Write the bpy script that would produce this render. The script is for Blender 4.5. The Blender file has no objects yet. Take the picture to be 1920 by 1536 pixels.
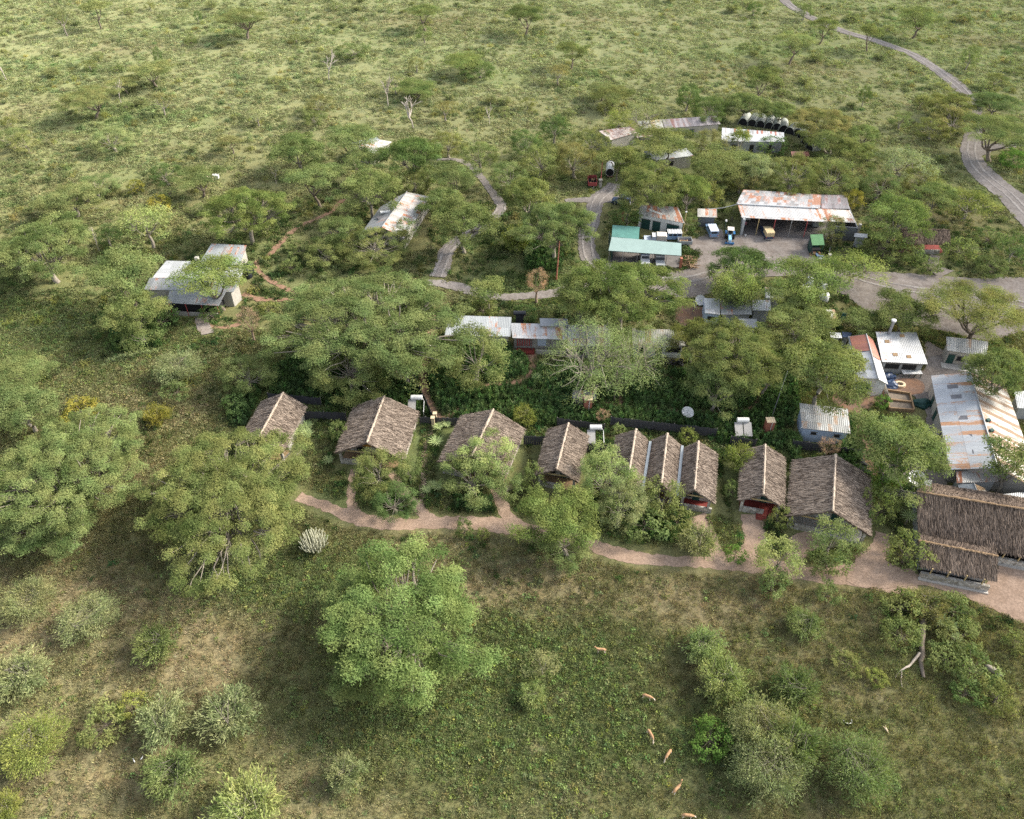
import bpy, bmesh, math, random
import numpy as np
from mathutils import Vector, Matrix
C = bpy.context
COL = C.scene.collection
R_ = math.radians
# ------------------------------------------------------------------ camera, world, sun, exposure
CAM_H, PITCH, HFOV = 92.0, R_(43.0), R_(64.0)
cam = bpy.data.cameras.new("camera"); cam.sensor_fit = 'HORIZONTAL'; cam.angle = HFOV
cam.clip_start = 0.5; cam.clip_end = 12000
camo = bpy.data.objects.new("camera", cam); COL.objects.link(camo)
camo.location = (0, 0, CAM_H); camo.rotation_euler = (math.pi/2 - PITCH, 0, 0)
C.scene.camera = camo
SUN_EL, SUN_AZ = R_(36), R_(74)       # azimuth measured from +Y towards +X
w = bpy.data.worlds.new("World"); C.scene.world = w; w.use_nodes = True
nt = w.node_tree; bg = nt.nodes["Background"]
sky = nt.nodes.new("ShaderNodeTexSky"); sky.sky_type = 'NISHITA'; sky.sun_disc = False
sky.sun_elevation = SUN_EL; sky.sun_rotation = SUN_AZ; sky.air_density = 1.0; sky.dust_density = 2.5; sky.ozone_density = 1.0
hs = nt.nodes.new('ShaderNodeHueSaturation'); hs.inputs['Saturation'].default_value = .45; nt.links.new(sky.outputs[0], hs.inputs['Color']); nt.links.new(hs.outputs[0], bg.inputs[0]); bg.inputs[1].default_value = 0.15
sl = bpy.data.lights.new("sun", 'SUN'); sl.energy = 3.0; sl.angle = R_(13); sl.color = (1.0, 0.92, 0.78)
so = bpy.data.objects.new("sun", sl); COL.objects.link(so)
sd = Vector((math.sin(SUN_AZ)*math.cos(SUN_EL), math.cos(SUN_AZ)*math.cos(SUN_EL), math.sin(SUN_EL)))
so.rotation_euler = sd.to_track_quat('Z', 'Y').to_euler(); so.location = (60, 60, 150)
vs = C.scene.view_settings; vs.view_transform = 'Standard'; vs.look = 'None'; vs.gamma = 1.0; vs.exposure = 1.42
cy = C.scene.cycles; cy.max_bounces = 5; cy.diffuse_bounces = 3; cy.glossy_bounces = 2; cy.transmission_bounces = 3; cy.transparent_max_bounces = 4
cy.use_adaptive_sampling = True; cy.adaptive_threshold = 0.01; cy.use_denoising = False
try: cy.denoiser = 'OPENIMAGEDENOISE'
except Exception: pass
# ------------------------------------------------------------------ survey: photo points -> ground positions
FPX = 960/math.tan(HFOV/2); SP, CP = math.sin(PITCH), math.cos(PITCH)
def G(px, py, z=0.0):
    a = (px-960)/FPX; b = (768-py)/FPX
    dy = CP + b*SP; dz = -SP + b*CP
    t = (z-CAM_H)/dz
    return Vector((a*t, dy*t, z))
def G2(px, py, z=0.0): v = G(px, py, z); return (v.x, v.y)
def pxm(py, z=0.0):                   # photo pixels per metre across at that row
    b = (768-py)/FPX
    return FPX/((z-CAM_H)/(-SP+b*CP))
rng = np.random.default_rng(7)
rnd = random.Random(11)
def hashn(ix, iy, s):
    h = (ix.astype(np.int64)*374761393 + iy.astype(np.int64)*668265263 + s*974634777) & 0x7fffffff
    h = ((h ^ (h >> 13))*1274126177) & 0x7fffffff
    return ((h ^ (h >> 16)) & 0xffff)/65535.0
def vnoise(x, y, sc, s=0):
    x = np.asarray(x)/sc; y = np.asarray(y)/sc
    ix = np.floor(x); iy = np.floor(y); fx = x-ix; fy = y-iy
    fx = fx*fx*(3-2*fx); fy = fy*fy*(3-2*fy)
    a = hashn(ix, iy, s); b = hashn(ix+1, iy, s); c = hashn(ix, iy+1, s); d = hashn(ix+1, iy+1, s)
    return (a*(1-fx)+b*fx)*(1-fy) + (c*(1-fx)+d*fx)*fy
def fbm(x, y, sc, s=0, o=4):
    t = 0; a = 1; n = 0
    for k in range(o):
        t = t + a*vnoise(x, y, sc/2**k, s+k*17); n += a; a *= .55
    return t/n
def inpoly(x, y, poly):
    r = np.zeros(x.shape, bool); n = len(poly)
    for i in range(n):
        x0, y0 = poly[i]; x1, y1 = poly[(i+1) % n]
        if y0 == y1: continue
        c = ((y0 > y) != (y1 > y)) & (x < (x1-x0)*(y-y0)/(y1-y0)+x0)
        r ^= c
    return r
def distline(x, y, pts):
    d = np.full(x.shape, 1e9)
    for (x0, y0), (x1, y1) in zip(pts[:-1], pts[1:]):
        vx, vy = x1-x0, y1-y0; L = vx*vx+vy*vy+1e-9
        t = np.clip(((x-x0)*vx+(y-y0)*vy)/L, 0, 1)
        d = np.minimum(d, np.hypot(x-x0-t*vx, y-y0-t*vy))
    return d
# ------------------------------------------------------------------ objects, names, labels
def tag(o, label=None, cat=None, group=None, kind=None):
    if label: o['label'] = label
    if cat: o['category'] = cat
    if group: o['group'] = group
    if kind: o['kind'] = kind
    return o
def empty(name, loc, rz=0, label=None, cat=None, group=None):
    o = bpy.data.objects.new(name, None); COL.objects.link(o); o.location = loc; o.rotation_euler = (0, 0, rz)
    o.empty_display_size = .3
    return tag(o, label, cat, group)
def link(name, me, mat=None, parent=None, **k):
    if mat is not None and not me.materials: me.materials.append(mat)
    o = bpy.data.objects.new(name, me); COL.objects.link(o)
    if parent is not None: o.parent = parent
    return tag(o, **k)
def npmesh(name, verts, faces, cv=None, smooth=False):
    """verts (N,3); faces (M,4) or (M,3) int arrays"""
    me = bpy.data.meshes.new(name); verts = np.asarray(verts, np.float32); faces = np.asarray(faces, np.int32)
    k = faces.shape[1]; m = len(faces)
    me.vertices.add(len(verts)); me.vertices.foreach_set('co', verts.ravel())
    me.loops.add(m*k); me.loops.foreach_set('vertex_index', faces.ravel())
    me.polygons.add(m); me.polygons.foreach_set('loop_start', np.arange(0, m*k, k, dtype=np.int32))
    try: me.polygons.foreach_set('loop_total', np.full(m, k, dtype=np.int32))
    except Exception: pass
    if cv is not None:
        a = me.attributes.new('cv', 'FLOAT', 'FACE'); a.data.foreach_set('value', np.asarray(cv, np.float32))
    me.update(calc_edges=True)
    if smooth: me.polygons.foreach_set('use_smooth', np.ones(m, bool))
    return me
class MB:
    """collects boxes, slabs, tubes; build() links them as one mesh object"""
    def __init__(s): s.v = []; s.f = []; s.uv = {}; s.mi = []; s.m = 0
    def face(s, vs, uv=None):
        i = len(s.v); s.v += [tuple(v) for v in vs]; s.f.append(tuple(range(i, i+len(vs)))); s.mi.append(s.m)
        if uv: s.uv[len(s.f)-1] = uv
        return s
    def box(s, c, d, rz=0, m=None):
        x, y, z = [k/2 for k in d]; M = Matrix.Rotation(rz, 3, 'Z') if m is None else m; c = Vector(c)
        p = [c+M @ Vector((sx*x, sy*y, sz*z)) for sz in (-1, 1) for sx, sy in ((-1, -1), (1, -1), (1, 1), (-1, 1))]
        i = len(s.v); s.v += [tuple(q) for q in p]
        for f in ((3, 2, 1, 0), (4, 5, 6, 7), (0, 1, 5, 4), (1, 2, 6, 5), (2, 3, 7, 6), (3, 0, 4, 7)):
            s.f.append(tuple(i+k for k in f)); s.mi.append(s.m)
        return s
    def slab(s, a, b, c, d, th=.05, su=1, sv=1, wob=0):
        """a-b top edge, d-c bottom edge (vectors). uv in metres"""
        a, b, c, d = map(Vector, (a, b, c, d)); n = (b-a).cross(d-a).normalized()
        if n.z < 0: n = -n
        W = ((b-a).length+(c-d).length)/2; H = ((d-a).length+(c-b).length)/2
        o = n*th
        i = len(s.v); g = []
        for jv in range(sv+1):
            for ju in range(su+1):
                u, v = ju/su, jv/sv
                p = (a*(1-u)+b*u)*(1-v)+(d*(1-u)+c*u)*v
                if wob: p = p+n*rnd.uniform(-wob, wob)
                g.append(p)
        s.v += [tuple(p) for p in g]
        for jv in range(sv):
            for ju in range(su):
                q = i+jv*(su+1)+ju; s.f.append((q, q+1, q+su+2, q+su+1)); s.mi.append(s.m)
                s.uv[len(s.f)-1] = [(ju/su*W, jv/sv*H), ((ju+1)/su*W, jv/sv*H), ((ju+1)/su*W, (jv+1)/sv*H), (ju/su*W, (jv+1)/sv*H)]
        g2 = [g[0]-o, g[su]-o, g[-1]-o, g[sv*(su+1)]-o]; tp = [g[0], g[su], g[-1], g[sv*(su+1)]]
        s.face([g2[3], g2[2], g2[1], g2[0]])
        for k in range(4): s.face([tp[k], tp[(k+1) % 4], g2[(k+1) % 4], g2[k]][::-1])
        return s
    def prism(s, pts, z0, tops):
        """pts: list of (x,y); tops: height or list of heights"""
        n = len(pts)
        if not isinstance(tops, (list, tuple)): tops = [tops]*n
        i = len(s.v); s.v += [(p[0], p[1], z0) for p in pts]+[(p[0], p[1], t) for p, t in zip(pts, tops)]
        for k in range(n): s.f.append((i+k, i+(k+1) % n, i+n+(k+1) % n, i+n+k)); s.mi.append(s.m)
        s.f.append(tuple(i+n+k for k in range(n))); s.mi.append(s.m)
        s.f.append(tuple(i+k for k in reversed(range(n)))); s.mi.append(s.m)
        return s
    def tube(s, pts, rad, n=6, cap=True):
        pts = [Vector(p) for p in pts]
        if not isinstance(rad, (list, tuple)): rad = [rad]*len(pts)
        i = len(s.v); up = Vector((.13, .27, .95))
        for k, p in enumerate(pts):
            t = (pts[min(k+1, len(pts)-1)]-pts[max(k-1, 0)]).normalized()
            a = t.cross(up)
            if a.length < .05: a = t.cross(Vector((1, 0, 0)))
            a.normalize(); b = t.cross(a)
            for j in range(n):
                q = 2*math.pi*j/n; s.v.append(tuple(p+(a*math.cos(q)+b*math.sin(q))*rad[k]))
        for k in range(len(pts)-1):
            for j in range(n):
                s.f.append((i+k*n+j, i+k*n+(j+1) % n, i+(k+1)*n+(j+1) % n, i+(k+1)*n+j)); s.mi.append(s.m)
        if cap:
            s.f.append(tuple(i+j for j in reversed(range(n)))); s.mi.append(s.m)
            e = i+(len(pts)-1)*n; s.f.append(tuple(e+j for j in range(n))); s.mi.append(s.m)
        return s
    def mesh(s, name, smooth=False):
        me = bpy.data.meshes.new(name); me.from_pydata(s.v, [], s.f)
        if s.uv:
            l = me.uv_layers.new(name='UVMap')
            for fi, uv in s.uv.items():
                ls = me.polygons[fi].loop_start
                for k, q in enumerate(uv): l.data[ls+k].uv = q
        if any(s.mi): me.polygons.foreach_set('material_index', s.mi)
        if smooth: me.polygons.foreach_set('use_smooth', [True]*len(s.f))
        me.update(); return me
    def build(s, name, mat, parent=None, smooth=False, **k):
        me = s.mesh(name, smooth)
        for m in (mat if isinstance(mat, (list, tuple)) else [mat]): me.materials.append(m)
        return link(name, me, None, parent, **k)
# ------------------------------------------------------------------ materials
def nodes(name):
    m = bpy.data.materials.new(name); m.use_nodes = True; t = m.node_tree; t.nodes.clear()
    out = t.nodes.new('ShaderNodeOutputMaterial')
    def N(ty, **k):
        n = t.nodes.new('ShaderNode'+ty)
        for a, b in k.items():
            if a.startswith('i_'): n.inputs[int(a[2:]) if a[2:].isdigit() else a[2:]].default_value = b
            else: setattr(n, a, b)
        return n
    def L(a, b): t.links.new(a, b)
    return m, t, N, L, out
def mathn(N, L, op, a, b=None, c=None):
    n = N('Math', operation=op)
    for i, v in enumerate((a, b, c)):
        if v is None: continue
        if isinstance(v, (int, float)): n.inputs[i].default_value = v
        else: L(v, n.inputs[i])
    return n.outputs[0]
def mixc(N, L, f, a, b, bt='MIX'):
    n = N('Mix', data_type='RGBA', blend_type=bt)
    for i, v in ((0, f), (6, a), (7, b)):
        if isinstance(v, (int, float)): n.inputs[i].default_value = v
        elif isinstance(v, tuple): n.inputs[i].default_value = v if len(v) == 4 else (*v, 1)
        else: L(v, n.inputs[i])
    return n.outputs[2]
def pm(name, col, rough=.85, var=.25, scale=2.0, metal=0.0, bump=.0, col2=None, coord='Object'):
    m, t, N, L, out = nodes(name)
    tc = N('TexCoord'); nz = N('TexNoise', i_Scale=scale, i_Detail=6.0, i_Roughness=.65)
    L(tc.outputs[coord], nz.inputs['Vector'])
    b = N('BsdfPrincipled', i_Roughness=rough, i_Metallic=metal)
    b.inputs['Specular IOR Level'].default_value = .3
    rp = N('MapRange', i_1=.3, i_2=.7); L(nz.outputs[0], rp.inputs[0])
    c2 = col2 or tuple(c*(1-var) for c in col)
    c1 = tuple(min(1, c*(1+var*.5)) for c in col)
    L(mixc(N, L, rp.outputs[0], c2, c1), b.inputs['Base Color'])
    if bump:
        bn = N('Bump', i_Strength=bump, i_Distance=.05); L(nz.outputs[0], bn.inputs['Height']); L(bn.outputs[0], b.inputs['Normal'])
    L(b.outputs[0], out.inputs[0]); return m
def leafmat(name, dark, light, trans=.3, inst=False):
    """foliage: colour runs from dark to light by the leaf's own random value, tinted per plant"""
    m, t, N, L, out = nodes(name)
    if inst:
        at = N('Attribute', attribute_type='INSTANCER', attribute_name='tint'); ti = at.outputs['Color']
    else:
        ti = N('ObjectInfo').outputs['Color']
    cv = N('Attribute', attribute_type='GEOMETRY', attribute_name='cv').outputs['Fac']
    c = mixc(N, L, cv, dark, light)
    if not inst:
        tc = N('TexCoord'); hn = N('TexNoise', i_Scale=.35, i_Detail=4.0); L(tc.outputs['Object'], hn.inputs['Vector']); hr = N('MapRange', i_1=.38, i_2=.64); L(hn.outputs[0], hr.inputs[0]); c = mixc(N, L, hr.outputs[0], mixc(N, L, 1.0, c, (1.09, 1.0, .98, 1), 'MULTIPLY'), mixc(N, L, 1.0, c, (.9, .98, .95, 1), 'MULTIPLY'))
    c = mixc(N, L, 1.0, c, ti, 'MULTIPLY')
    d = N('BsdfDiffuse', i_Roughness=.6); L(c, d.inputs[0])
    tr = N('BsdfTranslucent'); L(mixc(N, L, 1.0, c, (1.05, 1.15, .6, 1), 'MULTIPLY'), tr.inputs[0])
    mx = N('MixShader', i_0=trans); L(d.outputs[0], mx.inputs[1]); L(tr.outputs[0], mx.inputs[2])
    L(mx.outputs[0], out.inputs[0]); return m
def tinmat(name, base=(.55, .57, .60), rust=.25, rcol=(.26, .10, .045), sw=.9, slen=2.4, lines=.5, varl=.3, scale=.5, along=False, bands=0.0):
    """corrugated iron: sheets, laps, rust streaks; uv is in metres, v runs down the slope"""
    m, t, N, L, out = nodes(name)
    tc = N('TexCoord'); sp = N('SeparateXYZ'); L(tc.outputs['UV'], sp.inputs[0]); oi = N('ObjectInfo')
    u, v = sp.outputs[0], sp.outputs[1]
    if along: u, v = v, u
    fu = mathn(N, L, 'FLOOR', mathn(N, L, 'DIVIDE', u, sw)); fv = mathn(N, L, 'FLOOR', mathn(N, L, 'DIVIDE', v, slen))
    cb = N('CombineXYZ'); L(fu, cb.inputs[0]); L(fv, cb.inputs[1]); L(mathn(N, L, 'MULTIPLY', oi.outputs['Random'], 91.0), cb.inputs[2])
    wn = N('TexWhiteNoise', noise_dimensions='3D'); L(cb.outputs[0], wn.inputs['Vector'])
    su = N('CombineXYZ'); L(u, su.inputs[0]); L(mathn(N, L, 'MULTIPLY', v, .28), su.inputs[1]); L(mathn(N, L, 'MULTIPLY', oi.outputs['Random'], 37.0), su.inputs[2])
    nz = N('TexNoise', i_Scale=scale*2.2, i_Detail=7.0, i_Roughness=.7); L(su.outputs[0], nz.inputs['Vector'])
    n2 = N('TexNoise', i_Scale=scale*9, i_Detail=4.0); L(tc.outputs['UV'], n2.inputs['Vector'])
    lap = mathn(N, L, 'LESS_THAN', mathn(N, L, 'FRACT', mathn(N, L, 'DIVIDE', v, slen)), .16)
    # sheets differ in brightness
    li = N('MapRange', i_3=1-varl, i_4=1+varl*.4); L(wn.outputs[0], li.inputs[0])
    cc = N('CombineXYZ')
    for k in range(3): L(mathn(N, L, 'MULTIPLY', li.outputs[0], base[k]), cc.inputs[k])
    # rust where noise is high; more at the laps and on unlucky sheets
    s = mathn(N, L, 'ADD', nz.outputs[0], mathn(N, L, 'MULTIPLY', lap, .10*lines))
    s = mathn(N, L, 'ADD', s, mathn(N, L, 'MULTIPLY', mathn(N, L, 'GREATER_THAN', wn.outputs[0], .82), .16))
    s = mathn(N, L, 'ADD', s, mathn(N, L, 'MULTIPLY', mathn(N, L, 'SUBTRACT', n2.outputs[0], .5), .25))
    if bands:
        bd = mathn(N, L, 'LESS_THAN', mathn(N, L, 'FRACT', mathn(N, L, 'DIVIDE', u, sw*2)), .38); s = mathn(N, L, 'ADD', s, mathn(N, L, 'MULTIPLY', bd, bands))
    rr = N('MapRange', i_1=.72-rust*.42, i_2=.86-rust*.42); L(s, rr.inputs[0])
    rc = mixc(N, L, n2.outputs[0], tuple(c*.8 for c in rcol), tuple(min(1, c*1.45+.02) for c in rcol))
    c = mixc(N, L, rr.outputs[0], cc.outputs[0], rc)
    # seam between sheets
    seam = mathn(N, L, 'LESS_THAN', mathn(N, L, 'FRACT', mathn(N, L, 'DIVIDE', v, slen)), .035)
    c = mixc(N, L, mathn(N, L, 'MULTIPLY', seam, .55*lines), c, (.08, .08, .085))
    co = mathn(N, L, 'SINE', mathn(N, L, 'MULTIPLY', u, 2*math.pi/.3))
    c = mixc(N, L, mathn(N, L, 'MULTIPLY', mathn(N, L, 'MULTIPLY_ADD', co, .5, .5), .06), c, (.12, .12, .13))
    b = N('BsdfPrincipled'); L(c, b.inputs['Base Color'])
    L(mathn(N, L, 'MULTIPLY_ADD', rr.outputs[0], .4, .45), b.inputs['Roughness'])
    L(mathn(N, L, 'MULTIPLY_ADD', rr.outputs[0], -.2, .2), b.inputs['Metallic'])
    bn = N('Bump', i_Strength=.3, i_Distance=.03); L(co, bn.inputs['Height']); L(bn.outputs[0], b.inputs['Normal'])
    L(b.outputs[0], out.inputs[0]); return m
M = {}
M['bark'] = pm('bark', (.16, .13, .10), .9, .35, 3, bump=.4)
M['palebark'] = pm('palebark', (.25, .22, .18), .9, .3, 3, bump=.3)
M['yellowbark'] = pm('yellowbark', (.34, .33, .20), .9, .3, 3)
M['deadwood'] = pm('deadwood', (.42, .37, .32), .9, .3, 4)
M['twigs'] = pm('twigs', (.30, .22, .16), .9, .3, 4)
M['leaf'] = leafmat('leaf', (.085, .118, .038), (.30, .345, .135))
M['thatchbase'] = pm('thatchbase', (.055, .042, .034), .95, .3, 3)
M['stone'] = pm('stone', (.34, .32, .29), .9, .35, 3, bump=.6)
def stonemat(name, a, b, g, sc=2.2):
    m, t, N, L, out = nodes(name); tc = N('TexCoord'); v = N('TexVoronoi', i_Scale=sc); v2 = N('TexVoronoi', feature='DISTANCE_TO_EDGE', i_Scale=sc); L(tc.outputs['Object'], v.inputs['Vector']); L(tc.outputs['Object'], v2.inputs['Vector'])
    sx = N('SeparateColor'); L(v.outputs['Color'], sx.inputs[0]); c = mixc(N, L, sx.outputs[0], a, b); e = N('MapRange', i_1=.02, i_2=.08); L(v2.outputs['Distance'], e.inputs[0]); c = mixc(N, L, e.outputs[0], g, c)
    d = N('BsdfDiffuse'); L(c, d.inputs[0]); bn = N('Bump', i_Strength=.6, i_Distance=.05); L(e.outputs[0], bn.inputs['Height']); L(bn.outputs[0], d.inputs['Normal']); L(d.outputs[0], out.inputs[0]); return m
M['stone'] = stonemat('stone', (.46, .44, .40), (.20, .18, .15), (.30, .28, .25))
M['plaster'] = pm('plaster', (.34, .32, .285), .9, .18, .8)
M['greyplaster'] = pm('greyplaster', (.30, .31, .31), .9, .25, .7)
M['whiteplaster'] = pm('whiteplaster', (.58, .58, .55), .9, .22, .9)
M['blueplaster'] = pm('blueplaster', (.36, .44, .56), .9, .25, .8)
M['ochre'] = pm('ochre', (.50, .24, .045), .85, .2, 1)
M['maroon'] = pm('maroon', (.17, .028, .022), .8, .3, 1)
M['redstep'] = pm('redstep', (.20, .045, .035), .8, .25, 1)
M['darkgreen'] = pm('darkgreen', (.016, .055, .048), .6, .25, 1)
M['dark'] = pm('dark', (.018, .018, .02), .9, .2, 1)
M['glass'] = pm('glass', (.02, .025, .03), .15, .2, 1)
M['wood'] = pm('wood', (.24, .16, .09), .85, .3, 3)
M['greywood'] = pm('greywood', (.16, .145, .13), .9, .3, 3)
M['polewood'] = pm('polewood', (.42, .32, .16), .8, .25, 3)
M['board'] = pm('board', (.062, .062, .07), .85, .45, 2.5, coord='Object')
M['steel'] = pm('steel', (.30, .31, .32), .5, .2, 2, metal=.5)
M['white'] = pm('white', (.58, .58, .57), .5, .1, 1)
M['brick'] = pm('brick', (.34, .13, .085), .9, .3, 2.2, bump=.3)
M['concrete'] = pm('concrete', (.38, .36, .33), .9, .2, .6)
M['rubber'] = pm('rubber', (.02, .02, .02), .8, .2, 3)
M['redearth'] = pm('redearth', (.33, .19, .115), .95, .25, .35, coord='Object')
M['plastic'] = pm('plastic', (.018, .02, .026), .4, .2, 2)
# ------------------------------------------------------------------ foliage
def cards(c, d, wv, L, W):
    """diamond leaves: centre c, long axis d, width axis wv (unit, (n,3)); L, W (n,)"""
    L = L[:, None]/2; W = W[:, None]/2
    v = np.stack([c-d*L, c+wv*W+d*L*.15, c+d*L, c-wv*W+d*L*.15], 1)
    n = len(c); return v.reshape(-1, 3), np.arange(n*4).reshape(n, 4)
def unit(v): return v/(np.linalg.norm(v, axis=1, keepdims=True)+1e-9)
def padleaves(r, pads, per, L, W, flat=.6):
    """pads: (n,5) x,y,z,radius,half-thickness -> leaf arrays"""
    cs, ds, ws, cvs = [], [], [], []
    for (x, y, z, rp, tp) in pads:
        n = max(12, int(per*rp*rp)); q = unit(r.normal(size=(n, 3))); q[:, 2] = np.where(q[:, 2] < -.35, -q[:, 2], q[:, 2])
        rad = r.random((n, 1))**.42*np.where(r.random((n, 1)) < .16, r.uniform(1.05, 1.5, (n, 1)), 1)
        lob = 1+.22*np.sin(np.arctan2(q[:, 1:2], q[:, 0:1])*r.integers(2, 5)+r.random()*6)
        c = np.array([x, y, z])+q*rad*lob*np.array([rp, rp, tp])
        nn = unit(q*np.array([.6, .6, 1.2])+np.array([0, 0, flat])+r.normal(size=(n, 3))*.55)
        t = unit(np.cross(nn, unit(r.normal(size=(n, 3))))); b = np.cross(nn, t)
        cs.append(c); ds.append(t); ws.append(b)
        cvs.append(np.clip(.5+r.normal()*.2+r.normal(size=n)*.13, 0, 1))
    c = np.concatenate(cs); n = len(c)
    v, f = cards(c, np.concatenate(ds), np.concatenate(ws), L*r.uniform(.6, 1.4, n), W*r.uniform(.6, 1.4, n))
    return v, f, np.concatenate(cvs)
def limb(mb, p, q, r0, r1, r, sag=.12, n=4, k=5):
    p = Vector(p); q = Vector(q); L = (q-p).length; pts = []
    o = Vector((r.normal(), r.normal(), 0))*L*.06
    for i in range(n+1):
        t = i/n; pts.append(p.lerp(q, t)+o*math.sin(t*math.pi)+Vector((r.normal(), r.normal(), r.normal()))*L*.018*(0 < i < n)+Vector((0, 0, -sag*L*math.sin(t*math.pi)*.5)))
    mb.tube(pts, [r0+(r1-r0)*i/n for i in range(n+1)], k, cap=False); return pts
def gen_umb(seed, R, H, npad, dome=.2, thick=.07, per=60, L=.42, W=.2, under=.34, lean=0):
    r = np.random.default_rng(seed); pads = []; ph = r.random(4)*6.28
    out = lambda a: 1+.13*math.sin(2*a+ph[0])+.10*math.sin(3*a+ph[1])+.07*math.sin(5*a+ph[2])
    for i in range(npad):
        a = i*2.39996+r.normal()*.25; q = math.sqrt((i+.5)/npad)*(1+r.normal()*.06)
        rr = R*.86*q*out(a); rp = R*1.52/math.sqrt(npad)*r.uniform(.7, 1.28)
        z = H*.94-dome*R*q*q+r.normal()*R*.035
        if r.random() < under: z -= R*r.uniform(.08, .22); 
        pads.append((rr*math.cos(a), rr*math.sin(a), z, rp, rp*thick*R**.0*5*r.uniform(.7, 1.2)))
    pads = np.array(pads)
    v, f, cv = padleaves(r, pads, per, L, W)
    mb = MB(); fork = Vector((lean*R*.15+r.normal()*.02*R, r.normal()*.03*R, H*r.uniform(.26, .36)))
    base = Vector((0, 0, -.1)); tr = .05*H*.45+R*.022
    limb(mb, base, fork, tr*1.25, tr*.8, r, 0, 4, 7)
    nl = min(22, max(4, npad//7)); order = sorted(range(npad), key=lambda i: math.atan2(pads[i][1], pads[i][0]))
    for g in range(nl):
        grp = [order[k] for k in range(len(order)) if k*nl//len(order) == g]
        if not grp: continue
        m = pads[grp].mean(0); mid = fork.lerp(Vector((m[0], m[1], m[2]-R*.10)), .55)+Vector((0, 0, R*.02))
        limb(mb, fork, mid, tr*.62, tr*.33, r, .15, 4, 6)
        for i in grp:
            p = pads[i]; limb(mb, mid, (p[0], p[1], p[2]-p[4]*.2), tr*.28, tr*.07, r, -.05, 4, 4)
    return (v, f, cv), mb
def gen_round(seed, R, H, npad, per=55, L=.38, W=.18, low=.12, flat=.5):
    r = np.random.default_rng(seed); pads = []; hz = (H*(1-low))/2; zc = H*low+hz; ph = r.random(3)*6.28
    for i in range(npad):
        z = 1-1.75*(i+.5)/npad; a = i*2.39996+r.normal()*.3; q = math.sqrt(max(.02, 1-z*z))*r.uniform(.72, 1.0)
        o = 1+.14*math.sin(2*a+ph[0])+.1*math.sin(3*a+ph[1])
        rp = R*1.25/math.sqrt(npad)*r.uniform(.7, 1.3)
        pads.append((R*.82*q*o*math.cos(a), R*.82*q*o*math.sin(a), zc+hz*.86*z+r.normal()*.05*R, rp, rp*r.uniform(.55, .8)))
    pads = np.array(pads); v, f, cv = padleaves(r, pads, per, L, W, flat)
    mb = MB(); fork = Vector((r.normal()*.05*R, r.normal()*.05*R, H*.3)); tr = .035*H+.02*R
    limb(mb, (0, 0, -.1), fork, tr*1.2, tr*.8, r, 0, 3, 7)
    for p in pads[::3]:
        limb(mb, fork, (p[0]*.85, p[1]*.85, p[2]), tr*.22, tr*.05, r, .05, 4, 4)
    return (v, f, cv), mb
def gen_wisp(seed, R, H, ntw=90, per=34, L=.40, W=.085, open_=.2):
    """thorny shrub: twigs radiate from the stem and carry narrow leaf sprays"""
    r = np.random.default_rng(seed); mb = MB(); cs, ds, ws, cvs = [], [], [], []
    nst = 5; stems = []
    for i in range(nst):
        a = i*6.28/nst+r.random(); p = Vector((math.cos(a)*R*.5*r.uniform(.5, 1), math.sin(a)*R*.5*r.uniform(.5, 1), H*r.uniform(.45, .68)))
        stems.append(limb(mb, (math.cos(a)*.1, math.sin(a)*.1, -.05), p, min(.09,.028*R), min(.04,.012*R), r, -.1, 4, 5))
    for i in range(ntw):
        st = stems[r.integers(nst)]; s0 = st[r.integers(1, 5)]
        a = r.random()*6.28; el = r.uniform(-.12, 1.0); q = r.random()**.3
        tip = Vector((math.cos(a)*math.cos(el)*R*q, math.sin(a)*math.cos(el)*R*q, H*.42+math.sin(el)*H*.56*q))
        tip *= r.uniform(.82, 1.08); tip.z = max(tip.z, H*.1)
        mb.tube([s0, s0.lerp(tip, .5)+Vector((0, 0, .04*R)), tip], [min(.022,.007*R), min(.016,.005*R), .004], 3, cap=False)
        n = per; t = r.random((n, 1))**.6*.85+.2
        s0n, tn = np.array(s0), np.array(tip); ax = (tn-s0n)/(np.linalg.norm(tn-s0n)+1e-6)
        c = s0n+(tn-s0n)*t+r.normal(size=(n, 3))*R*.055*(.4+t)
        d = unit(ax+r.normal(size=(n, 3))*.45); b = unit(np.cross(d, unit(r.normal(size=(n, 3))+np.array([0, 0, .3]))))
        cs.append(c); ds.append(d); ws.append(b); cvs.append(np.clip(.5+r.normal()*.2+r.normal(size=n)*.18, 0, 1))
    c = np.concatenate(cs); n = len(c); c[:, 2] = np.maximum(c[:, 2], .05)
    v, f = cards(c, np.concatenate(ds), np.concatenate(ws), L*r.uniform(.5, 1.5, n), W*r.uniform(.6, 1.5, n))
    return (v, f, np.concatenate(cvs)), mb
def gen_dead(seed, R, H, gen=3, spread=.5):
    r = np.random.default_rng(seed); mb = MB()
    def rec(p, d, L, rad, g):
        q = p+d*L; pts = limb(mb, p, q, rad, rad*.55, r, -.05, 3, 5 if g else 6)
        if g <= 0: return
        for _ in range(3 if g > 1 else 4):
            nd = (d+Vector((r.normal(), r.normal(), r.normal()*.5+.25))*spread).normalized()
            rec(pts[-1] if r.random() < .6 else pts[-2], nd, L*r.uniform(.5, .85), rad*.5, g-1)
    rec(Vector((0, 0, -.1)), Vector((r.normal()*.12, r.normal()*.12, 1)).normalized(), H*.38, H*.042, gen)
    v = np.array(mb.v); s = R/max(1e-3, np.percentile(np.hypot(v[:, 0], v[:, 1]), 97)); hh = H/v[:, 2].max()
    mb.v = [(x*s if z > H*.25 else x, y*s if z > H*.25 else y, z*hh) for x, y, z in mb.v]
    return mb
PROTO = {}
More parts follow.
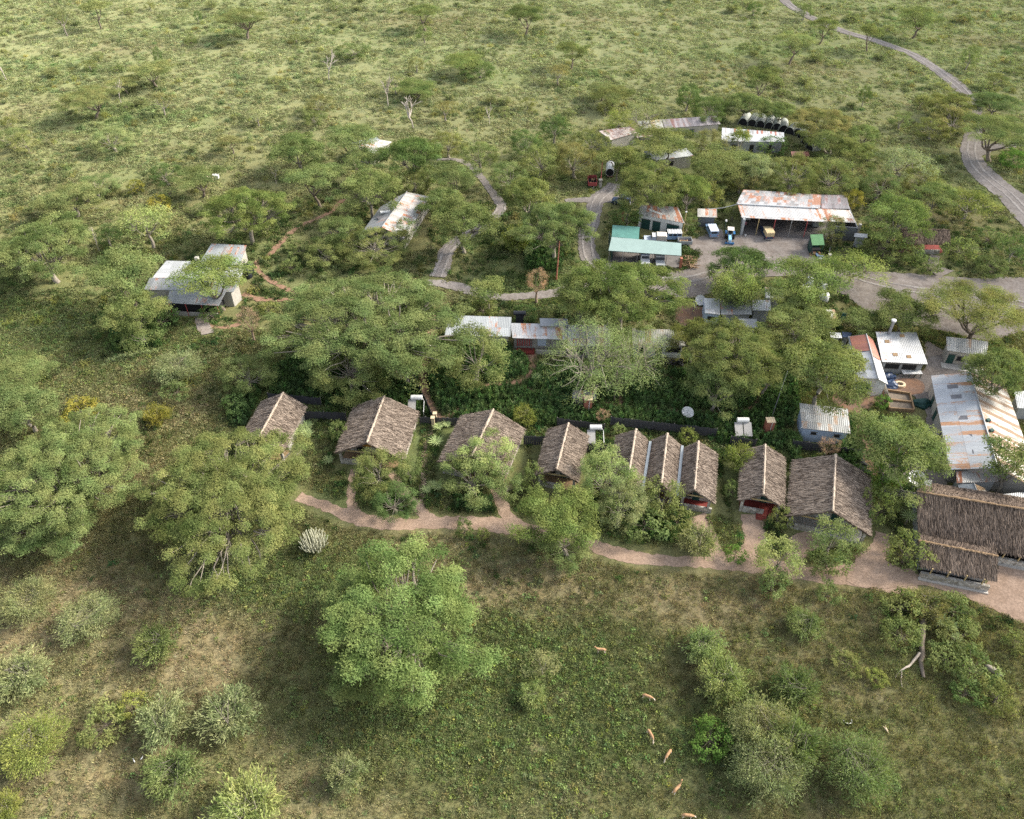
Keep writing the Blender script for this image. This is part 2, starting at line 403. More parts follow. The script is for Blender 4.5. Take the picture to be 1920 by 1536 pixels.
def proto(ty, cls, var):
    k = (ty, cls, var)
    if k in PROTO: return PROTO[k]
    seed = hash((ty.encode()[0]*131+len(ty)*7, int(cls*10), var)) % 99991; R = cls
    if ty == 'umb':
        H = max(4.5, R*.85+1.5); leaf, mb = gen_umb(seed, R, H, {3: 16, 6: 46, 10: 130, 15: 260}[cls], per={3: 240, 6: 240, 10: 220, 15: 215}[cls], L={3: .26, 6: .28, 10: .29, 15: .30}[cls], W={3: .10, 6: .105, 10: .11, 15: .115}[cls])
    elif ty == 'flat':
        H = max(4.5, R*1.0+2); leaf, mb = gen_umb(seed, R, H, {3: 12, 6: 24, 10: 50, 15: 90}[cls], dome=.10, thick=.06, per={3: 190, 6: 180, 10: 160, 15: 150}[cls], L=.30, W=.12, under=.12, lean=1)
    elif ty == 'sparse':
        H = max(4.5, R*.9+2); leaf, mb = gen_umb(seed, R, H, {3: 14, 6: 34, 10: 74, 15: 110}[cls], dome=.3, thick=.1, per={3: 46, 6: 38, 10: 30, 15: 28}[cls], L=.40, W=.13, under=.4)
    elif ty == 'round':
        H = max(3.5, R*1.25); leaf, mb = gen_round(seed, R, H, {3: 26, 6: 60, 10: 110, 15: 190}[cls], per={3: 200, 6: 190, 10: 170, 15: 160}[cls], L={3: .24, 6: .27, 10: .3, 15: .32}[cls], W={3: .09, 6: .1, 10: .11, 15: .12}[cls])
    elif ty == 'bush':
        H = R*.9; leaf, mb = gen_round(seed, R, H, {3: 44, 6: 80, 10: 120, 15: 150}[cls], per=95, L=.28, W=.16, low=.0, flat=.4)
    elif ty == 'wisp':
        H = R*1.15; leaf, mb = gen_wisp(seed, R, H, {3: 120, 6: 260, 10: 420, 15: 600}[cls], per={3: 50, 6: 56, 10: 40, 15: 40}[cls], L={3: .36, 6: .44, 10: .5, 15: .5}[cls], W={3: .075, 6: .09, 10: .1, 15: .1}[cls])
    elif ty == 'broom':
        H = R*2.0; leaf, mb = gen_round(seed, R, H, 34, per=130, L=.5, W=.035, low=.35)
    elif ty == 'bare':
        H = max(4.5, R*.9+2); leaf, mb = gen_umb(seed, R, H, {3: 14, 6: 40, 10: 80, 15: 110}[cls], dome=.45, thick=.12, per={3: 60, 6: 50, 10: 42, 15: 40}[cls], L=.3, W=.07, under=.5)
    elif ty == 'dead':
        H = R*1.3; mb = gen_dead(seed, R, H); leaf = None
    elif ty == 'twiggy':
        H = R*1.6; mb = gen_dead(seed, R, H, 4, .42); leaf = None
    cm = npmesh(ty+'_crown', *leaf) if leaf else None
    if cm: cm.materials.append(M['leaf'])
    tm = mb.mesh(ty+'_trunk', smooth=True)
    PROTO[k] = (cm, tm, R, H); return PROTO[k]
CNT = {}
TINT = {'g': (1, 1, 1), 'bright': (.98, 1.05, .93), 'dark': (.62, .76, .7), 'grey': (1.32, 1.22, 1.55), 'pale': (1.45, 1.45, 1.5), 'yel': (1.25, 1.2, .92),
        'olive': (1.02, .95, .9), 'brown': (1.2, 1.0, 1.1), 'gold': (1.25, 1.02, .62), 'lush': (.66, .95, .6), 'twig': (2.1, 1.25, 2.3), 'far': (1.25, 1.18, 1.3), 'silver': (1.7, 1.75, 2.2), 'mid': (.9, .95, .95)}
BARK = {'umb': 'palebark', 'flat': 'bark', 'sparse': 'palebark', 'bare': 'palebark', 'broom': 'twigs', 'round': 'palebark', 'bush': 'bark', 'wisp': 'palebark', 'dead': 'deadwood', 'twiggy': 'twigs'}
SIZES = (3, 6, 10, 15)
NVAR = {3: 4, 6: 5, 10: 4, 15: 3}
TREEPOS = []
def plant(px, py, wpx, H, ty, tint, label, name=None, cat=None, group=None, at=None, R=None, rz=None, bark=None, kz=.62):
    """px,py: middle of the crown in the survey photo, wpx its width; H metres tall"""
    if at is None:
        zc = H*{'umb': .82, 'flat': .88, 'sparse': .8, 'bare': .7, 'broom': .66, 'round': .6}.get(ty, .45); p = G(px, py, zc); x, y = p.x, p.y; R = wpx/2/pxm(py, zc)*((1.13 if py > 780 else 1.02) if ty in ('umb', 'flat', 'sparse', 'round') else 1.06)
    else: x, y = at
    cls = min(SIZES, key=lambda s: abs(math.log(s/R))); k = (ty, cls); CNT[k] = CNT.get(k, -1)+1
    cm, tm, Rn, Hn = proto(ty, cls, CNT[k] % NVAR[cls])
    woody = ty in ('dead', 'twiggy')
    bushy = ty in ('bush', 'wisp')
    nm = name or ({'dead': 'dead_tree', 'twiggy': 'bare_tree', 'bush': 'bush', 'wisp': 'thorn_shrub'}.get(ty, 'acacia_tree'))
    ct = cat or ('shrub' if bushy else 'tree')
    sc = (R/Rn*rnd.uniform(.96, 1.04), R/Rn*rnd.uniform(.96, 1.04), H/Hn)
    a = rnd.random()*6.28 if rz is None else rz
    if woody:
        o = bpy.data.objects.new(nm, tm); COL.objects.link(o)
        o.location = (x, y, 0); o.rotation_euler = (0, 0, a); o.scale = sc; tag(o, label, ct, group)
        if not tm.materials: tm.materials.append(M[BARK[ty]])
        TREEPOS.append((x, y, R*.2)); return o
    e = empty(nm, (x, y, 0), a, label, ct, group); e.scale = sc
    if not tm.materials: tm.materials.append(M[bark or BARK[ty]])
    link('stems' if bushy else 'trunk', tm, None, e)
    c = link('foliage' if bushy else 'crown', cm, None, e)
    t = TINT[tint]; j = rnd.uniform(.9, 1.1); jj = rnd.uniform(.95, 1.05)
    c.color = (t[0]*j*jj, t[1]*j, t[2]*j/jj, 1)
    TREEPOS.append((x, y, R)); return e
# ------------------------------------------------------------------ building parts
def thatchmat(name, dark, light):
    m, t, N, L, out = nodes(name)
    cv = N('Attribute', attribute_type='GEOMETRY', attribute_name='cv').outputs['Fac']
    tc = N('TexCoord'); nz = N('TexNoise', i_Scale=.45, i_Detail=5.0, i_Roughness=.7); L(tc.outputs['Object'], nz.inputs['Vector'])
    f = mathn(N, L, 'ADD', cv, mathn(N, L, 'MULTIPLY_ADD', nz.outputs[0], .75, -.375)); 
    b = N('BsdfDiffuse', i_Roughness=.8); L(mixc(N, L, mathn(N, L, 'MINIMUM', mathn(N, L, 'MAXIMUM', f, 0.0), 1.0), dark, light), b.inputs[0]); L(b.outputs[0], out.inputs[0]); return m
M['thatch'] = thatchmat('thatch', (.075, .055, .043), (.50, .41, .33))
M['thatchdark'] = thatchmat('thatchdark', (.055, .042, .034), (.33, .255, .20))
M['thatchcap'] = pm('thatchcap', (.40, .33, .26), .95, .55, 2)
def thatch(name, slopes, mat, parent, dens=66, th=.22, SL=.8, SW=.052, **k):
    vs, fs, cs, n0 = [], [], [], 0
    for a, b, c, d in slopes:
        a, b, c, d = [np.array(q, float) for q in (a, b, c, d)]
        du = (b-a)/np.linalg.norm(b-a); W = np.linalg.norm(b-a); dn = (d-a); H = np.linalg.norm(dn); dn = dn/H
        nn = np.cross(du, dn); nn = nn if nn[2] > 0 else -nn; nn /= np.linalg.norm(nn)
        gu, gv = np.meshgrid(np.linspace(0, 1, 13), np.linspace(0, 1, 7)); gu, gv = gu.ravel()[:, None], gv.ravel()[:, None]; top = (a*(1-gu)+b*gu)*(1-gv)+(d*(1-gu)+c*gu)*gv; base = np.concatenate([top, top-nn*th]); q_ = (np.arange(6)[:, None]*13+np.arange(12)[None]).ravel(); Q_ = np.stack([q_, q_+1, q_+14, q_+13], 1); rim = [(k, k+1) for k in range(12)]+[(78+k+1, 78+k) for k in range(12)]+[(13*k+13, 13*k) for k in range(6)]+[(13*k+12, 13*k+25) for k in range(6)]; Rm = np.array([[i, j, j+91, i+91] for i, j in rim])
        vs.append(base); fs.append(np.concatenate([Q_, Q_[:, ::-1]+91, Rm])+n0); cs.append(np.full(len(Q_)*2+len(Rm), .1)); n0 += 182
        n = int(W*H*dens); u = rng.random(n); v = rng.random(n)**.95*1.01
        cen = (a*(1-u[:, None])+b*u[:, None])*(1-v[:, None])+(d*(1-u[:, None])+c*u[:, None])*v[:, None]
        an = rng.normal(size=n)*.16+.28*(vnoise(u*W, v*H, 1.6, n)-.5); L = SL*rng.uniform(.5, 1.3, n)*np.where(v > .93, .6, 1); Wd = SW*rng.uniform(.6, 1.6, n)
        dr = dn*np.cos(an)[:, None]+du*np.sin(an)[:, None]+nn*rng.uniform(.0, .09, n)[:, None]
        wd = du*np.cos(an)[:, None]-dn*np.sin(an)[:, None]+nn*rng.normal(size=n)[:, None]*.35
        cen = cen+nn*rng.uniform(.01, .09, n)[:, None]
        q = np.stack([cen-dr*L[:, None]/2-wd*Wd[:, None]/2, cen-dr*L[:, None]/2+wd*Wd[:, None]/2, cen+dr*L[:, None]/2+wd*Wd[:, None]*.3, cen+dr*L[:, None]/2-wd*Wd[:, None]*.3], 1).reshape(-1, 3)
        vs.append(q); fs.append(np.arange(n*4).reshape(n, 4)+n0); n0 += n*4
        cs.append(np.clip(.42+rng.normal(size=n)*.33, 0, 1))
    me = npmesh(name, np.concatenate(vs), np.concatenate(fs), np.concatenate(cs)); return link(name, me, mat, parent, **k)
def V3(p, z): return Vector((p.x, p.y, z))
def hut(label, rb, rf, lb, lf, Rb, Rf, zr=5.5, ze=2.6, mat='thatch', group='thatched guest huts in the front row', inner='ochre', floor='wood', veranda=2.6, sides=(True, True), door=True, steps=0, lowwall=(0, .55)):
    ra, rz_ = G(*rb, zr), G(*rf, zr); u = (rz_-ra); u.z = 0; Lr = u.length; u.normalize(); v = Vector((u.y, -u.x, 0))   # v points to the left eave when the ridge runs towards the viewer
    if v.x > 0: v = -v
    dl = sum((G(*q, ze)-ra).dot(v) for q in (lb, lf))/2; dr = -sum((G(*q, ze)-ra).dot(v) for q in (Rb, Rf))/2
    print('hut', label[:30], 'len %.1f left %.1f right %.1f' % (Lr, dl, dr))
    root = empty('thatched_hut', V3(ra.lerp(rz_, .5), 0), 0, label, 'hut', group); o = root.location
    def Q(s, t, z): p = ra+u*s+v*t; return Vector((p.x-o.x, p.y-o.y, z))
    A, B = Q(0, 0, zr), Q(Lr, 0, zr)
    sl = [(A, B, Q(Lr+.1, dl, ze), Q(-.1, dl, ze)), (A, B, Q(Lr+.1, -dr, ze), Q(-.1, -dr, ze))]
    thatch('roof', sl, M[mat], root)
    mb = MB(); n = int(Lr/.5)
    mb.tube([A.lerp(B, i/n)+Vector((0, 0, .1+rnd.uniform(-.07, .06))) for i in range(n+1)], [rnd.uniform(.10, .22) for _ in range(n+1)], 6); mb.build('ridge_cap', M['thatchcap'], root)
    wi = .55; k1 = (zr-ze)/max(dl, .1); wl, wr = dl-wi, dr-wi; hl = ze+(zr-ze)*wi/dl-.3; hr = ze+(zr-ze)*wi/dr-.3; f = Lr-veranda; zt = zr-.32
    # walls: a solid room under the roof with a pointed gable
    mb = MB()
    for s0, s1 in ((.5, f),):
        p = [Q(s0, wl, 0), Q(s1, wl, 0), Q(s1, 0, 0), Q(s1, -wr, 0), Q(s0, -wr, 0), Q(s0, 0, 0)]
        mb.prism([(q.x, q.y) for q in p], 0, [hl, hl, zt, hr, hr, zt])
    wall = mb.build('wall', M['stone'], root)
    az = math.atan2(u.y, u.x)
    def bx(nm, s, t, z, ds, dt, dz, mt, par=root): return MB().box(Q(s, t, z), (ds, dt, dz), az).build(nm, M[mt], par)
    # painted front gable, door and window on it
    g = MB(); a_, b_, c_ = Q(f+.04, wl*.96, hl-.25), Q(f+.04, 0, zt-.12), Q(f+.04, -wr*.96, hr-.25); lo = [Q(f+.04, wl*.96, 1.9), Q(f+.04, -wr*.96, 1.9)]
    g.face([lo[0], lo[1], c_, b_, a_]); e = u*.05; g.face([q-e for q in (a_, b_, c_, lo[1], lo[0])])
    g.build('front_gable', M[inner], root)
    bx('veranda_floor', f+veranda/2-.15, (wl-wr)/2, .14, veranda-.3, wl+wr, .28, floor)
    if door:
        bx('door', f+.08, -wr*.25, 1.28, .08, 1.0, 2.0, 'darkgreen'); w_ = bx('window', f+.08, wl*.45, 1.35, .08, 1.3, 1.0, 'dark'); bx('frame', f+.11, wl*.45, 1.9, .07, 1.5, .1, 'greywood', w_)
    for t in (wl-.15, -wr+.15):
        bx('post', Lr-.45, t, (min(hl, hr)+.1)/2, .38, .38, min(hl, hr)+.1, 'stone')
    W = wl+wr; t1 = wl-.4-lowwall[0]*W; t2 = wl-.4-lowwall[1]*W
    if lowwall[1] > lowwall[0]: bx('veranda_wall', Lr-.4, (t1+t2)/2, .5, .3, abs(t1-t2), 1.0, 'stone')
    bx('ceiling_beam', Lr-.5, (wl-wr)/2, min(hl, hr)+.25, .16, W, .16, 'polewood')
    for i in range(steps): bx('step', Lr-.1+.35*i, -wr*.2, .2-.09*i, .36, 1.5, .14, 'redstep')
    return root, Q
def shed(name, label, c, z, cat='building', roof='tin', wall=None, inset=.35, th=.06, group=None, wallsides='0123', posts=(), base=0, zz=None, floor=None, sub=None, roofname='roof'):
    """c: 4 photo corners of the roof (top-left, top-right, bottom-right, bottom-left), z: height of each corner"""
    if not isinstance(z, (list, tuple)): z = [z]*4
    P = [G(*q, h) for q, h in zip(c, z)]; ce = sum(P, Vector())/4
    root = sub or empty(name, (ce.x, ce.y, 0), 0, label, cat, group); o = Vector((root.location.x, root.location.y, 0)); L = [p-o for p in P]
    mb = MB(); W = (L[1]-L[0]).length; mb.slab(*L, th=th, su=max(2, int(W/1.6)), sv=2, wob=.018); r = mb.build(roofname, M[roof], root)
    cc = sum(L, Vector())/4; I = []
    for i, p in enumerate(L):
        d = Vector((cc.x-p.x, cc.y-p.y, 0)); q = p+d.normalized()*inset*1.4
        # height of the roof plane at the inset point
        t = (inset*1.4)/max(d.length, .1); I.append(Vector((q.x, q.y, p.z+(cc.z-p.z)*t-th-.14)))
    if wall:
        mb = MB(); mb.prism([(q.x, q.y) for q in I], base, [q.z for q in I]); mb.build('wall', M[wall], root)
    return root, L, I
def onwall(root, a, b, nm, t, w, z0, h, mt, out=.06, parent=None, th=.08, frame=None):
    """box set on the wall that runs a->b (local xy), at fraction t"""
    a = Vector((a.x, a.y, 0)); b = Vector((b.x, b.y, 0)); d = (b-a).normalized(); n = Vector((d.y, -d.x, 0))
    mid = (a+b)/2
    if n.dot(mid) < 0: n = -n
    p = a.lerp(b, t)+n*(out-th/2+.02); az = math.atan2(d.y, d.x)
    o = MB().box((p.x, p.y, z0+h/2), (w, th, h), az).build(nm, M[mt], parent or root)
    if frame:
        q = p+n*.03; MB().box((q.x, q.y, z0+h+.05), (w+.2, .1, .1), az).build('lintel', M['greywood'], o); (z0 > .3) and MB().box((q.x, q.y, z0-.05), (w+.2, .1, .1), az).build('sill', M['greywood'], o)
    return o
def pole(root, x, y, z0, z1, r=.06, mt='steel', nm='post', top=None):
    t = top or (x, y); return MB().tube([(x, y, z0), (t[0], t[1], z1)], r, 6).build(nm, M[mt], root)
def fence(label, a, b, h=2.0, bw=.28, mt='board', z=0, group='dark board fences between the huts', name='board_fence', lean=0):
    A, B = G(*a), G(*b); d = B-A; L = d.length; u = d.normalized(); az = math.atan2(u.y, u.x); m = (A+B)/2
    root = empty(name, (m.x, m.y, 0), az, label, 'fence', group); mb = MB(); n = max(3, int(L/bw))
    for i in range(n):
        x = -L/2+(i+.5)*L/n; hh = h*rnd.uniform(.93, 1.03)
        mb.box((x, rnd.uniform(-.025, .025), hh/2+.03), (L/n*.93, .03, hh), 0)
    mb.build('board_panel', M[mt], root)
    for zz in (.4, h*.8): MB().box((0, .06, zz), (L, .06, .09)).build('rail', M['greywood'], root)
    k = max(2, int(L/2.8))
    for i in range(k+1): MB().box((-L/2+L*i/k, .12, h/2), (.11, .11, h+.1)).build('post', M['greywood'], root)
    return root
# ------------------------------------------------------------------ ground, roads and paths
PATHS = []
def gpts(l): return [G2(*p) for p in l]
def ribbon(name, pts, wd, mat, z, jit=.2, step=.55, sm=2, off=0):
    P = [Vector((*G2(*p), 0)) for p in pts]; ws = wd if isinstance(wd, (list, tuple)) else [wd]*len(P)
    # Catmull-Rom resample
    S, Wd = [], []
    for i in range(len(P)-1):
        p0, p1, p2, p3 = P[max(i-1, 0)], P[i], P[i+1], P[min(i+2, len(P)-1)]; n = max(2, int((p2-p1).length/step))
        for k in range(n):
            t = k/n; S.append(.5*((2*p1)+(p2-p0)*t+(2*p0-5*p1+4*p2-p3)*t*t+(3*p1-p0-3*p2+p3)*t**3)); Wd.append(ws[i]*(1-t)+ws[i+1]*t)
    S.append(P[-1]); Wd.append(ws[-1]); mb = MB(); rows = []
    ph = rnd.random()*50
    for i, p in enumerate(S):
        t = (S[min(i+1, len(S)-1)]-S[max(i-1, 0)]).normalized(); n = Vector((-t.y, t.x, 0)); e = []
        for s in (-1, -.5, 0, .5, 1):
            j = (rnd.uniform(-jit, jit)+math.sin(i*.37*step+ph+s)*jit*1.2) if abs(s) == 1 else 0
            e.append(p+n*off+n*s*(Wd[i]/2+j)+Vector((0, 0, z+(.0 if abs(s) < 1 else -.006))))
        rows.append(e)
    for i in range(len(rows)-1):
        for k in range(4): mb.face([rows[i][k+1], rows[i][k], rows[i+1][k], rows[i+1][k+1]][::1])
    o = mb.build(name, mat, None, kind='structure'); PATHS.append(([(p.x, p.y) for p in S], max(Wd)/2)); return o
def sheet(name, pts, mat, z, jit=.25, hole=None):
    P = [Vector((*G2(*p), z)) for p in pts]; Q = []
    for i, p in enumerate(P):
        q = P[(i+1) % len(P)]; p0 = P[i-1]; p3 = P[(i+2) % len(P)]; n = max(2, int((q-p).length/1.0))
        for k in range(n):
            t = k/n; s = .5*((2*p)+(q-p0)*t+(2*p0-5*p+4*q-p3)*t*t+(3*p-p0-3*q+p3)*t**3); Q.append(Vector((s.x+rnd.uniform(-jit, jit), s.y+rnd.uniform(-jit, jit), z)))
    bm = bmesh.new(); vs = [bm.verts.new(q) for q in Q]; f = bm.faces.new(vs); bmesh.ops.triangulate(bm, faces=[f]); bm.normal_update()
    for f in bm.faces:
        if f.normal.z < 0: f.normal_flip()
    me = bpy.data.meshes.new(name); bm.to_mesh(me); bm.free(); o = link(name, me, mat, None, kind='structure'); AREAS.append([(q.x, q.y) for q in Q]); return o
AREAS = []
def dirtmat(name, a, b, c, sc=.5, grassy=0.0):
    m, t, N, L, out = nodes(name)
    g = N('NewGeometry'); n1 = N('TexNoise', i_Scale=.10*sc*2, i_Detail=6.0, i_Roughness=.6); n2 = N('TexNoise', i_Scale=3.2, i_Detail=6.0, i_Roughness=.7); n3 = N('TexNoise', i_Scale=.55, i_Detail=8.0, i_Roughness=.7)
    for n in (n1, n2, n3): L(g.outputs['Position'], n.inputs['Vector'])
    r1 = N('MapRange', i_1=.38, i_2=.62); L(n1.outputs[0], r1.inputs[0]); r3 = N('MapRange', i_1=.42, i_2=.66); L(n3.outputs[0], r3.inputs[0]); r2 = N('MapRange', i_1=.3, i_2=.7, i_3=.66, i_4=1.2); L(n2.outputs[0], r2.inputs[0])
    col = mixc(N, L, r1.outputs[0], a, b); col = mixc(N, L, mathn(N, L, 'MULTIPLY', r3.outputs[0], .85), col, c)
    cb = N('CombineXYZ')
    for k in range(3): L(r2.outputs[0], cb.inputs[k])
    col = mixc(N, L, 1.0, col, cb.outputs[0], 'MULTIPLY')
    b_ = N('BsdfDiffuse', i_Roughness=.9); L(col, b_.inputs[0]); bn = N('Bump', i_Strength=.5, i_Distance=.08); L(n2.outputs[0], bn.inputs['Height']); L(bn.outputs[0], b_.inputs['Normal']); L(b_.outputs[0], out.inputs[0]); return m
M['pinkpath'] = dirtmat('pinkpath', (.38, .275, .205), (.45, .335, .255), (.31, .22, .16))
M['rut'] = dirtmat('rut', (.34, .31, .285), (.28, .25, .23), (.40, .365, .335), .8)
M['trail'] = dirtmat('trail', (.27, .165, .115), (.33, .215, .15), (.22, .14, .095))
M['road'] = dirtmat('road', (.245, .222, .205), (.33, .295, .27), (.20, .175, .155), .5)
M['yardred'] = dirtmat('yardred', (.34, .20, .125), (.27, .17, .12), (.22, .16, .13), 1)
M['yardgrey'] = dirtmat('yardgrey', (.24, .212, .19), (.33, .29, .26), (.20, .165, .14), .8)
# colour blobs on the ground (photo x, y, rx, ry, amount): lush green / bare earth / dark herbs
LUSH = [(900, 1330, 330, 190, 1), (560, 1090, 170, 70, .9), (760, 1230, 230, 140, .5), (1380, 1400, 150, 120, .8), (1450, 1160, 120, 60, .3), (820, 760, 420, 90, 1), (1250, 760, 300, 70, 1), (1000, 480, 170, 90, .8), (640, 480, 160, 70, .5),
        (1500, 880, 260, 90, .7), (250, 620, 160, 60, .6), (480, 470, 110, 50, .6), (60, 600, 200, 80, .6), (700, 900, 140, 70, .8), (1760, 1260, 130, 90, .6), (1250, 330, 300, 90, .5), (1100, 300, 200, 60, .4), (1700, 470, 200, 50, .6), (1850, 350, 120, 60, .5),
        (240, 220, 190, 35, .6), (930, 145, 150, 22, .5), (130, 320, 190, 40, .4), (60, 120, 100, 16, .4), (1400, 95, 160, 20, .4), (1750, 95, 130, 20, .3), (1200, 60, 160, 18, .3), (600, 60, 160, 16, .3), (1700, 1330, 220, 140, .35), (1800, 1470, 200, 90, .45), (60, 900, 120, 80, .4), (430, 1080, 120, 50, .5), (1230, 980, 180, 50, .5), (700, 700, 200, 60, .8), (860, 830, 60, 60, .6)]
BARE = [(110, 1140, 260, 90, 1), (330, 1250, 200, 110, .9), (150, 1440, 220, 120, .9), (560, 1440, 150, 100, .7), (450, 1180, 160, 60, .8), (180, 880, 200, 60, .3), (300, 760, 230, 50, .6), (980, 1100, 260, 60, .9), (1330, 1130, 240, 60, .9), (1500, 1230, 90, 60, .5), (1600, 1300, 120, 50, .5),
        (780, 1500, 180, 60, .6), (1080, 1480, 160, 60, .5), (200, 700, 220, 40, .4), (1640, 350, 120, 40, .7), (1760, 400, 150, 40, .7), (900, 40, 420, 22, .5), (250, 90, 150, 14, .7), (1460, 130, 160, 22, .6), (80, 200, 80, 20, .5), (1000, 1400, 30, 20, .9), (1050, 1310, 35, 40, .8), (1280, 1290, 110, 70, .5), (1420, 1480, 160, 60, .4), (830, 1010, 200, 25, .6), (1500, 30, 130, 16, .4), (1850, 80, 120, 12, .6), (1620, 1150, 40, 60, .5)]
def blob(x, y, lst):
    t = np.zeros(x.shape)
    for px, py, rx, ry, a in lst:
        c = G(px, py); sx = rx/pxm(py); dn = (G(px, py-ry)-G(px, py+ry)).length/2 if py-ry > -350 else ry/pxm(py)*2.5
        t = np.maximum(t, a*np.exp(-(((x-c.x)/sx)**2+((y-c.y)/dn)**2)**1.3*.8))
    return t
def field(x, y):
    """ground colour, lushness and bareness at world positions"""
    n1 = fbm(x, y, 26, 1, 5); n2 = fbm(x*1.0, y*1.0, 7, 5, 4); n3 = fbm(x, y, 2.2, 9, 3)
    lu = blob(x, y, LUSH); ba = blob(x, y, BARE); far = np.clip((y-150)/110, 0, 1)
    l = np.clip(lu*1.15+(n1-.5)*1.5+(n2-.5)*.9+(n3-.5)*.5-.05, 0, 1); b = np.clip(ba*1.0+(n2-.5)*1.0+(n3-.5)*.9-.1-.3*lu+.25*(1-far)*(.55-n1), 0, 1)
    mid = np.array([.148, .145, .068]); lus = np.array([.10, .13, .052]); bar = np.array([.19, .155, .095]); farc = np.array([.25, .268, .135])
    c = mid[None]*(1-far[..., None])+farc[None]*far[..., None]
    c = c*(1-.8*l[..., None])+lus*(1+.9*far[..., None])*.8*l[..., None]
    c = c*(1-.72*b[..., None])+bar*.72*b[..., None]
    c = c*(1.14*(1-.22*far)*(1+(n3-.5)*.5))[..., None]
    return c, l, b, far
def build_ground():
    xs = np.concatenate([[-5000, -2500, -1200, -600, -400], np.arange(-300, -100, 1.6), np.arange(-100, 100, .9), np.arange(100, 300, 1.6), [400, 600, 1200, 2500, 5000]])
    ys = np.concatenate([[-3000, -1000, -300, -80, 0], np.arange(12, 130, .8), np.arange(130, 420, 1.5), [500, 700, 1200, 2500, 6000]])
    X, Y = np.meshgrid(xs, ys); x, y = X.ravel(), Y.ravel()
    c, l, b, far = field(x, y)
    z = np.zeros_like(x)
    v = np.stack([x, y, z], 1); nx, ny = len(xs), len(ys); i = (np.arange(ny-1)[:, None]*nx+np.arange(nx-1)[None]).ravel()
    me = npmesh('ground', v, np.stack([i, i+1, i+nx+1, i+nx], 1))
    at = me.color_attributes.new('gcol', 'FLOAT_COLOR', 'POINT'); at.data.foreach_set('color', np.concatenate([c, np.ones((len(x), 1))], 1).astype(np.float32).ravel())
    m, t, N, L, out = nodes('ground')
    a = N('Attribute', attribute_name='gcol'); g = N('NewGeometry')
    n1 = N('TexNoise', i_Scale=3.0, i_Detail=8.0, i_Roughness=.72); n2 = N('TexNoise', i_Scale=.45, i_Detail=6.0, i_Roughness=.7); n3 = N('TexNoise', i_Scale=9.0, i_Detail=3.0)
    for n in (n1, n2, n3): L(g.outputs['Position'], n.inputs['Vector'])
    r1 = N('MapRange', i_1=.3, i_2=.7, i_3=.55, i_4=1.45); L(n1.outputs[0], r1.inputs[0])
    cb = N('CombineXYZ')
    for k in range(3): L(r1.outputs[0], cb.inputs[k])
    col = mixc(N, L, 1.0, a.outputs['Color'], cb.outputs[0], 'MULTIPLY')
    r2 = N('MapRange', i_1=.45, i_2=.65); L(n2.outputs[0], r2.inputs[0])
    col = mixc(N, L, mathn(N, L, 'MULTIPLY', r2.outputs[0], .5), col, mixc(N, L, 1.0, col, (1.3, 1.12, .95, 1), 'MULTIPLY'))
    b_ = N('BsdfDiffuse', i_Roughness=.9); L(col, b_.inputs[0]); bn = N('Bump', i_Strength=.9, i_Distance=.12); L(mathn(N, L, 'ADD', n1.outputs[0], mathn(N, L, 'MULTIPLY', n3.outputs[0], .4)), bn.inputs['Height']); L(bn.outputs[0], b_.inputs['Normal']); L(b_.outputs[0], out.inputs[0])
    link('ground', me, m, None, kind='structure')
build_ground()
# pink footpaths in front of the huts
ZP = .03
def nz():
    global ZP
    ZP += .004; return ZP
ribbon('footpath', [(560, 930), (600, 946), (640, 964), (690, 977), (750, 981), (820, 981), (890, 983), (960, 987), (1040, 1003), (1110, 1024), (1170, 1040), (1240, 1049), (1320, 1056), (1400, 1057), (1460, 1064), (1540, 1080), (1640, 1082), (1720, 1095)], [1.9, 1.9, 2.0, 2.1, 2.2, 2.4, 2.4, 2.6, 2.4, 2, 1.9, 1.9, 2.1, 2.6, 2.6, 2.8, 4, 5], M['pinkpath'], nz())
ribbon('footpath', [(664, 972), (657, 940), (657, 905), (664, 880)], [2.4, 1.3, 1.2, 1.2], M['pinkpath'], nz())
ribbon('footpath', [(826, 984), (800, 965), (775, 940), (752, 915), (735, 893), (720, 872)], [2.4, 1.9, 1.5, 1.5, 1.4, 1.2], M['pinkpath'], nz())
ribbon('footpath', [(791, 950), (792, 915), (795, 870), (800, 835), (808, 806), (812, 796)], 1.15, M['pinkpath'], nz())
ribbon('footpath', [(966, 985), (953, 965), (941, 940), (930, 915)], [3, 2.0, 1.6, 1.2], M['pinkpath'], nz())
ribbon('footpath', [(1400, 1052), (1416, 1025), (1413, 1000), (1405, 965)], [4.5, 2.6, 2.8, 3.0], M['pinkpath'], nz())
ribbon('footpath', [(1362, 1054), (1345, 1035), (1330, 1010), (1318, 985), (1305, 968)], [2.2, 1.7, 2.0, 2.6, 2.8], M['pinkpath'], nz())
ribbon('footpath', [(1640, 1085), (1622, 1060), (1650, 1035), (1655, 1000)], [4, 3, 2.4, 1.6], M['pinkpath'], nz())
ribbon('footpath', [(1500, 1070), (1490, 1050), (1500, 1025), (1540, 1008)], [2, 2.4, 3.6, 3], M['pinkpath'], nz())
sheet('terrace', [(1590, 1075), (1640, 1045), (1700, 1072), (1760, 1085), (1850, 1095), (1885, 1050), (1990, 1065), (2000, 1195), (1925, 1172), (1860, 1143), (1790, 1115), (1730, 1100), (1660, 1105), (1600, 1098)], M['pinkpath'], nz())
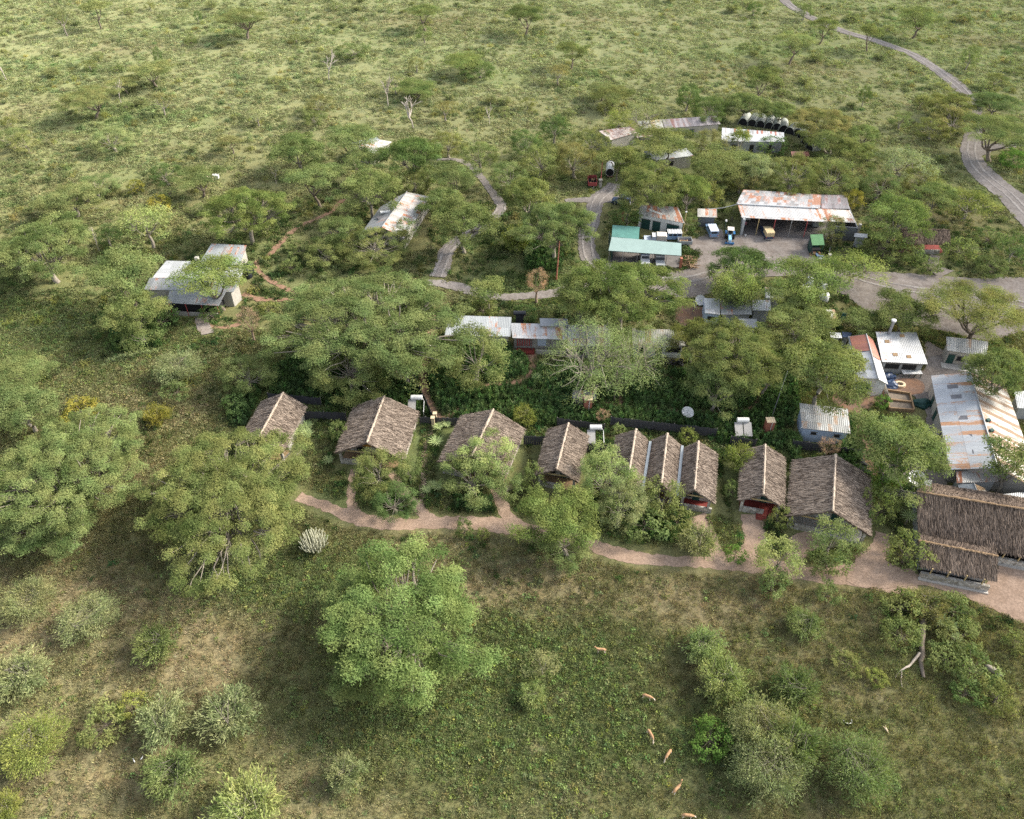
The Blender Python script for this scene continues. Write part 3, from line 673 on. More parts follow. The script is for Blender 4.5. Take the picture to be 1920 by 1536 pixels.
# red trails through the garden behind the huts
ribbon('garden_path', [(826, 788), (812, 770), (800, 745), (794, 715), (796, 690), (803, 660), (808, 620), (815, 590)], [1.7, 1.7, 1.7, 1.8, 2.0, 2.3, 2.3, 2.0], M['trail'], nz())
ribbon('garden_path', [(830, 790), (845, 782), (858, 773), (868, 765)], 1.5, M['trail'], nz())
ribbon('garden_path', [(900, 722), (940, 722), (975, 715), (997, 700), (1000, 680), (990, 664)], [1.5, 1.6, 1.7, 1.8, 1.9, 1.9], M['trail'], nz())
ribbon('garden_path', [(975, 728), (1010, 738), (1060, 745), (1140, 760), (1200, 766), (1290, 772), (1380, 776), (1410, 765), (1425, 745), (1445, 718), (1480, 700)], 1.35, M['trail'], nz())
ribbon('garden_path', [(1240, 700), (1262, 715), (1290, 722), (1330, 715), (1400, 712), (1450, 715)], 1.35, M['trail'], nz())
ribbon('garden_path', [(1165, 765), (1163, 745), (1160, 730)], 1.35, M['trail'], nz())
ribbon('trail', [(643, 372), (625, 395), (590, 413), (560, 425), (535, 445), (515, 470), (500, 482)], 1.15, M['trail'], nz())
ribbon('trail', [(484, 488), (484, 505), (500, 522), (525, 538), (560, 552)], [1, 1.2, 1.3, 1.2, 1.1], M['trail'], nz())
ribbon('trail', [(455, 552), (480, 560), (520, 562), (560, 562)], 1.2, M['trail'], nz())
ribbon('trail', [(378, 598), (395, 612), (420, 616), (455, 608)], 1.2, M['trail'], nz())
# grey vehicle tracks
ribbon('road', [(1150, 345), (1140, 360), (1122, 375), (1112, 400), (1104, 430), (1101, 460), (1106, 485), (1125, 502), (1160, 515), (1210, 525)], [3.2, 3.6, 3.9, 3.6, 3.4, 3.6, 4.2, 4.8, 5, 6], M['road'], nz())
ribbon('road', [(1165, 372), (1130, 375), (1090, 376), (1060, 378)], [3, 2.4, 2.0, 1.4], M['road'], nz())
ribbon('road', [(1140, 525), (1080, 540), (1040, 551), (990, 556), (930, 556), (890, 548), (850, 537), (800, 530)], [3, 2.6, 2.4, 2.4, 2.4, 2.6, 2.6, 2.2], M['road'], nz())
ribbon('road', [(820, 520), (830, 495), (840, 470), (862, 450), (905, 425), (935, 400), (940, 385), (920, 360), (905, 335), (880, 310), (850, 300), (820, 300)], [3.2, 3.4, 3.2, 3, 2.6, 2.4, 2.2, 2, 1.9, 1.7, 1.5, 1.3], M['road'], nz())
ribbon('road', [(1460, -30), (1475, 5), (1500, 22), (1545, 45), (1590, 62), (1650, 80), (1700, 98), (1740, 120), (1775, 145), (1800, 165), (1822, 190), (1830, 215), (1826, 245), (1824, 262)], [3.6]*8+[4.6, 4.6, 3.4, 3, 3.6, 4.2], M['road'], nz())
ribbon('road', [(1824, 262), (1822, 290), (1832, 315), (1860, 340), (1890, 365), (1925, 400), (1990, 470)], [4.4, 5.0, 6, 6.4, 6.8, 6.8, 6.8], M['road'], nz())
ribbon('road', [(1815, 290), (1850, 280), (1890, 273), (1960, 262)], [5, 3.6, 3, 3], M['road'], nz())
sheet('yard', [(1130, 505), (1200, 508), (1280, 508), (1310, 480), (1290, 462), (1275, 458), (1330, 440), (1362, 455), (1385, 442), (1520, 448), (1530, 480), (1560, 492), (1600, 508), (1680, 512), (1800, 522), (2000, 530), (2050, 640), (1930, 620), (1860, 640), (1760, 620), (1640, 590), (1590, 560), (1520, 520), (1440, 520), (1360, 530), (1320, 555), (1280, 560), (1230, 545), (1160, 525)], M['yardgrey'], nz())
ribbon('track', [(1340, 430), (1345, 450), (1355, 470), (1370, 490)], [2.6, 3.4, 4, 4], M['yardgrey'], nz())
ribbon('track', [(1755, 480), (1752, 500), (1775, 515)], [1.6, 2.2, 5], M['yardgrey'], nz())
sheet('courtyard', [(1735, 640), (1770, 660), (1825, 690), (1840, 715), (1790, 730), (1750, 730), (1752, 800), (1770, 850), (1775, 910), (1720, 915), (1690, 890), (1730, 850), (1735, 780), (1715, 745), (1670, 730), (1660, 715), (1700, 700), (1735, 690)], M['yardgrey'], nz())
sheet('earth_yard', [(1570, 735), (1625, 728), (1665, 715), (1720, 712), (1735, 735), (1700, 745), (1640, 760), (1610, 775), (1575, 770), (1560, 752)], M['yardred'], nz())
sheet('earth_yard', [(1600, 780), (1625, 780), (1640, 850), (1645, 890), (1625, 890), (1610, 840)], M['yardred'], nz())
sheet('earth_yard', [(1270, 575), (1320, 578), (1325, 605), (1275, 612)], M['yardred'], nz())

for pts in ([(1475, 5), (1500, 22), (1545, 45), (1590, 62), (1650, 80), (1700, 98), (1740, 120), (1775, 145), (1800, 165), (1822, 190)], [(1824, 262), (1822, 290), (1832, 315), (1860, 340), (1890, 365), (1925, 400), (1990, 470)], [(1150, 345), (1140, 360), (1122, 375), (1112, 400), (1104, 430), (1101, 460), (1106, 485), (1125, 502), (1160, 515), (1210, 525), (1290, 525), (1370, 500), (1440, 480)], [(1560, 505), (1640, 530), (1720, 545), (1830, 556), (1960, 580)], [(820, 520), (830, 495), (840, 470), (862, 450), (905, 425), (935, 400), (940, 385)]):
    for o_ in (-.85, .85): ribbon('wheel_track', pts, .5, M['rut'], nz(), jit=.1, off=o_); PATHS.pop()
# ------------------------------------------------------------------ roof materials
M['tin_clean'] = tinmat('tin_clean', (.34, .36, .365), .12, sw=1.0, slen=2.6, varl=.18)
M['tin_white'] = tinmat('tin_white', (.42, .43, .435), -.05, sw=1.9, slen=1.7, varl=.28, lines=.6)
M['tin_rusty'] = tinmat('tin_rusty', (.42, .41, .39), .42, sw=.8, slen=2.2, varl=.35)
M['tin_rust_front'] = tinmat('tin_rust_front', (.42, .42, .42), .34, rcol=(.30, .13, .06), sw=.9, slen=3.0, varl=.2)
M['tin_back'] = tinmat('tin_back', (.36, .36, .37), .50, rcol=(.20, .09, .05), sw=.9, slen=1.9, varl=.5)
M['tin_dark'] = tinmat('tin_dark', (.23, .21, .22), .38, rcol=(.11, .05, .045), sw=.7, slen=6, varl=.5)
M['tin_striped'] = tinmat('tin_striped', (.48, .43, .40), .60, rcol=(.17, .09, .065), sw=.75, slen=8, varl=.45)
M['tin_blue'] = tinmat('tin_blue', (.36, .41, .47), .12, rcol=(.26, .17, .08), sw=1.15, slen=3.3, varl=.2, bands=.33)
M['tin_bluegrey'] = tinmat('tin_bluegrey', (.37, .39, .41), .22, rcol=(.28, .15, .08), sw=1.15, slen=3.3, varl=.22, bands=.12)
M['tin_tan'] = tinmat('tin_tan', (.31, .285, .25), .5, rcol=(.17, .11, .065), sw=1.1, slen=9, varl=.3, bands=.25)
M['tin_grey'] = tinmat('tin_grey', (.27, .285, .30), .15, sw=1.1, slen=3, varl=.2)
M['tin_moss'] = tinmat('tin_moss', (.32, .32, .29), .42, rcol=(.22, .14, .07), sw=1.1, slen=3, varl=.25)
M['tin_patch'] = tinmat('tin_patch', (.30, .31, .31), .36, rcol=(.24, .17, .12), sw=.8, slen=1.8, varl=.35)
M['tin_red'] = tinmat('tin_red', (.30, .12, .085), .1, sw=.8, slen=3, varl=.15)
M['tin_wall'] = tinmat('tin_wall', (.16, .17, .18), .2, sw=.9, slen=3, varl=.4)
M['pvc'] = pm('pvc', (.22, .30, .285), .5, .12, .5)
M['pvc_teal'] = pm('pvc_teal', (.075, .19, .165), .5, .25, .7)
M['greenroof'] = pm('greenroof', (.05, .145, .055), .6, .25, .8)
M['bluepaint'] = pm('bluepaint', (.16, .25, .38), .45, .12, 1)
M['bluepale'] = pm('bluepale', (.46, .52, .62), .45, .1, 1)
M['whitepaint'] = pm('whitepaint', (.5, .51, .52), .4, .08, 1)
M['greypaint'] = pm('greypaint', (.30, .32, .33), .45, .15, 1)
M['navy'] = pm('navy', (.03, .05, .10), .4, .2, 1)
M['canvas'] = pm('canvas', (.42, .34, .20), .9, .25, 2)
M['whitecanvas'] = pm('whitecanvas', (.5, .46, .41), .9, .15, 2)
M['redpaint'] = pm('redpaint', (.33, .07, .07), .6, .25, 2)
M['lamp'] = pm('lamp', (.6, .6, .55), .2, .05, 1)
M['taillight'] = pm('taillight', (.45, .06, .03), .3, .05, 1)
M['tractorblue'] = pm('tractorblue', (.03, .13, .30), .45, .15, 1)
M['lightblue'] = pm('lightblue', (.22, .45, .66), .45, .1, 1)
M['cap'] = pm('cap', (.50, .40, .27), .8, .2, 1)
M['archtin'] = pm('archtin', (.27, .29, .26), .6, .35, 1.5)
M['shadefloor'] = pm('shadefloor', (.13, .12, .115), .8, .35, .6)  # dark base stands in for shade under the open workshop and carport roofs
M['panel'] = pm('panel', (.12, .12, .13), .35, .2, 1.2, metal=.1)
M['panelgrey'] = pm('panelgrey', (.30, .29, .28), .5, .2, 1)
M['gutter'] = pm('gutter', (.26, .29, .31), .4, .15, 1, metal=.2)
# ------------------------------------------------------------------ thatched huts
GH = 'thatched guest huts in the front row'
hut('leftmost thatched hut, half hidden behind the big acacia', (531.7, 736.5), (486, 820), (493, 751), (450, 820), (576.5, 762.5), (541, 828), 5.2, 2.6, group=GH, lowwall=(0, .4))
hut('second thatched hut from the left with a pale sunlit roof side', (721, 743), (688, 831), (662, 765), (626.5, 851), (786, 772), (758, 861), 5.4, 2.6, group=GH, lowwall=(0, .3))
hut('third thatched hut from the left with a feathery tree over its front', (925.6, 768), (885, 856), (865.6, 780), (820.6, 864), (985.6, 806.5), (948, 892), 5.4, 2.6, group=GH, lowwall=(0, .3))
hut('narrow thatched hut in the middle of the row with orange under its gable', (1066, 794), (1044, 880), (1026, 805.6), (1002.5, 893), (1103, 815), (1088, 898), 4.6, 2.6, group=GH)
h1, Q1 = hut('left roof of the three joined thatched huts, trees over its front', (1192.6, 805.5), (1178, 897), (1152, 822), (1140, 918), (1217, 827), (1203, 918), 4.7, 2.7, group=GH, door=False)
h2, Q2 = hut('middle roof of the three joined thatched huts between two gutters', (1251.4, 813.5), (1240.4, 908), (1221, 829), (1207, 922), (1277, 836), (1268, 928), 4.7, 2.7, group=GH, door=False)
h3, Q3 = hut('right roof of the three joined thatched huts with red veranda floor', (1310, 827.7), (1302.4, 919), (1281, 837.5), (1272, 931), (1345, 852.5), (1340.5, 947), 4.7, 2.7, group=GH, door=True, lowwall=(0, 1), veranda=2.2, floor='maroon')
for a, b, lb in (((1219.5, 828), (1205, 919), 'metal valley gutter left of the middle joined thatched roof'), ((1279.5, 836), (1270, 929), 'metal valley gutter right of the middle joined thatched roof')):
    A, B = G(*a, 2.9), G(*b, 2.85); e = empty('roof_gutter', (A.x, A.y, 0), 0, lb, 'gutter', 'valley gutters of the joined huts'); u = B-A; n = Vector((u.y, -u.x, 0)).normalized()*.2
    MB().slab(Vector((0, 0, 2.97))-n, Vector((0, 0, 2.97))+n, u+Vector((0, 0, 2.92))+n, u+Vector((0, 0, 2.92))-n, .05).build('channel', M['gutter'], e)
    for s in (0.02, .98): pole(e, u.x*s, u.y*s, 0, 2.9, .05, 'steel', 'downpipe')
hut('narrow thatched hut with red steps beside a dark shrub', (1435, 834), (1431.9, 927.8), (1391, 846), (1383.4, 936.4), (1471, 859), (1472.5, 953.6), 4.6, 2.6, group=GH, lowwall=(0, .55), steps=3, floor='maroon')
hut('widest thatched hut of the front row with an orange gable', (1567, 853), (1561.6, 959), (1485, 865), (1475.6, 964.5), (1632.7, 896), (1634, 1003.6), 5.6, 2.6, group=GH, lowwall=(.05, .35), veranda=3.2, floor='concrete')
# long thatched dining hall and its lower front wing (ridges run left to right)
def longhall(label, ra, rb, ea, eb, ka, kb, zr, ze, zk, wallpts=None, posts=6, nm='thatched_hall', wallz=1.3, mat='thatchdark', wo=.3):
    A, B = G(*ra, zr), G(*rb, zr); E0, E1 = G(*ea, ze), G(*eb, ze); K0, K1 = G(*ka, zk), G(*kb, zk); o = Vector((A.x, A.y, 0))
    root = empty(nm, o, 0, label, 'building'); A, B, E0, E1, K0, K1 = [p-o for p in (A, B, E0, E1, K0, K1)]
    thatch('roof', [(A, B, E1, E0), (A, B, K1, K0)], M[mat], root, dens=60, SL=.9, SW=.06)
    mb = MB(); n = 40; mb.tube([A.lerp(B, i/n)+Vector((0, 0, .08+rnd.uniform(-.05, .05))) for i in range(n+1)], [rnd.uniform(.10, .17) for _ in range(n+1)], 6); mb.build('ridge_cap', M['wood'], root)
    u = (E1-E0); u.z = 0; u.normalize(); nb = Vector((-u.y, u.x, 0)); az = math.atan2(u.y, u.x); Lw = (E1-E0).length
    f0, f1 = E0+u*.5+nb*wo, E1-u*.5+nb*wo; k0, k1 = K0+u*.5-nb*.5, K1-u*.5-nb*.5
    # back half is a closed room, the front stands open over a low stone wall
    q0, q1 = f0.lerp(k0, .35), f1.lerp(k1, .35); r0, r1 = f0.lerp(k0, .62), f1.lerp(k1, .62)
    MB().prism([(p.x, p.y) for p in (q0, q1, k1, k0)], 0, [min(ze+.25, 2.7)]*2+[zk-.15]*2).build('wall', M['greyplaster'], root)
    m = (f0+f1)/2
    MB().box((m.x, m.y, wallz/2), (Lw-1, .4, wallz), az).build('front_wall', M['stone'], root)
    MB().box((m.x-nb.x*.28, m.y-nb.y*.28, .12), (Lw-.8, .5, .24), az).build('plinth', M['concrete'], root)
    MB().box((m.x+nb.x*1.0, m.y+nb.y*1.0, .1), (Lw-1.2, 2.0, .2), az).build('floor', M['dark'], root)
    for i in range(posts):
        p = f0.lerp(f1, (i+.5)/posts); pole(root, p.x, p.y, wallz, ze+.1, .09, 'polewood')
    return root, f0, f1, k0, k1
r_, f0, f1, k0, k1 = longhall('long dark thatched hall running out of the right edge', (1719, 922), (2060, 978), (1722, 1003), (2060, 1074), (1735, 905), (2060, 955), 6.2, 2.5, 3.6, posts=11, wallz=1.15)
d_ = f0-k0; MB().prism([(f0.x, f0.y), (f0.x-.3, f0.y), (k0.x-1.2, k0.y+.4), (k0.x, k0.y)], 0, [2.4, 2.4, 4.6, 4.8]).build('end_wall', M['greyplaster'], r_)
r_, f0, f1, k0, k1 = longhall('low thatched wing with stone front wall and wooden struts', (1722, 1014), (1871, 1043.5), (1725, 1062), (1870, 1091), (1725.7, 1004), (1862, 1031), 4.0, 2.3, 3.5, posts=4, wallz=1.25, nm='thatched_wing', wo=-.05)
# ------------------------------------------------------------------ iron roofed buildings
def gable(name, label, ra, rb, la, lb, Ra, Rb, zr, ze, lmat, rmat, wall, cat='building', ins=.35, zer=None):
    zer = zer or ze; A, B, l0, l1, r0, r1 = G(*ra, zr), G(*rb, zr), G(*la, ze), G(*lb, ze), G(*Ra, zer), G(*Rb, zer); c = (A+B)/2; o = Vector((c.x, c.y, 0)); root = empty(name, o, 0, label, cat)
    A, B, l0, l1, r0, r1 = [p-o for p in (A, B, l0, l1, r0, r1)]
    for a, b, e, f, mt, nm in ((A, B, l1, l0, lmat, 'roof'), (A, B, r1, r0, rmat, 'roof')):
        MB().slab(a, b, f if False else e, f, th=.06, su=max(3, int((b-a).length/1.5)), sv=3, wob=.02).build(nm, M[mt], root)
    u = (B-A).normalized(); MB().tube([A+Vector((0, 0, .05)), B+Vector((0, 0, .05))], .13, 6).build('ridge_cap', M['steel'], root)
    c0 = (l0+l1+r0+r1)/4
    def inn(p): d = Vector((c0.x-p.x, c0.y-p.y, 0)).normalized()*ins*1.5; return p+d
    L0, L1, R0, R1 = map(inn, (l0, l1, r0, r1)); a2, b2 = A+u*ins, B-u*ins
    MB().prism([(p.x, p.y) for p in (L0, L1, b2, R1, R0, a2)], 0, [ze-.05, ze-.05, zr-.25, zer-.05, zer-.05, zr-.25]).build('wall', M[wall], root)
    return root, L0, L1, R0, R1, a2, b2
# big kitchen block at the right
r, L0, L1, R0, R1, a2, b2 = gable('store_building', 'big gabled iron roof at the right, one slope blue, the other rusty tan', (1818.5, 698), (1870.4, 877), (1745.6, 704.6), (1781, 880.5), (1887, 729), (1957, 925), 4.9, 3.1, 'tin_bluegrey', 'tin_tan', 'plaster', ins=.45)
for t, w_ in ((.18, 1.0), (.34, 1.0)): onwall(r, L0, L1, 'door', t, w_, .05, 2.1, 'darkgreen', frame=True)
onwall(r, L0, L1, 'window', .6, 1.2, 1.0, 1.0, 'dark', frame=True); onwall(r, L0, L1, 'window', .8, 1.2, 1.0, 1.0, 'dark', frame=True)
for px, py, z in ((1786, 725, 4.15), (1793, 744, 3.9), (1804, 783.5, 3.95), (1793, 819.5, 3.6), (1813, 819, 4.0), (1815, 848, 3.9), (1879, 797, 4.1)):
    # skylight panes let into the roof: find the point on the slope
    A = G(1818.5, 698, 4.9); B = G(1870.4, 877, 4.9); Lz = G(1745.6, 704.6, 3.1); Rz = G(1887, 729, 3.1); E = Lz if px < 1850 else Rz
    u = (B-A).normalized(); s = (E-A)-u*(E-A).dot(u); n = u.cross(s).normalized(); n = n if n.z > 0 else -n
    cam0 = Vector((0, 0, CAM_H)); d = (G(px, py, 0)-cam0).normalized(); k = (A-cam0).dot(n)/d.dot(n); p = cam0+d*k-r.location+n*.05; s.normalize()
    a = p-u*.45-s*.75; MB().slab(a, a+u*.9, a+u*.9+s*1.5, a+s*1.5, .04).build('skylight', M['panel'] if px != 1879 else M['cap'], r)
for px, py in ((1852, 790), (1858, 809), (1862, 830)):
    p = G(px, py, 4.7)-r.location; e = MB().box((p.x, p.y, 4.75), (.55, .5, .7), .3).build('roof_vent', M['darkgreen'], r); MB().tube([(p.x+.2, p.y, 4.4), (p.x+.2, p.y, 4.7)], .35, 8).build('flashing', M['brick'], e)
shed('lean_to', 'iron lean-to at the near gable of the big store roof', ((1793, 884), (1864, 880), (1873, 903), (1794, 906)), (3.0, 3.0, 2.6, 2.6), roof='tin_rusty', wall='greyplaster')
gable('small_shed', 'little gabled iron shed between the store and the thatched hall', (1826, 907), (1836, 935), (1795.7, 908), (1801, 931), (1846, 915), (1858, 940), 2.9, 2.3, 'tin_clean', 'tin_moss', 'greyplaster')
shed('workroom', 'grey flat iron roof at the right edge behind the thatched hall', ((1868, 928), (1990, 915), (1990, 960), (1872, 950)), (2.6, 2.6, 2.4, 2.4), roof='tin_grey', wall='greyplaster')
shed('store_shed', 'grey green roof cut by the right frame edge below the trees', ((1902, 735), (1990, 725), (1990, 770), (1908, 765)), (2.8, 2.8, 2.6, 2.6), roof='tin_grey', wall='greyplaster')
# white kitchen roof with flue
r, L, I = shed('kitchen', 'square kitchen with a white patched iron roof and a tall flue', ((1642, 622), (1718, 623), (1740, 683), (1654, 678)), (3.9, 3.9, 2.9, 2.9), roof='tin_white', wall='greyplaster', inset=.5)
onwall(r, I[3], I[2], 'window', .25, 2.3, 1.2, 1.0, 'dark', frame=True); onwall(r, I[3], I[2], 'window', .68, 2.3, 1.2, 1.0, 'dark', frame=True)
for s, t in ((.62, .13), (.22, .33), (.33, .75), (.63, .80)):
    p = (L[0].lerp(L[1], s)).lerp(L[3].lerp(L[2], s), t); u = (L[1]-L[0]).normalized(); s_ = (L[3]-L[0]).normalized(); a = p-u*.4-s_*.35+Vector((0, 0, .06)); MB().slab(a, a+u*.8, a+u*.8+s_*.7, a+s_*.7, .04).build('skylight', M['wood'], r)
p = L[0].lerp(L[1], .3); f = pole(r, p.x, p.y-.5, 3.5, 6.6, .26, 'steel', 'flue'); MB().tube([(p.x, p.y-.5, 6.6), (p.x, p.y-.5, 6.85), (p.x, p.y-.5, 7.0)], [.42, .42, .1], 10).build('cap', M['white'], f)
p0 = G(1706, 706); e = empty('serving_table', p0, .0, 'white topped wash table on green legs before the white roofed kitchen', 'table')
MB().box((0, 0, 1.02), (3.3, 1.15, .07)).build('table_top', M['white'], e); MB().box((0, .1, 1.075), (1.9, .35, .03)).build('basin', M['greypaint'], e)
for sx in (-1.5, -.5, .5, 1.5):
    for sy in (-.5, .5): MB().box((sx, sy, .49), (.09, .09, .98)).build('leg', M['darkgreen'], e)
# office with the half rusty half white roof
r, L0, L1, R0, R1, a2, b2 = gable('office_building', 'gabled house with rusty far end and bright white near end', (1624, 627), (1647, 711), (1590, 631), (1609, 708), (1637.5, 636), (1665, 721), 4.2, 3.0, 'tin_white', 'tin_white', 'whiteplaster')
for (a, b, c, d) in (((1624, 627), (1632, 657), (1600, 660), (1593, 631)),): 
    P = [G(*a, 4.28), G(*b, 4.28), G(*c, 3.2), G(*d, 3.2)]; P = [p-r.location for p in P]; MB().slab(P[0], P[1], P[2], P[3], .03, 3, 3).build('rusty_sheet', M['tin_red'], r)
P = [G(*a, z)-r.location for a, z in (((1625, 627.5), 4.28), ((1636, 667), 4.28), ((1651, 676), 3.15), ((1638, 637), 3.12))]; MB().slab(*P, .03, 3, 3).build('rusty_sheet', M['tin_red'], r)
onwall(r, L1, b2, 'door', .55, 1.1, .1, 2.1, 'darkgreen', frame=True)
p = G(1630, 739)-r.location; MB().box((p.x, p.y, .15), (1.9, .8, .3), .05).build('step', M['redstep'], r)
# right cottage
r, L, I = shed('staff_cottage', 'pale cottage with dark green door behind the kitchen yard', ((1774.5, 631), (1853, 640), (1850, 668), (1775.5, 657)), (3.9, 3.9, 3.0, 3.0), roof='tin_patch', wall='plaster')
onwall(r, I[3], I[2], 'door', .14, 1.1, .1, 2.1, 'darkgreen', frame=True); onwall(r, I[3], I[2], 'window', .42, 1.2, 1.1, .9, 'dark', frame=True); 
a = (I[3]+I[2])/2; MB().box((a.x, a.y-.9, .12), (7, 1.5, .24), math.atan2((I[2]-I[3]).y, (I[2]-I[3]).x)).build('porch', M['concrete'], r)
# small blue white hut in the garden
r, L, I = shed('pump_house', 'blue white walled hut with a grey patched iron roof in the garden', ((1499, 755.7), (1590, 766.7), (1595, 813), (1504, 803)), (3.6, 3.6, 2.9, 2.9), roof='tin_patch', wall='blueplaster', inset=.3)
for t in (.25, .78): onwall(r, I[3], I[2], 'window', t, .8, 1.7, .45, 'dark', frame=True)
MB().tube([I[3]+Vector((-.5, -.1, .1)), I[3]+Vector((-.25, -.1, 2.4)), I[3]+Vector((0.1, .2, 2.6))], .05, 6).build('pipe', M['white'], r)
# long staff block in the middle
r, L, I = shed('staff_block', 'left clean end of the long iron roofed staff block', ((841.7, 591), (959, 594.6), (957, 631), (834, 629)), (3.9, 3.9, 3.0, 3.0), roof='tin_clean', wall='plaster', group='sections of the long staff block')
r, L, I = shed('staff_block', 'section of the staff block with rust streaked striped wall and maroon porch', ((957, 605.6), (1066, 608), (1066, 637), (961, 634)), (3.6, 3.6, 3.1, 3.1), roof='tin_rust_front', wall=None, group='sections of the long staff block')
az = math.atan2((L[2]-L[3]).y, (L[2]-L[3]).x); m = (L[3]+L[2])/2; W = (L[2]-L[3]).length; b_ = MB().box((m.x, m.y+2.2, 1.5), (W-.6, 2.4, 3.0), az).build('wall', M['plaster'], r)
mb = MB()
for i in range(7): mb.box((m.x-W/2+.9+i*.42, m.y+.92, 1.75), (.2, .06, 1.9), az)
mb.build('red_stripes', M['redpaint'], b_); MB().box((m.x+.3, m.y+.93, 1.7), (1.5, .06, 1.7), az).build('blue_panel', M['bluepale'], b_); MB().box((m.x+3, m.y+.93, 1.8), (2.6, .06, 1.2), az).build('shutter', M['wood'], b_)
MB().box((m.x-2.6, m.y+.1, .2), (3.2, 1.5, .4), az).build('porch', M['maroon'], r); MB().box((m.x+2.0, m.y-.5, .45), (5.6, .3, .9), az).build('low_wall', M['ochre' if False else 'plaster'], r)
for t in (.04, .35, .68, .97): p = L[3].lerp(L[2], t); pole(r, p.x, p.y+.15, 0, 3.0, .07, 'greywood')
r, L, I = shed('staff_block', 'raised piece of roof behind the staff block under the tree', ((1012, 596.5), (1064, 597.5), (1066, 612), (1013, 611)), (4.4, 4.4, 3.9, 3.9), roof='tin_grey', wall='plaster', group='sections of the long staff block')
r, L, I = shed('staff_block', 'middle section of the staff block under the half bare tree', ((1066, 609.5), (1144, 609.5), (1145, 650), (1064, 648.5)), (4.2, 4.2, 3.0, 3.0), roof='tin_rust_front', wall='plaster', group='sections of the long staff block')
onwall(r, I[3], I[2], 'window', .3, 1.3, 1.1, 1.0, 'dark', frame=True); onwall(r, I[3], I[2], 'door', .7, 1.0, .05, 2.1, 'wood', frame=True)
r, L, I = shed('staff_block', 'right end section of the staff block with white wall and brown roof stains', ((1185.4, 616), (1282, 618.6), (1285, 648), (1186, 646)), (4.0, 4.0, 3.1, 3.1), roof='tin_moss', wall='whiteplaster', group='sections of the long staff block')
onwall(r, I[3], I[2], 'door', .52, 1.1, .05, 2.2, 'darkgreen', frame=True); onwall(r, I[3], I[2], 'window', .82, 2.6, 1.5, 1.0, 'dark', frame=True); onwall(r, I[3], I[2], 'window', .2, 1.5, 1.3, 1.0, 'dark', frame=True)
# heap of old tyres against that wall
def tyre_me():
    mb = MB(); n = 14
    for i in range(n):
        a0, a1 = 2*math.pi*i/n, 2*math.pi*(i+1)/n; ring = [(.24, -.1), (.40, -.12), (.43, 0), (.40, .12), (.24, .1)]
        for (r0, z0), (r1, z1) in zip(ring, ring[1:]+ring[:1]): mb.face([(r0*math.cos(a0), r0*math.sin(a0), z0), (r0*math.cos(a1), r0*math.sin(a1), z0), (r1*math.cos(a1), r1*math.sin(a1), z1), (r1*math.cos(a0), r1*math.sin(a0), z1)])
    return mb.mesh('tyre')
tm_ = tyre_me(); tm_.materials.append(M['rubber'])
for i in range(22):
    cxx = 1262 if i < 15 else 1206; p = G(cxx+rnd.uniform(-15, 15), 683+rnd.uniform(-3, 5)); o = bpy.data.objects.new('old_tyre', tm_); COL.objects.link(o)
    o.location = (p.x, p.y, .14+.24*(i % 4)); o.rotation_euler = (rnd.uniform(-.5, .5), rnd.uniform(-.5, .5), rnd.random()*3)
    tag(o, 'worn black tyre in a heap before the white wall of the staff block', 'tyre', 'heap of old tyres by the staff block')
p = G(966, 598, 3.6); t_ = MB().tube([(-1.1, 0, 4.0), (1.1, 0, 4.0)], .42, 10).box((0, 0, 1.9), (1.4, .6, 3.6)).build('water_heater', M['plastic'], None); t_.location = (p.x+.8, p.y+1.2, 0); tag(t_, 'dark round tank on a stand behind the staff block roof step', 'tank')
# left house among trees
r, L, I = shed('left_house', 'far left house of several grey iron roofs under flat crowned trees', ((281, 521), (450, 527), (437, 548), (270, 543)), (4.2, 4.2, 3.4, 3.4), roof='tin_grey', wall='plaster')
shed('', '', ((318, 545), (424, 546), (410, 573.5), (311.7, 568)), (3.45, 3.45, 2.7, 2.7), roof='tin_grey', wall=None, sub=r, roofname='veranda_roof')
shed('', '', ((312, 489), (372, 490), (372, 522), (285, 521)), (3.6, 3.6, 4.2, 4.2), roof='tin_white', wall=None, sub=r)
shed('', '', ((372, 496), (457, 504), (450, 527), (370, 522)), (3.4, 3.4, 4.25, 4.25), roof='tin_white', wall=None, sub=r)
A = G(311, 568, 0)-r.location; B = G(408, 590, 0)-r.location
vx0, vx1 = G(313, 570, 2.7)-r.location, G(409, 574, 2.7)-r.location; az = math.atan2((vx1-vx0).y, (vx1-vx0).x); m = (vx0+vx1)/2
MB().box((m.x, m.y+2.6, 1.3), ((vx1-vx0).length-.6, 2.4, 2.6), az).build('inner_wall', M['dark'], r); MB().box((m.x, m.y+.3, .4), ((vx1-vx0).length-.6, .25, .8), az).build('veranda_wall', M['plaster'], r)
for t in (.03, .35, .66, .97): p = vx0.lerp(vx1, t); pole(r, p.x, p.y+.2, 0, 2.65, .08, 'redpaint')
p = G(370, 488, 4.0)-r.location; MB().box((p.x, p.y, 3.9), (.7, .7, 1.6)).build('chimney', M['plaster'], r)
r, L, I = shed('annex_house', 'separate shed with three rust streaks behind the far left house', ((396.7, 456.7), (462.5, 460), (450, 497), (373, 494)), (4.2, 4.2, 3.2, 3.2), roof='tin_clean', wall='plaster')
for t in (.45, .62, .8):
    a = L[0].lerp(L[1], t)+Vector((0, 0, .03)); b = L[3].lerp(L[2], t)+Vector((0, 0, .03)); a2_, b2_ = a.lerp(b, .12), a.lerp(b, .62); u = (L[1]-L[0]).normalized(); MB().slab(a2_-u*.22, a2_+u*.22, b2_+u*.22, b2_-u*.22, .02, 1, 3).build('rusty_sheet', M['tin_rusty'], r)
onwall(r, I[1], I[2], 'window', .5, .9, 1.2, .9, 'dark', frame=True)
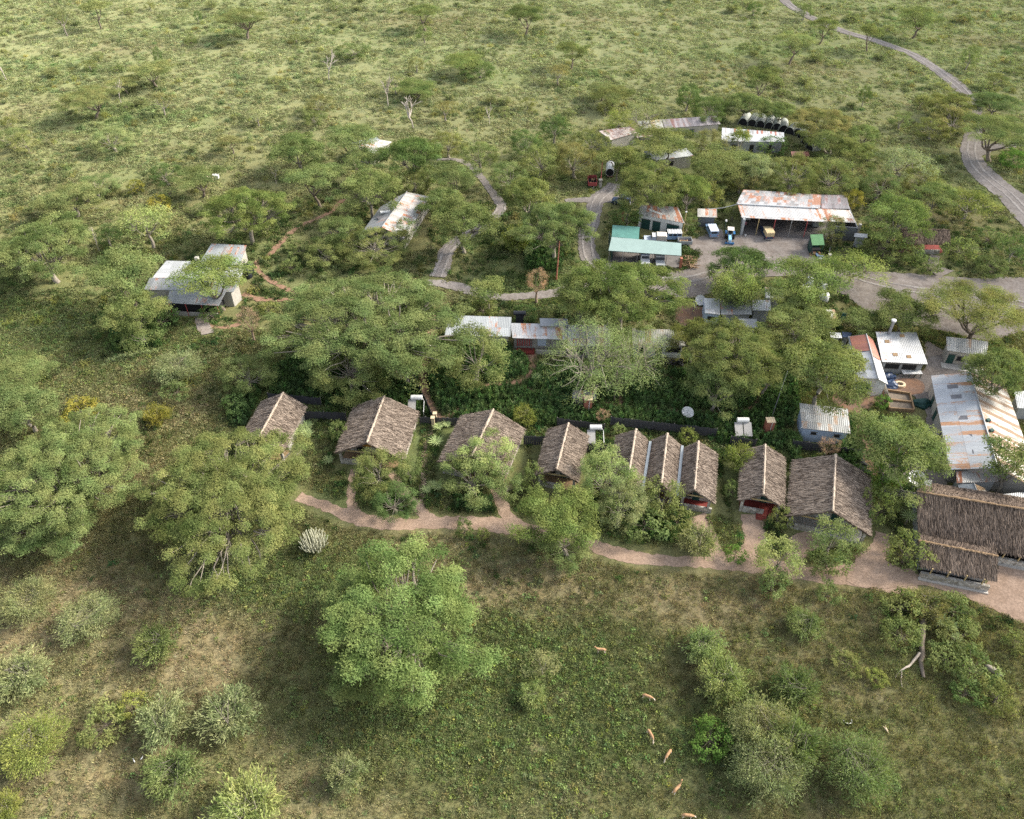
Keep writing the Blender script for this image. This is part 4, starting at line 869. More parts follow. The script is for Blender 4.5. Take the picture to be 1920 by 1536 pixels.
for k, (px, py) in enumerate(((466, 520), (470, 511))):
    p = G(px, py); e = empty('water_tank', p, 0, ['front black water tank beside the far left house', 'rear black water tank beside the far left house'][k], 'tank', 'black plastic water tanks'); MB().tube([(0, 0, .1), (0, 0, .9), (0, 0, 1.0), (0, 0, 1.9), (0, 0, 2.2)], [.85, .85, .8, .85, .35], 16).build('drum', M['plastic'], e); MB().tube([(0, 0, 2.2), (0, 0, 2.35)], .28, 10).build('lid', M['plastic'], e)
# house in the upper middle
r, L0, L1, R0, R1, a2, b2 = gable('middle_house', 'gabled house with rust ribbed light roof standing among trees', (762.8, 360), (716, 426), (713, 388), (678, 436), (806, 369), (758, 447), 4.4, 3.0, 'tin_grey', 'tin_rusty', 'plaster')
p = G(722, 400, 4.0)-r.location; e = MB().box((p.x-.4, p.y-1.3, 3.75), (2.2, 1.7, .1), .5).build('solar_panel', M['panel'], r); MB().tube([(p.x-1.0, p.y, 4.2), (p.x+1.0, p.y+.5, 4.2)], .3, 10).build('tank', M['white'], e)
shed('lean_to', 'brown lean-to at the back corner of the rust ribbed house', ((746, 367), (758, 368), (742, 384), (730, 383)), (3.2, 3.2, 2.8, 2.8), roof='tin_moss', wall='plaster')
gable('hidden_house', 'low rusty roofed house almost hidden behind acacia crowns', (712, 262), (660, 276), (706, 257), (655, 268), (735, 266), (700, 290), 4, 2.9, 'tin_clean', 'tin_rusty', 'plaster')
# top right cluster
shed('workers_house', 'shed with brown striped roof and one green sheet, far cluster', ((1122.8, 245.5), (1181.5, 237), (1197, 248), (1145.5, 262.8)), (3.8, 3.8, 2.8, 2.8), roof='tin_striped', wall='plaster')
r, L, I = shed('workers_house', 'long dark striped iron roof at the back of the far cluster', ((1241, 224), (1343, 217), (1351, 233), (1247, 241)), (3.9, 3.9, 3.0, 3.0), roof='tin_dark', wall='plaster'); onwall(r, I[3], I[2], 'door', .5, 1.1, .05, 2.1, 'darkgreen', frame=True)
shed('workers_house', 'pale roof under the grey leafless tree in the far cluster', ((1196, 227), (1240, 224), (1245, 241), (1200, 243)), (3.8, 3.8, 3.0, 3.0), roof='tin_moss', wall='plaster')
shed('market_stall', 'low open stall of planks beside the brown striped shed', ((1192, 250), (1222, 248), (1226, 255), (1194, 258)), (2.4, 2.4, 2.0, 2.0), roof='tin_striped', wall=None, cat='stall')
r, L, I = shed('barracks', 'long white roof with a row of rust patches along the top', ((1354, 239.5), (1470, 248.5), (1471, 266), (1352.8, 265)), (4.0, 4.0, 3.0, 3.0), roof='tin_white', wall='greyplaster')
for i in range(13):
    if i in (1, 4): continue
    t = .06+i*.073; a = L[0].lerp(L[1], t)+Vector((0, 0, .03)); b = L[3].lerp(L[2], t)+Vector((0, 0, .03)); k = rnd.uniform(.25, .5); u = (L[1]-L[0]).normalized(); MB().slab(a-u*.2, a+u*.25, a.lerp(b, k)+u*.25, a.lerp(b, k)-u*.2, .02).build('rusty_sheet', M['tin_red'] if i % 3 else M['tin_rusty'], r)
for t in (.2, .5, .8): onwall(r, I[3], I[2], 'door', t, 1.0, .05, 2.0, 'dark', frame=True)
r, L, I = shed('cookhouse', 'tan walled building with a sagging grey roof in mid distance', ((1207, 284), (1287, 278), (1301, 292), (1219, 302)), (4.2, 4.2, 3.0, 3.0), roof='tin_clean', wall='plaster'); onwall(r, I[3], I[2], 'window', .5, 1.1, 1.2, 1.0, 'dark', frame=True)
shed('red_shed', 'small shed with a plain red roof in the far cluster', ((1483, 284), (1516, 284), (1518, 293), (1485, 294)), (2.9, 2.9, 2.4, 2.4), roof='tin_red', wall='maroon', cat='shed')
# arched tin huts in a curve
arch_me = None
for i, (px, py, a) in enumerate(((1392, 236, -2.0), (1409, 238, -2.0), (1424, 240, -1.9), (1441, 243, -1.9), (1455, 245, -1.8), (1468, 249, -1.8), (1479, 253, -2.2), (1494, 256, -2.3), (1502, 262, -2.5), (1508, 272, -2.6), (1516, 282, -2.7), (1542, 283, -1.7))):
    p = G(px, py); e = empty('arched_hut', p, a+math.pi/2, None, 'hut', 'arched tin huts curving behind the barracks')
    e['label'] = ['first arched hut, leftmost of the curve behind the rust patched roof', 'bright arched hut, second from the left end', 'dim arched hut, third from the left end', 'low arched hut behind the middle of the white roof', 'brightest arched hut above the white roof', 'arched hut right above the white roof corner', 'arched hut just right of the white roof', 'widest arched hut where the curve bends', 'pale arched hut just after the bend', 'arched hut third from the lower end of the curve', 'arched hut at the lower end beside the red shed', 'lone grey arched hut right of the red shed'][i]
    if arch_me is None:
        mb = MB(); n = 10; R1, D = 1.3, 4.6
        for k in range(n):
            a0, a1 = math.pi*k/n, math.pi*(k+1)/n; q = lambda t, y, r: (r*math.cos(t), y, r*1.25*math.sin(t)+.4)
            mb.face([q(a0, 0, R1), q(a1, 0, R1), q(a1, D, R1), q(a0, D, R1)]); mb.face([q(a0, 0, R1-.1), q(a1, 0, R1-.1), q(a1, 0, R1), q(a0, 0, R1)])
        mb.box((-R1, D/2, .2), (.06, D, .42)); mb.box((R1, D/2, .2), (.06, D, .42)); arch_me = mb.mesh('arched_shell'); arch_me.materials.append(M['archtin'])
        mb = MB(); mb.face([((R1-.08)*math.cos(math.pi*k/n), .35, (R1-.08)*1.25*math.sin(math.pi*k/n)+.4) for k in range(n+1)]+[(-R1+.08, .35, 0), (R1-.08, .35, 0)]); door_me = mb.mesh('doorway'); door_me.materials.append(M['dark'])
    link('shell', arch_me, None, e); link('doorway', door_me, None, e)
# workshop
SH = 'big open workshop with a rust streaked white front roof'
r, L, I = shed('workshop', SH, ((1383, 383), (1534, 391), (1546, 416), (1391, 408)), (5.2, 5.2, 3.9, 3.9), roof='tin_rust_front', wall=None)
shed('', '', ((1534, 391.2), (1593, 394), (1605.6, 418), (1545, 415)), (5.2, 5.0, 3.7, 3.88), roof='tin_rusty', wall=None, sub=r, roofname='side_roof')
shed('', '', ((1394, 355.6), (1540, 365), (1538, 391), (1381, 381.5)), (3.6, 3.6, 5.25, 5.25), roof='tin_back', wall=None, sub=r, roofname='back_roof')
shed('', '', ((1540, 365), (1587, 366), (1593, 392), (1540, 391)), (3.6, 3.6, 5.0, 5.2), roof='tin_dark', wall=None, sub=r, roofname='back_roof')
rl = r.location; P = lambda px, py, z=0: G(px, py, z)-rl
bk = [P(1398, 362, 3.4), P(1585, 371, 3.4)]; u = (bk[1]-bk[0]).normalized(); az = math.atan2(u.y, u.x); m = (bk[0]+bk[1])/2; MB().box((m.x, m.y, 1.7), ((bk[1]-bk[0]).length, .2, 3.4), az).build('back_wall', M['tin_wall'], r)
a, b = P(1389, 439), P(1397, 365, 3.4); d = b-a; m = (a+b)/2; MB().box((m.x, m.y, 1.8), (d.length, .25, 3.6), math.atan2(d.y, d.x)).build('side_wall', M['greyplaster'], r)
a, b = P(1600, 452), P(1586, 372, 3.4); d = b-a; m = (a+b)/2; MB().box((m.x, m.y, 1.6), (d.length, .2, 3.2), math.atan2(d.y, d.x)).build('side_wall', M['tin_wall'], r)
a, b = P(1560, 449), P(1600, 452); d = b-a; m = (a+b)/2; MB().box((m.x, m.y, 1.6), (d.length, .18, 3.2), math.atan2(d.y, d.x)).build('front_wall', M['tin_wall'], r)
fl = [P(1390, 441), P(1517, 449.5), P(1598, 452), P(1585, 375, 3.0), P(1399, 368, 3.0)]; MB().prism([(p.x, p.y) for p in fl], 0.02, .24).build('floor', M['shadefloor'], r)
MB().box((P(1389, 441).x, P(1389, 441).y, 1.95), (.5, .5, 3.9)).build('pillar', M['greypaint'], r)
for (px, py), mt in zip(((1416.6, 442), (1447, 443), (1477.5, 444.5), (1506, 446.5), (1543, 449)), ('polewood', 'redpaint', 'steel', 'redpaint', 'greywood')):
    p = P(px, py); pole(r, p.x, p.y, .2, 3.95, .08, mt, top=(p.x, p.y+.1))
a, b = L[0]+Vector((0, 0, .1)), L[1]+Vector((0, 0, .1)); MB().tube([a, b], .16, 6).build('ridge_cap', M['whitepaint'], r)
q = empty('cable', (0, 0, 0)); bpy.data.objects.remove(q)
a, b = G(1383, 383, 5.2), G(1326, 392, 4.6); c_ = MB().tube([a-a, (b-a)*.5+Vector((0, 0, -.35)), b-a], .07, 5).build('overhead_cable', M['steel'], None); c_.location = a; tag(c_, 'thick grey cable strung from the workshop ridge to the left', 'cable')
# things on the workshop floor
for px, py, sx, sy, sz, mt, nm, lb in ((1400, 414, 1.2, 1, 1.0, 'white', 'tool_cabinet', 'white cabinet deep inside the left workshop bay'), (1455, 412, 2, 1, .9, 'greypaint', 'workbench', 'long grey workbench at the workshop back wall'), (1495, 414, 1.6, 1, 1.1, 'white', 'machine', 'pale machine at the back of the third workshop bay'), (1528, 426, 1.4, 1.2, 1.2, 'greypaint', 'compressor', 'dark compressor at the right end of the open workshop bays'), (1480, 411, .8, .8, 1.2, 'polewood', 'crate', 'wooden crate beside the workbench in the workshop')):
    p = G(px, py); e = empty(nm, (p.x, p.y, .24), 0, lb, 'equipment'); MB().box((0, 0, sz*.5+.1), (sx, sy, sz*.8)).build('body', M[mt], e); MB().box((0, 0, sz*.92+.12), (sx*1.06, sy*1.06, .06)).build('top', M['steel'], e)
    for a_ in (-1, 1): MB().box((a_*sx*.42, 0, .06), (.1, sy*.9, .12)).build('foot', M['steel'], e)
# guard booth with green roof, scrap and low iron fence
r, L, I = shed('guard_booth', 'small booth with a green roof at the workshop corner', ((1519, 440), (1543, 439), (1546, 459.5), (1523, 460)), (3.3, 3.3, 2.6, 2.6), roof='greenroof', wall=None, cat='booth')
cx = sum((p.x for p in L))/4; cy_ = sum((p.y for p in L))/4; MB().box((cx, cy_+.9, 1.35), (2.2, .12, 2.6), -.05).box((cx-1.1, cy_, 1.3), (.1, 2.0, 2.5), -.05).build('wall', M['darkgreen'], r)
for p in L: pole(r, p.x*.88+cx*.12, p.y*.88+cy_*.12, 0, p.z-.02, .06, 'darkgreen')
MB().box((cx, cy_-.2, .45), (2.2, 1.0, .9)).build('counter', M['dark'], r)
fence('low grey iron fence beside the green roofed booth', (1513, 459), (1521, 481), 1.2, .5, 'tin_wall', group=None, name='iron_fence')
fence('short grey iron fence right of the green roofed booth', (1553, 476), (1549, 494), 1.6, .5, 'tin_wall', group=None, name='iron_fence')
p = G(1552, 492); e = MB().box((p.x, p.y, .9), (.45, .45, 1.8)).box((p.x, p.y, 1.84), (.6, .6, .12)).build('gate_post', M['concrete'], None); tag(e, 'pale stone gate post below the green roofed booth', 'post')
p = G(1607, 440); e = MB().box((p.x, p.y, 1.2), (.45, .45, 2.4)).box((p.x, p.y, 2.45), (.6, .6, .12)).build('gate_post', M['concrete'], None); tag(e, 'pale stone gate post right of the workshop', 'post')
for k, (px, py, mt) in enumerate(((1522, 478, 'wood'), (1527, 481, 'maroon'), (1533, 484, 'bluepaint'), (1537, 482, 'brick'), (1540, 488, 'whitepaint'), (1529, 474, 'dark'))):
    p = G(px, py); mb = MB()
    for j in range(6): mb.box((rnd.uniform(-.5, .5), rnd.uniform(-.5, .5), .2+rnd.random()*.5), (rnd.uniform(.3, 1.1), rnd.uniform(.1, .5), rnd.uniform(.1, .5)), rnd.random()*3, Matrix.Rotation(rnd.random()*.8, 3, 'X') @ Matrix.Rotation(rnd.random()*3, 3, 'Z'))
    o = mb.build('scrap_heap', M[mt], None); o.location = p; tag(o, ['plank scrap leaning by the green booth', 'dark red scrap heap before the green booth', 'blue drum scrap before the green booth', 'brick coloured scrap beside the blue scrap', 'white scrap nearest the stone gate post', 'black scrap at the foot of the green booth'][k], 'scrap', 'scrap dumped around the green booth')
r, L, I = shed('garden_hut', 'flat dark block hut right of the workshop', ((1603, 437), (1627, 439), (1626, 446), (1601, 444)), 2.6, roof='tin_grey', wall='greyplaster', cat='hut')
# carport
r, L, I = shed('carport', 'open carport with a pale translucent roof and teal back part', ((1147, 444), (1277.5, 456), (1277.5, 479.4), (1141, 470)), (3.2, 3.2, 2.7, 2.7), roof='pvc', wall=None, cat='carport')
shed('', '', ((1148.5, 422), (1199.4, 425.6), (1198, 448.5), (1147, 444)), (3.7, 3.7, 3.22, 3.22), roof='pvc_teal', wall=None, sub=r, roofname='teal_roof')
for i, (px, py) in enumerate(((1141, 491), (1166, 494), (1193, 495.6), (1221, 497.5), (1247.5, 499.5), (1275, 503))):
    p = G(px, py)-r.location; 
    if i < 5: pole(r, p.x, p.y, 0, 2.75, .06, 'steel')
    else: MB().box((p.x, p.y, 1.2), (.45, .6, 2.4)).build('pillar', M['brick'], r)
    pole(r, p.x+.5, p.y+6.5, 0, 3.1, .06, 'steel')
fl = [G(*q)-r.location for q in ((1143, 491), (1274, 503), (1277, 478), (1150, 466))]; MB().prism([(q.x, q.y) for q in fl], .0, .07).build('floor', M['shadefloor'], r)  # interior shade of the carport is painted into this floor
a, b = L[3], L[2]; MB().tube([a+Vector((0, .1, -.12)), b+Vector((0, .1, -.12))], .07, 5).build('beam', M['darkgreen'], r)
p = G(1143, 489)-r.location; MB().box((p.x+.4, p.y+3, 1.3), (.08, 6.4, 2.4)).build('side_screen', M['darkgreen'], r)
a, b = G(1150, 470)-r.location, G(1276, 479)-r.location; d = b-a; m = (a+b)/2; MB().box((m.x, m.y+1.2, 1.2), (d.length, .1, 2.3), math.atan2(d.y, d.x)).build('back_screen', M['dark'], r)
# garage with green doors
r, L, I = shed('garage_block', 'grey garage with three dark green doors and a rusty roof', ((1201, 384), (1271, 388), (1284, 418.8), (1195, 401)), (4.6, 4.6, 3.3, 3.3), roof='tin_rusty', wall='whiteplaster', inset=.3)
for t, w_ in ((.17, 1.9), (.42, 1.7), (.79, 2.6)): onwall(r, I[3], I[2], 'door', t, w_, .05, 2.3, 'darkgreen', frame=True)
p = G(1279.5, 441); o = MB().tube([(0, 0, 0), (.05, 0, 5.4)], .08, 6).build('lamp_post', M['polewood'], None); MB().box((.05, 0, 5.5), (.35, .25, .2)).build('lamp', M['white'], o); o.location = p; tag(o, 'slim lamp post in front of the garage doors', 'lamp post')
p = G(1357, 438); o = MB().tube([(0, 0, 0), (0, 0, 2.9)], .06, 6).build('lamp_post', M['darkgreen'], None); MB().tube([(0, 0, 2.9), (0, 0, 3.25)], .2, 8).build('lamp', M['white'], o); o.location = p; tag(o, 'short post with a white lamp between the blue wagon and tractor', 'lamp post')
r, L, I = shed('tool_shed', 'little shed with rust flaked roof behind the blue wagon', ((1308, 391), (1344, 392), (1344.5, 408), (1308, 406.5)), (3.0, 3.0, 2.5, 2.5), roof='tin_rusty', wall='tin_wall', cat='shed')
p = G(1166, 422); o = MB().box((0, 0, 1.5), (.45, .45, 3)).box((0, 0, 3.05), (.6, .6, .12)).build('chimney_stack', M['brick'], None); o.location = p; tag(o, 'slim brick stack behind the teal carport roof', 'chimney')
# right thatch shelter
A = hut('small thatched shelter beside the track on the right', (1690, 428), (1782, 434), (1690, 418), (1782, 424), (1692, 452), (1783, 459), 3.9, 2.6, mat='thatchdark', group='none', door=False, lowwall=(0, 0)) if False else None
def shelter(label, ra, rb, ea, eb, zr=4.0, ze=2.5):
    A, B, E0, E1 = G(*ra, zr), G(*rb, zr), G(*ea, ze), G(*eb, ze); o = Vector((A.x, A.y, 0)); root = empty('thatched_shelter', o, 0, label, 'shelter'); A, B, E0, E1 = [p-o for p in (A, B, E0, E1)]
    u = (B-A).normalized(); s = (E0-A)-u*(E0-A).dot(u); s.z = 0; K0, K1 = A-s, B-s; K0.z = K1.z = ze
    thatch('roof', [(A, B, E1, E0), (A, B, K1, K0)], M['thatchdark'], root)
    c = [E0, E1, K1, K0]; ce = sum(c, Vector())/4
    for p in c: q = p.lerp(ce, .12); pole(root, q.x, q.y, 0, ze+.1, .12, 'concrete')
    m = (E0+E1)/2; m = m.lerp(ce, .15); az = math.atan2(u.y, u.x); MB().box((m.x+.8, m.y, .45), ((E1-E0).length*.55, .3, .9), az).build('low_wall', M['stone'], root); MB().box((ce.x, ce.y, .08), ((E1-E0).length*.9, s.length*1.7, .16), az).build('floor', M['maroon'], root)
    MB().box((ce.x-2, ce.y-.6, .75), (1.6, 1.0, .1), az).box((ce.x-2, ce.y-.6, .4), (.2, .2, .6), az).build('table', M['ochre'], root); return root
shelter('small thatched shelter beside the track on the right', (1688, 431), (1780, 432), (1690, 457), (1783, 459))
# compound in the middle: container, roofs, tanks, dishes
r, L, I = shed('container_office', 'white ended box building beside the satellite dishes', ((1320, 559), (1350, 560), (1350, 590), (1322, 587)), (3.0, 3.0, 2.8, 2.8), roof='tin_white', wall='blueplaster', inset=.1); onwall(r, I[3], I[2], 'window', .5, 1.4, 1.2, .9, 'dark')
shed('compound_store', 'flat grey roof behind the tall pale tree in the compound', ((1350, 561), (1408, 562), (1410, 590), (1352, 590)), (3.0, 3.0, 2.8, 2.8), roof='tin_grey', wall='greyplaster')
shed('compound_store', 'blue grey roof patch nearest the parking yard', ((1434, 538), (1466, 540), (1470, 560), (1436, 559)), (3, 3, 2.8, 2.8), roof='tin_bluegrey', wall='greyplaster')
shed('compound_store', 'grey roof between the tall pale tree and the olive crowned tree', ((1410, 562), (1444, 563), (1446, 583), (1411, 582)), (3, 3, 2.8, 2.8), roof='tin_bluegrey', wall='greyplaster')
shed('compound_store', 'dark grey roof sunk between the green crowns of the compound', ((1385, 597), (1419, 598), (1421, 615), (1387, 613)), (3, 3, 2.8, 2.8), roof='tin_grey', wall='greyplaster')
shed('compound_store', 'brown lean-to roof above the green sign in the compound', ((1549, 580), (1565, 580), (1569, 598), (1551, 598)), (2.8, 2.8, 2.5, 2.5), roof='tin_moss', wall='greyplaster')
shed('compound_store', 'white roof corner left of the rusty ended house', ((1556, 623), (1577, 624), (1579, 634), (1558, 633)), (3, 3, 2.9, 2.9), roof='tin_white', wall='greyplaster')
shed('compound_store', 'narrow dark blue roof touching the rusty ended house', ((1579, 622), (1597, 624), (1595, 633), (1580, 632)), (2.8, 2.8, 2.7, 2.7), roof='navy', wall='greyplaster')
def dish(px, py, rad, face, label, zc=2.2):
    p = G(px, py, zc); e = empty('satellite_dish', (p.x, p.y, 0), 0, label, 'satellite dish'); f = Vector(face).normalized(); q = f.to_track_quat('Z', 'Y').to_matrix(); mb = MB(); n = 18; c = Vector((0, 0, zc))
    rings = [(0.02, 0), (rad*.4, rad*.04), (rad*.75, rad*.14), (rad, rad*.25)]
    for (r0, h0), (r1, h1) in zip(rings, rings[1:]):
        for k in range(n):
            a0, a1 = 2*math.pi*k/n, 2*math.pi*(k+1)/n; w = lambda r, h, a: c+q @ Vector((r*math.cos(a), r*math.sin(a), h)); mb.face([w(r0, h0, a0), w(r0, h0, a1), w(r1, h1, a1), w(r1, h1, a0)])
    mb.build('reflector', M['white'], e, smooth=True); d2 = MB().tube([c, c+f*rad*.8], .03, 5).build('feed_arm', M['steel'], e); pole(e, 0, 0, 0, zc, .07, 'steel', 'mast'); return e
dish(1312.5, 563, 1.0, (.1, -.8, .75), 'round white dish facing the viewer by the container'); dish(1301, 573, 1.0, (.98, .1, .35), 'white dish seen edge on, left of the round one')
dish(1289, 774, 1.0, (.1, -.35, .95), 'pale round dish among the dark herbs behind the fence', 1.5); dish(1718, 897, 1.25, (-.05, -.5, .85), 'big white dish beside the dark tarpaulin heap', 2.6)
p = G(1318, 600); 
for k, (px, py, h, lb) in enumerate(((1513, 541, 2.6, 'white water tank nearest the flat crowned tree'), (1539, 547, 2.2, 'small white tank behind the fallen one'), (1543, 565, 2.0, 'white tank in front of the small one'), (1509, 548, 1.6, 'low white tank beside the tallest tank'))):
    p = G(px, py); e = empty('white_tank', p, 0, lb, 'tank', 'white tanks in the compound'); MB().tube([(0, 0, .05), (0, 0, h*.75), (0, 0, h*.92), (0, 0, h)], [.9, .9, .7, .3], 14).build('drum', M['white'], e, smooth=True); MB().tube([(0, 0, h-.02), (0, 0, h+.12)], .22, 8).build('lid', M['plastic'], e)
p = G(1575, 612); e = MB().tube([(0, 0, 0), (0, 0, 2.6)], .05, 5).build('sign_pole', M['steel'], None); MB().box((0, -.05, 2.4), (.9, .05, 1.3)).build('board', M['pvc_teal'], e); e.location = p; tag(e, 'green board on a pole left of the kitchen', 'sign')
# garden pieces
def boiler(px, py, h, label, w=1.25):
    p = G(px, py); e = empty('brick_boiler', p, .03, label, 'chimney', 'brick boilers in the garden'); MB().box((0, 0, h/2), (w, w*.9, h)).build('stack', M['brick'], e); MB().box((0, 0, h+.06), (w*1.08, w, .12)).build('cap', M['cap'], e); MB().tube([(w*.1, -w*.5, .2), (w*.1, -w*.5, h)], .05, 5).build('pipe', M['white'], e); return e
boiler(1101, 772, 3.0, 'brick boiler in front of the dark slatted shed'); boiler(1438, 812, 2.8, 'brick boiler at the foot of the tall aerial mast'); boiler(753, 717, 2.6, 'brick boiler below the biggest acacia crown')
r, L, I = shed('slatted_shed', 'dark slatted roof shed behind the middle brick boiler', ((1074, 731), (1117, 733), (1118, 749), (1073, 747)), (2.6, 2.6, 2.1, 2.1), roof='tin_wall', wall='greywood', cat='shed')
p = G(1445, 790); e = MB().tube([(0, 0, 0), (.1, .02, 5), (.35, .1, 10.6)], [.06, .05, .03], 6).build('aerial_mast', M['steel'], None); MB().box((0, 0, .3), (.3, .3, .6)).build('base', M['redpaint'], e); e.location = p; tag(e, 'tall thin leaning aerial mast behind the right brick boiler', 'mast')
p = G(1151, 752); e = MB().tube([(0, 0, 0), (0, 0, 6.6)], .10, 6).build('utility_pole', M['bark'], None); e.location = p; tag(e, 'dark wooden pole beside the garden trail', 'pole')
p = G(1043, 527); e = MB().tube([(0, 0, 0), (.15, 0, 4.5), (.3, .05, 9)], [.17, .14, .1], 6).build('utility_pole', M['brick'], None); e.location = p; tag(e, 'tall reddish pole beside the dark herb patch', 'pole')
def heater(px, py, label, n=2, dz=2.2, tank=True, az=0):
    p = G(px, py, dz*.7); e = empty('solar_heater', (p.x, p.y, 0), az, label, 'water heater', 'solar water heaters behind the huts')
    for k in range(n): MB().slab((-1.35+k*1.4, .9, dz+.35), (-.1+k*1.4, .9, dz+.35), (-.1+k*1.4, -1.1, dz-.75), (-1.35+k*1.4, -1.1, dz-.75), .08).build('collector', M['panelgrey'], e)
    if tank: MB().tube([(-.95, 1.15, dz+.6), (-.9, 1.15, dz+.6), (.9, 1.15, dz+.6), (.95, 1.15, dz+.6)], [.3, .42, .42, .3], 12).build('tank', M['white'], e)
    MB().tube([(.95, 1.15, dz+.4), (1.2, .9, dz+.1), (1.2, -.9, dz-.7)], .05, 5).build('pipe', M['steel'], e)
    for sx in (-1.2, 1.2):
        for sy, hh in ((.9, dz+.2), (-1.0, dz-.8)): pole(e, sx, sy, 0, hh, .05, 'steel', 'leg')
heater(1393, 808, 'two grey collector panels with a white tank above the fence'); heater(1117, 822, 'flat grey collector behind the narrow middle hut', 1); heater(781, 765, 'grey collector panel behind the second hut', 1)
for k, (px, py, lb) in enumerate(((1609, 868, 'dark tarpaulin heap behind the widest hut'), (1615, 883, 'lower dark tarpaulin heap near the widest hut'), (1728, 906, 'black tarpaulin heap beside the big white dish'), (1666, 705, 'dark blue barrel heap between office and kitchen'), (1668, 720, 'dark blue tarp in front of the barrel heap'), (1730, 755, 'dark green bins heaped left of the store wall'))):
    p = G(px, py, .5); bm = bmesh.new(); bmesh.ops.create_icosphere(bm, subdivisions=3, radius=1)
    for v in bm.verts: s = 1+.35*(fbm(np.array([v.co.x*3+k*9]), np.array([v.co.y*3+v.co.z*2]), 1.2, k)[0]-.5)*2; v.co = Vector((v.co.x*1.5*s, v.co.y*1.1*s, max(-.1, v.co.z*1.0*s)))
    me = bpy.data.meshes.new('heap'); bm.to_mesh(me); bm.free(); o = link('tarpaulin_heap', me, M[('dark', 'dark', 'plastic', 'navy', 'navy', 'darkgreen')[k]], label=lb, cat='heap'); o.location = (p.x, p.y, .05)
p = G(1686, 724); mb = MB(); n = 16
for k in range(n):
    a0, a1 = 2*math.pi*k/n, 2*math.pi*(k+1)/n; c0, s0, c1, s1 = math.cos(a0), math.sin(a0), math.cos(a1), math.sin(a1)
    mb.face([(c0, s0*.8, 0), (c1, s1*.8, 0), (c1*.95, s1*.76, .55), (c0*.95, s0*.76, .55)]); mb.face([(c0*.95, s0*.76, .55), (c1*.95, s1*.76, .55), (c1*.55, s1*.42, .55), (c0*.55, s0*.42, .55)]); mb.face([(c0*.55, s0*.42, .55), (c1*.55, s1*.42, .55), (c1*.5, s1*.4, .05), (c0*.5, s0*.4, .05)])
o = mb.build('fire_ring', M['cap'], None); o.location = p; tag(o, 'round pale stone fire ring in the red earth yard', 'fire pit')
# walled vegetable beds in the yard
p0, p1, p2, p3 = [G(*q) for q in ((1659, 735), (1704, 742), (1712, 773), (1666, 770))]; ce = (p0+p1+p2+p3)/4; e = empty('garden_bed', ce, 0, 'rectangular walled vegetable beds in the red yard', 'garden bed')
L = [q-ce for q in (p0, p1, p2, p3)]
for a, b in zip(L, L[1:]+L[:1]): d = b-a; m = (a+b)/2; MB().box((m.x, m.y, .35), (d.length+.1, .2, .7), math.atan2(d.y, d.x)).build('border_wall', M['wood'], e)
a, b = (L[0]+L[3])/2, (L[1]+L[2])/2; d = b-a; m = (a+b)/2; MB().box((m.x, m.y, .3), (d.length, .3, .6), math.atan2(d.y, d.x)).build('border_wall', M['wood'], e)
MB().prism([(q.x, q.y) for q in L], 0.0, .25).build('soil', M['maroon'] if False else M['bark'], e)
fence('pale low wall at the end of the white roofed office', (1653, 722), (1664, 757), 1.3, 1.0, 'stone', group=None, name='garden_wall')
# board fences
for a, b, h, lb in (((505, 753), (603, 762), 1.9, 'dark fence behind the leftmost hut'), ((569, 787), (650, 790), 1.9, 'dark fence joining the first and second hut'), ((778, 716), (812, 790), 1.7, 'slanting dark fence beside the garden trail'), ((788, 796), (810, 797), 1.7, 'short dark gate fence right of the second hut'), ((815, 797), (866, 799), 1.7, 'dark fence left of the third hut'), ((982, 834), (1024, 836), 2.0, 'dark fence between the third and the narrow hut'), ((1100, 847), (1150, 853), 2.0, 'dark fence left of the joined huts'), ((1044, 799), (1132, 811), 1.8, 'dark fence in the garden behind the narrow hut'), ((1144, 799), (1341, 821), 2.0, 'longest dark fence behind the joined huts'), ((1368, 834), (1415, 840), 1.8, 'dark fence below the twin collector panels'), ((1483, 842), (1540, 850), 1.9, 'dark fence below the blue white hut'), ((1555, 853), (1608, 857), 1.7, 'dark fence behind the widest hut roof')):
    fence(lb, a, b, h)
for k, (px, py) in enumerate(((817, 794), (813, 802))):
    p = G(px, py); o = MB().box((0, 0, 1.1), (.5, .5, 2.2)).box((0, 0, 2.26), (.65, .65, .14)).build('gate_post', M['cap'], None); o.location = p; tag(o, ['rear pale gate post on the garden trail', 'front pale gate post on the garden trail'][k], 'post')
fence('low stone wall closing the yard behind the long hall', (1650, 925), (1718, 938), 1.5, 1.2, 'stone', group=None, name='garden_wall')
# stone walkway in front of the far left house
ribbon('walkway', [(380, 595), (383, 612), (388, 628)], 2.6, M['yardgrey'], nz())
# ------------------------------------------------------------------ vehicles
def ext(mb, prof, w, y0=0):
    """side profile (x,z) pulled to width w"""
    n = len(prof); i = len(mb.v); mb.v += [(x, y0-w/2, z) for x, z in prof]+[(x, y0+w/2, z) for x, z in prof]
    mb.f.append(tuple(range(i, i+n))[::1]); mb.mi.append(mb.m); mb.f.append(tuple(range(i+n, i+2*n))[::-1]); mb.mi.append(mb.m)
    for k in range(n): mb.f.append((i+k, i+n+k, i+n+(k+1) % n, i+(k+1) % n)); mb.mi.append(mb.m)
    return mb
def wheel(root, x, y, r=.4, w=.25, z=None):
    z = r if z is None else z; e = bpy.data.objects.new('wheel', None); COL.objects.link(e); e.parent = root; e.location = (x, y, z)
    MB().tube([(0, -w/2, 0), (0, -w/2+.03, 0), (0, w/2-.03, 0), (0, w/2, 0)], [r*.9, r, r, r*.9], 14).build('tyre', M['rubber'], e); MB().tube([(0, -w/2-.015, 0), (0, w/2+.015, 0)], r*.5, 10).build('rim', M['steel'], e)
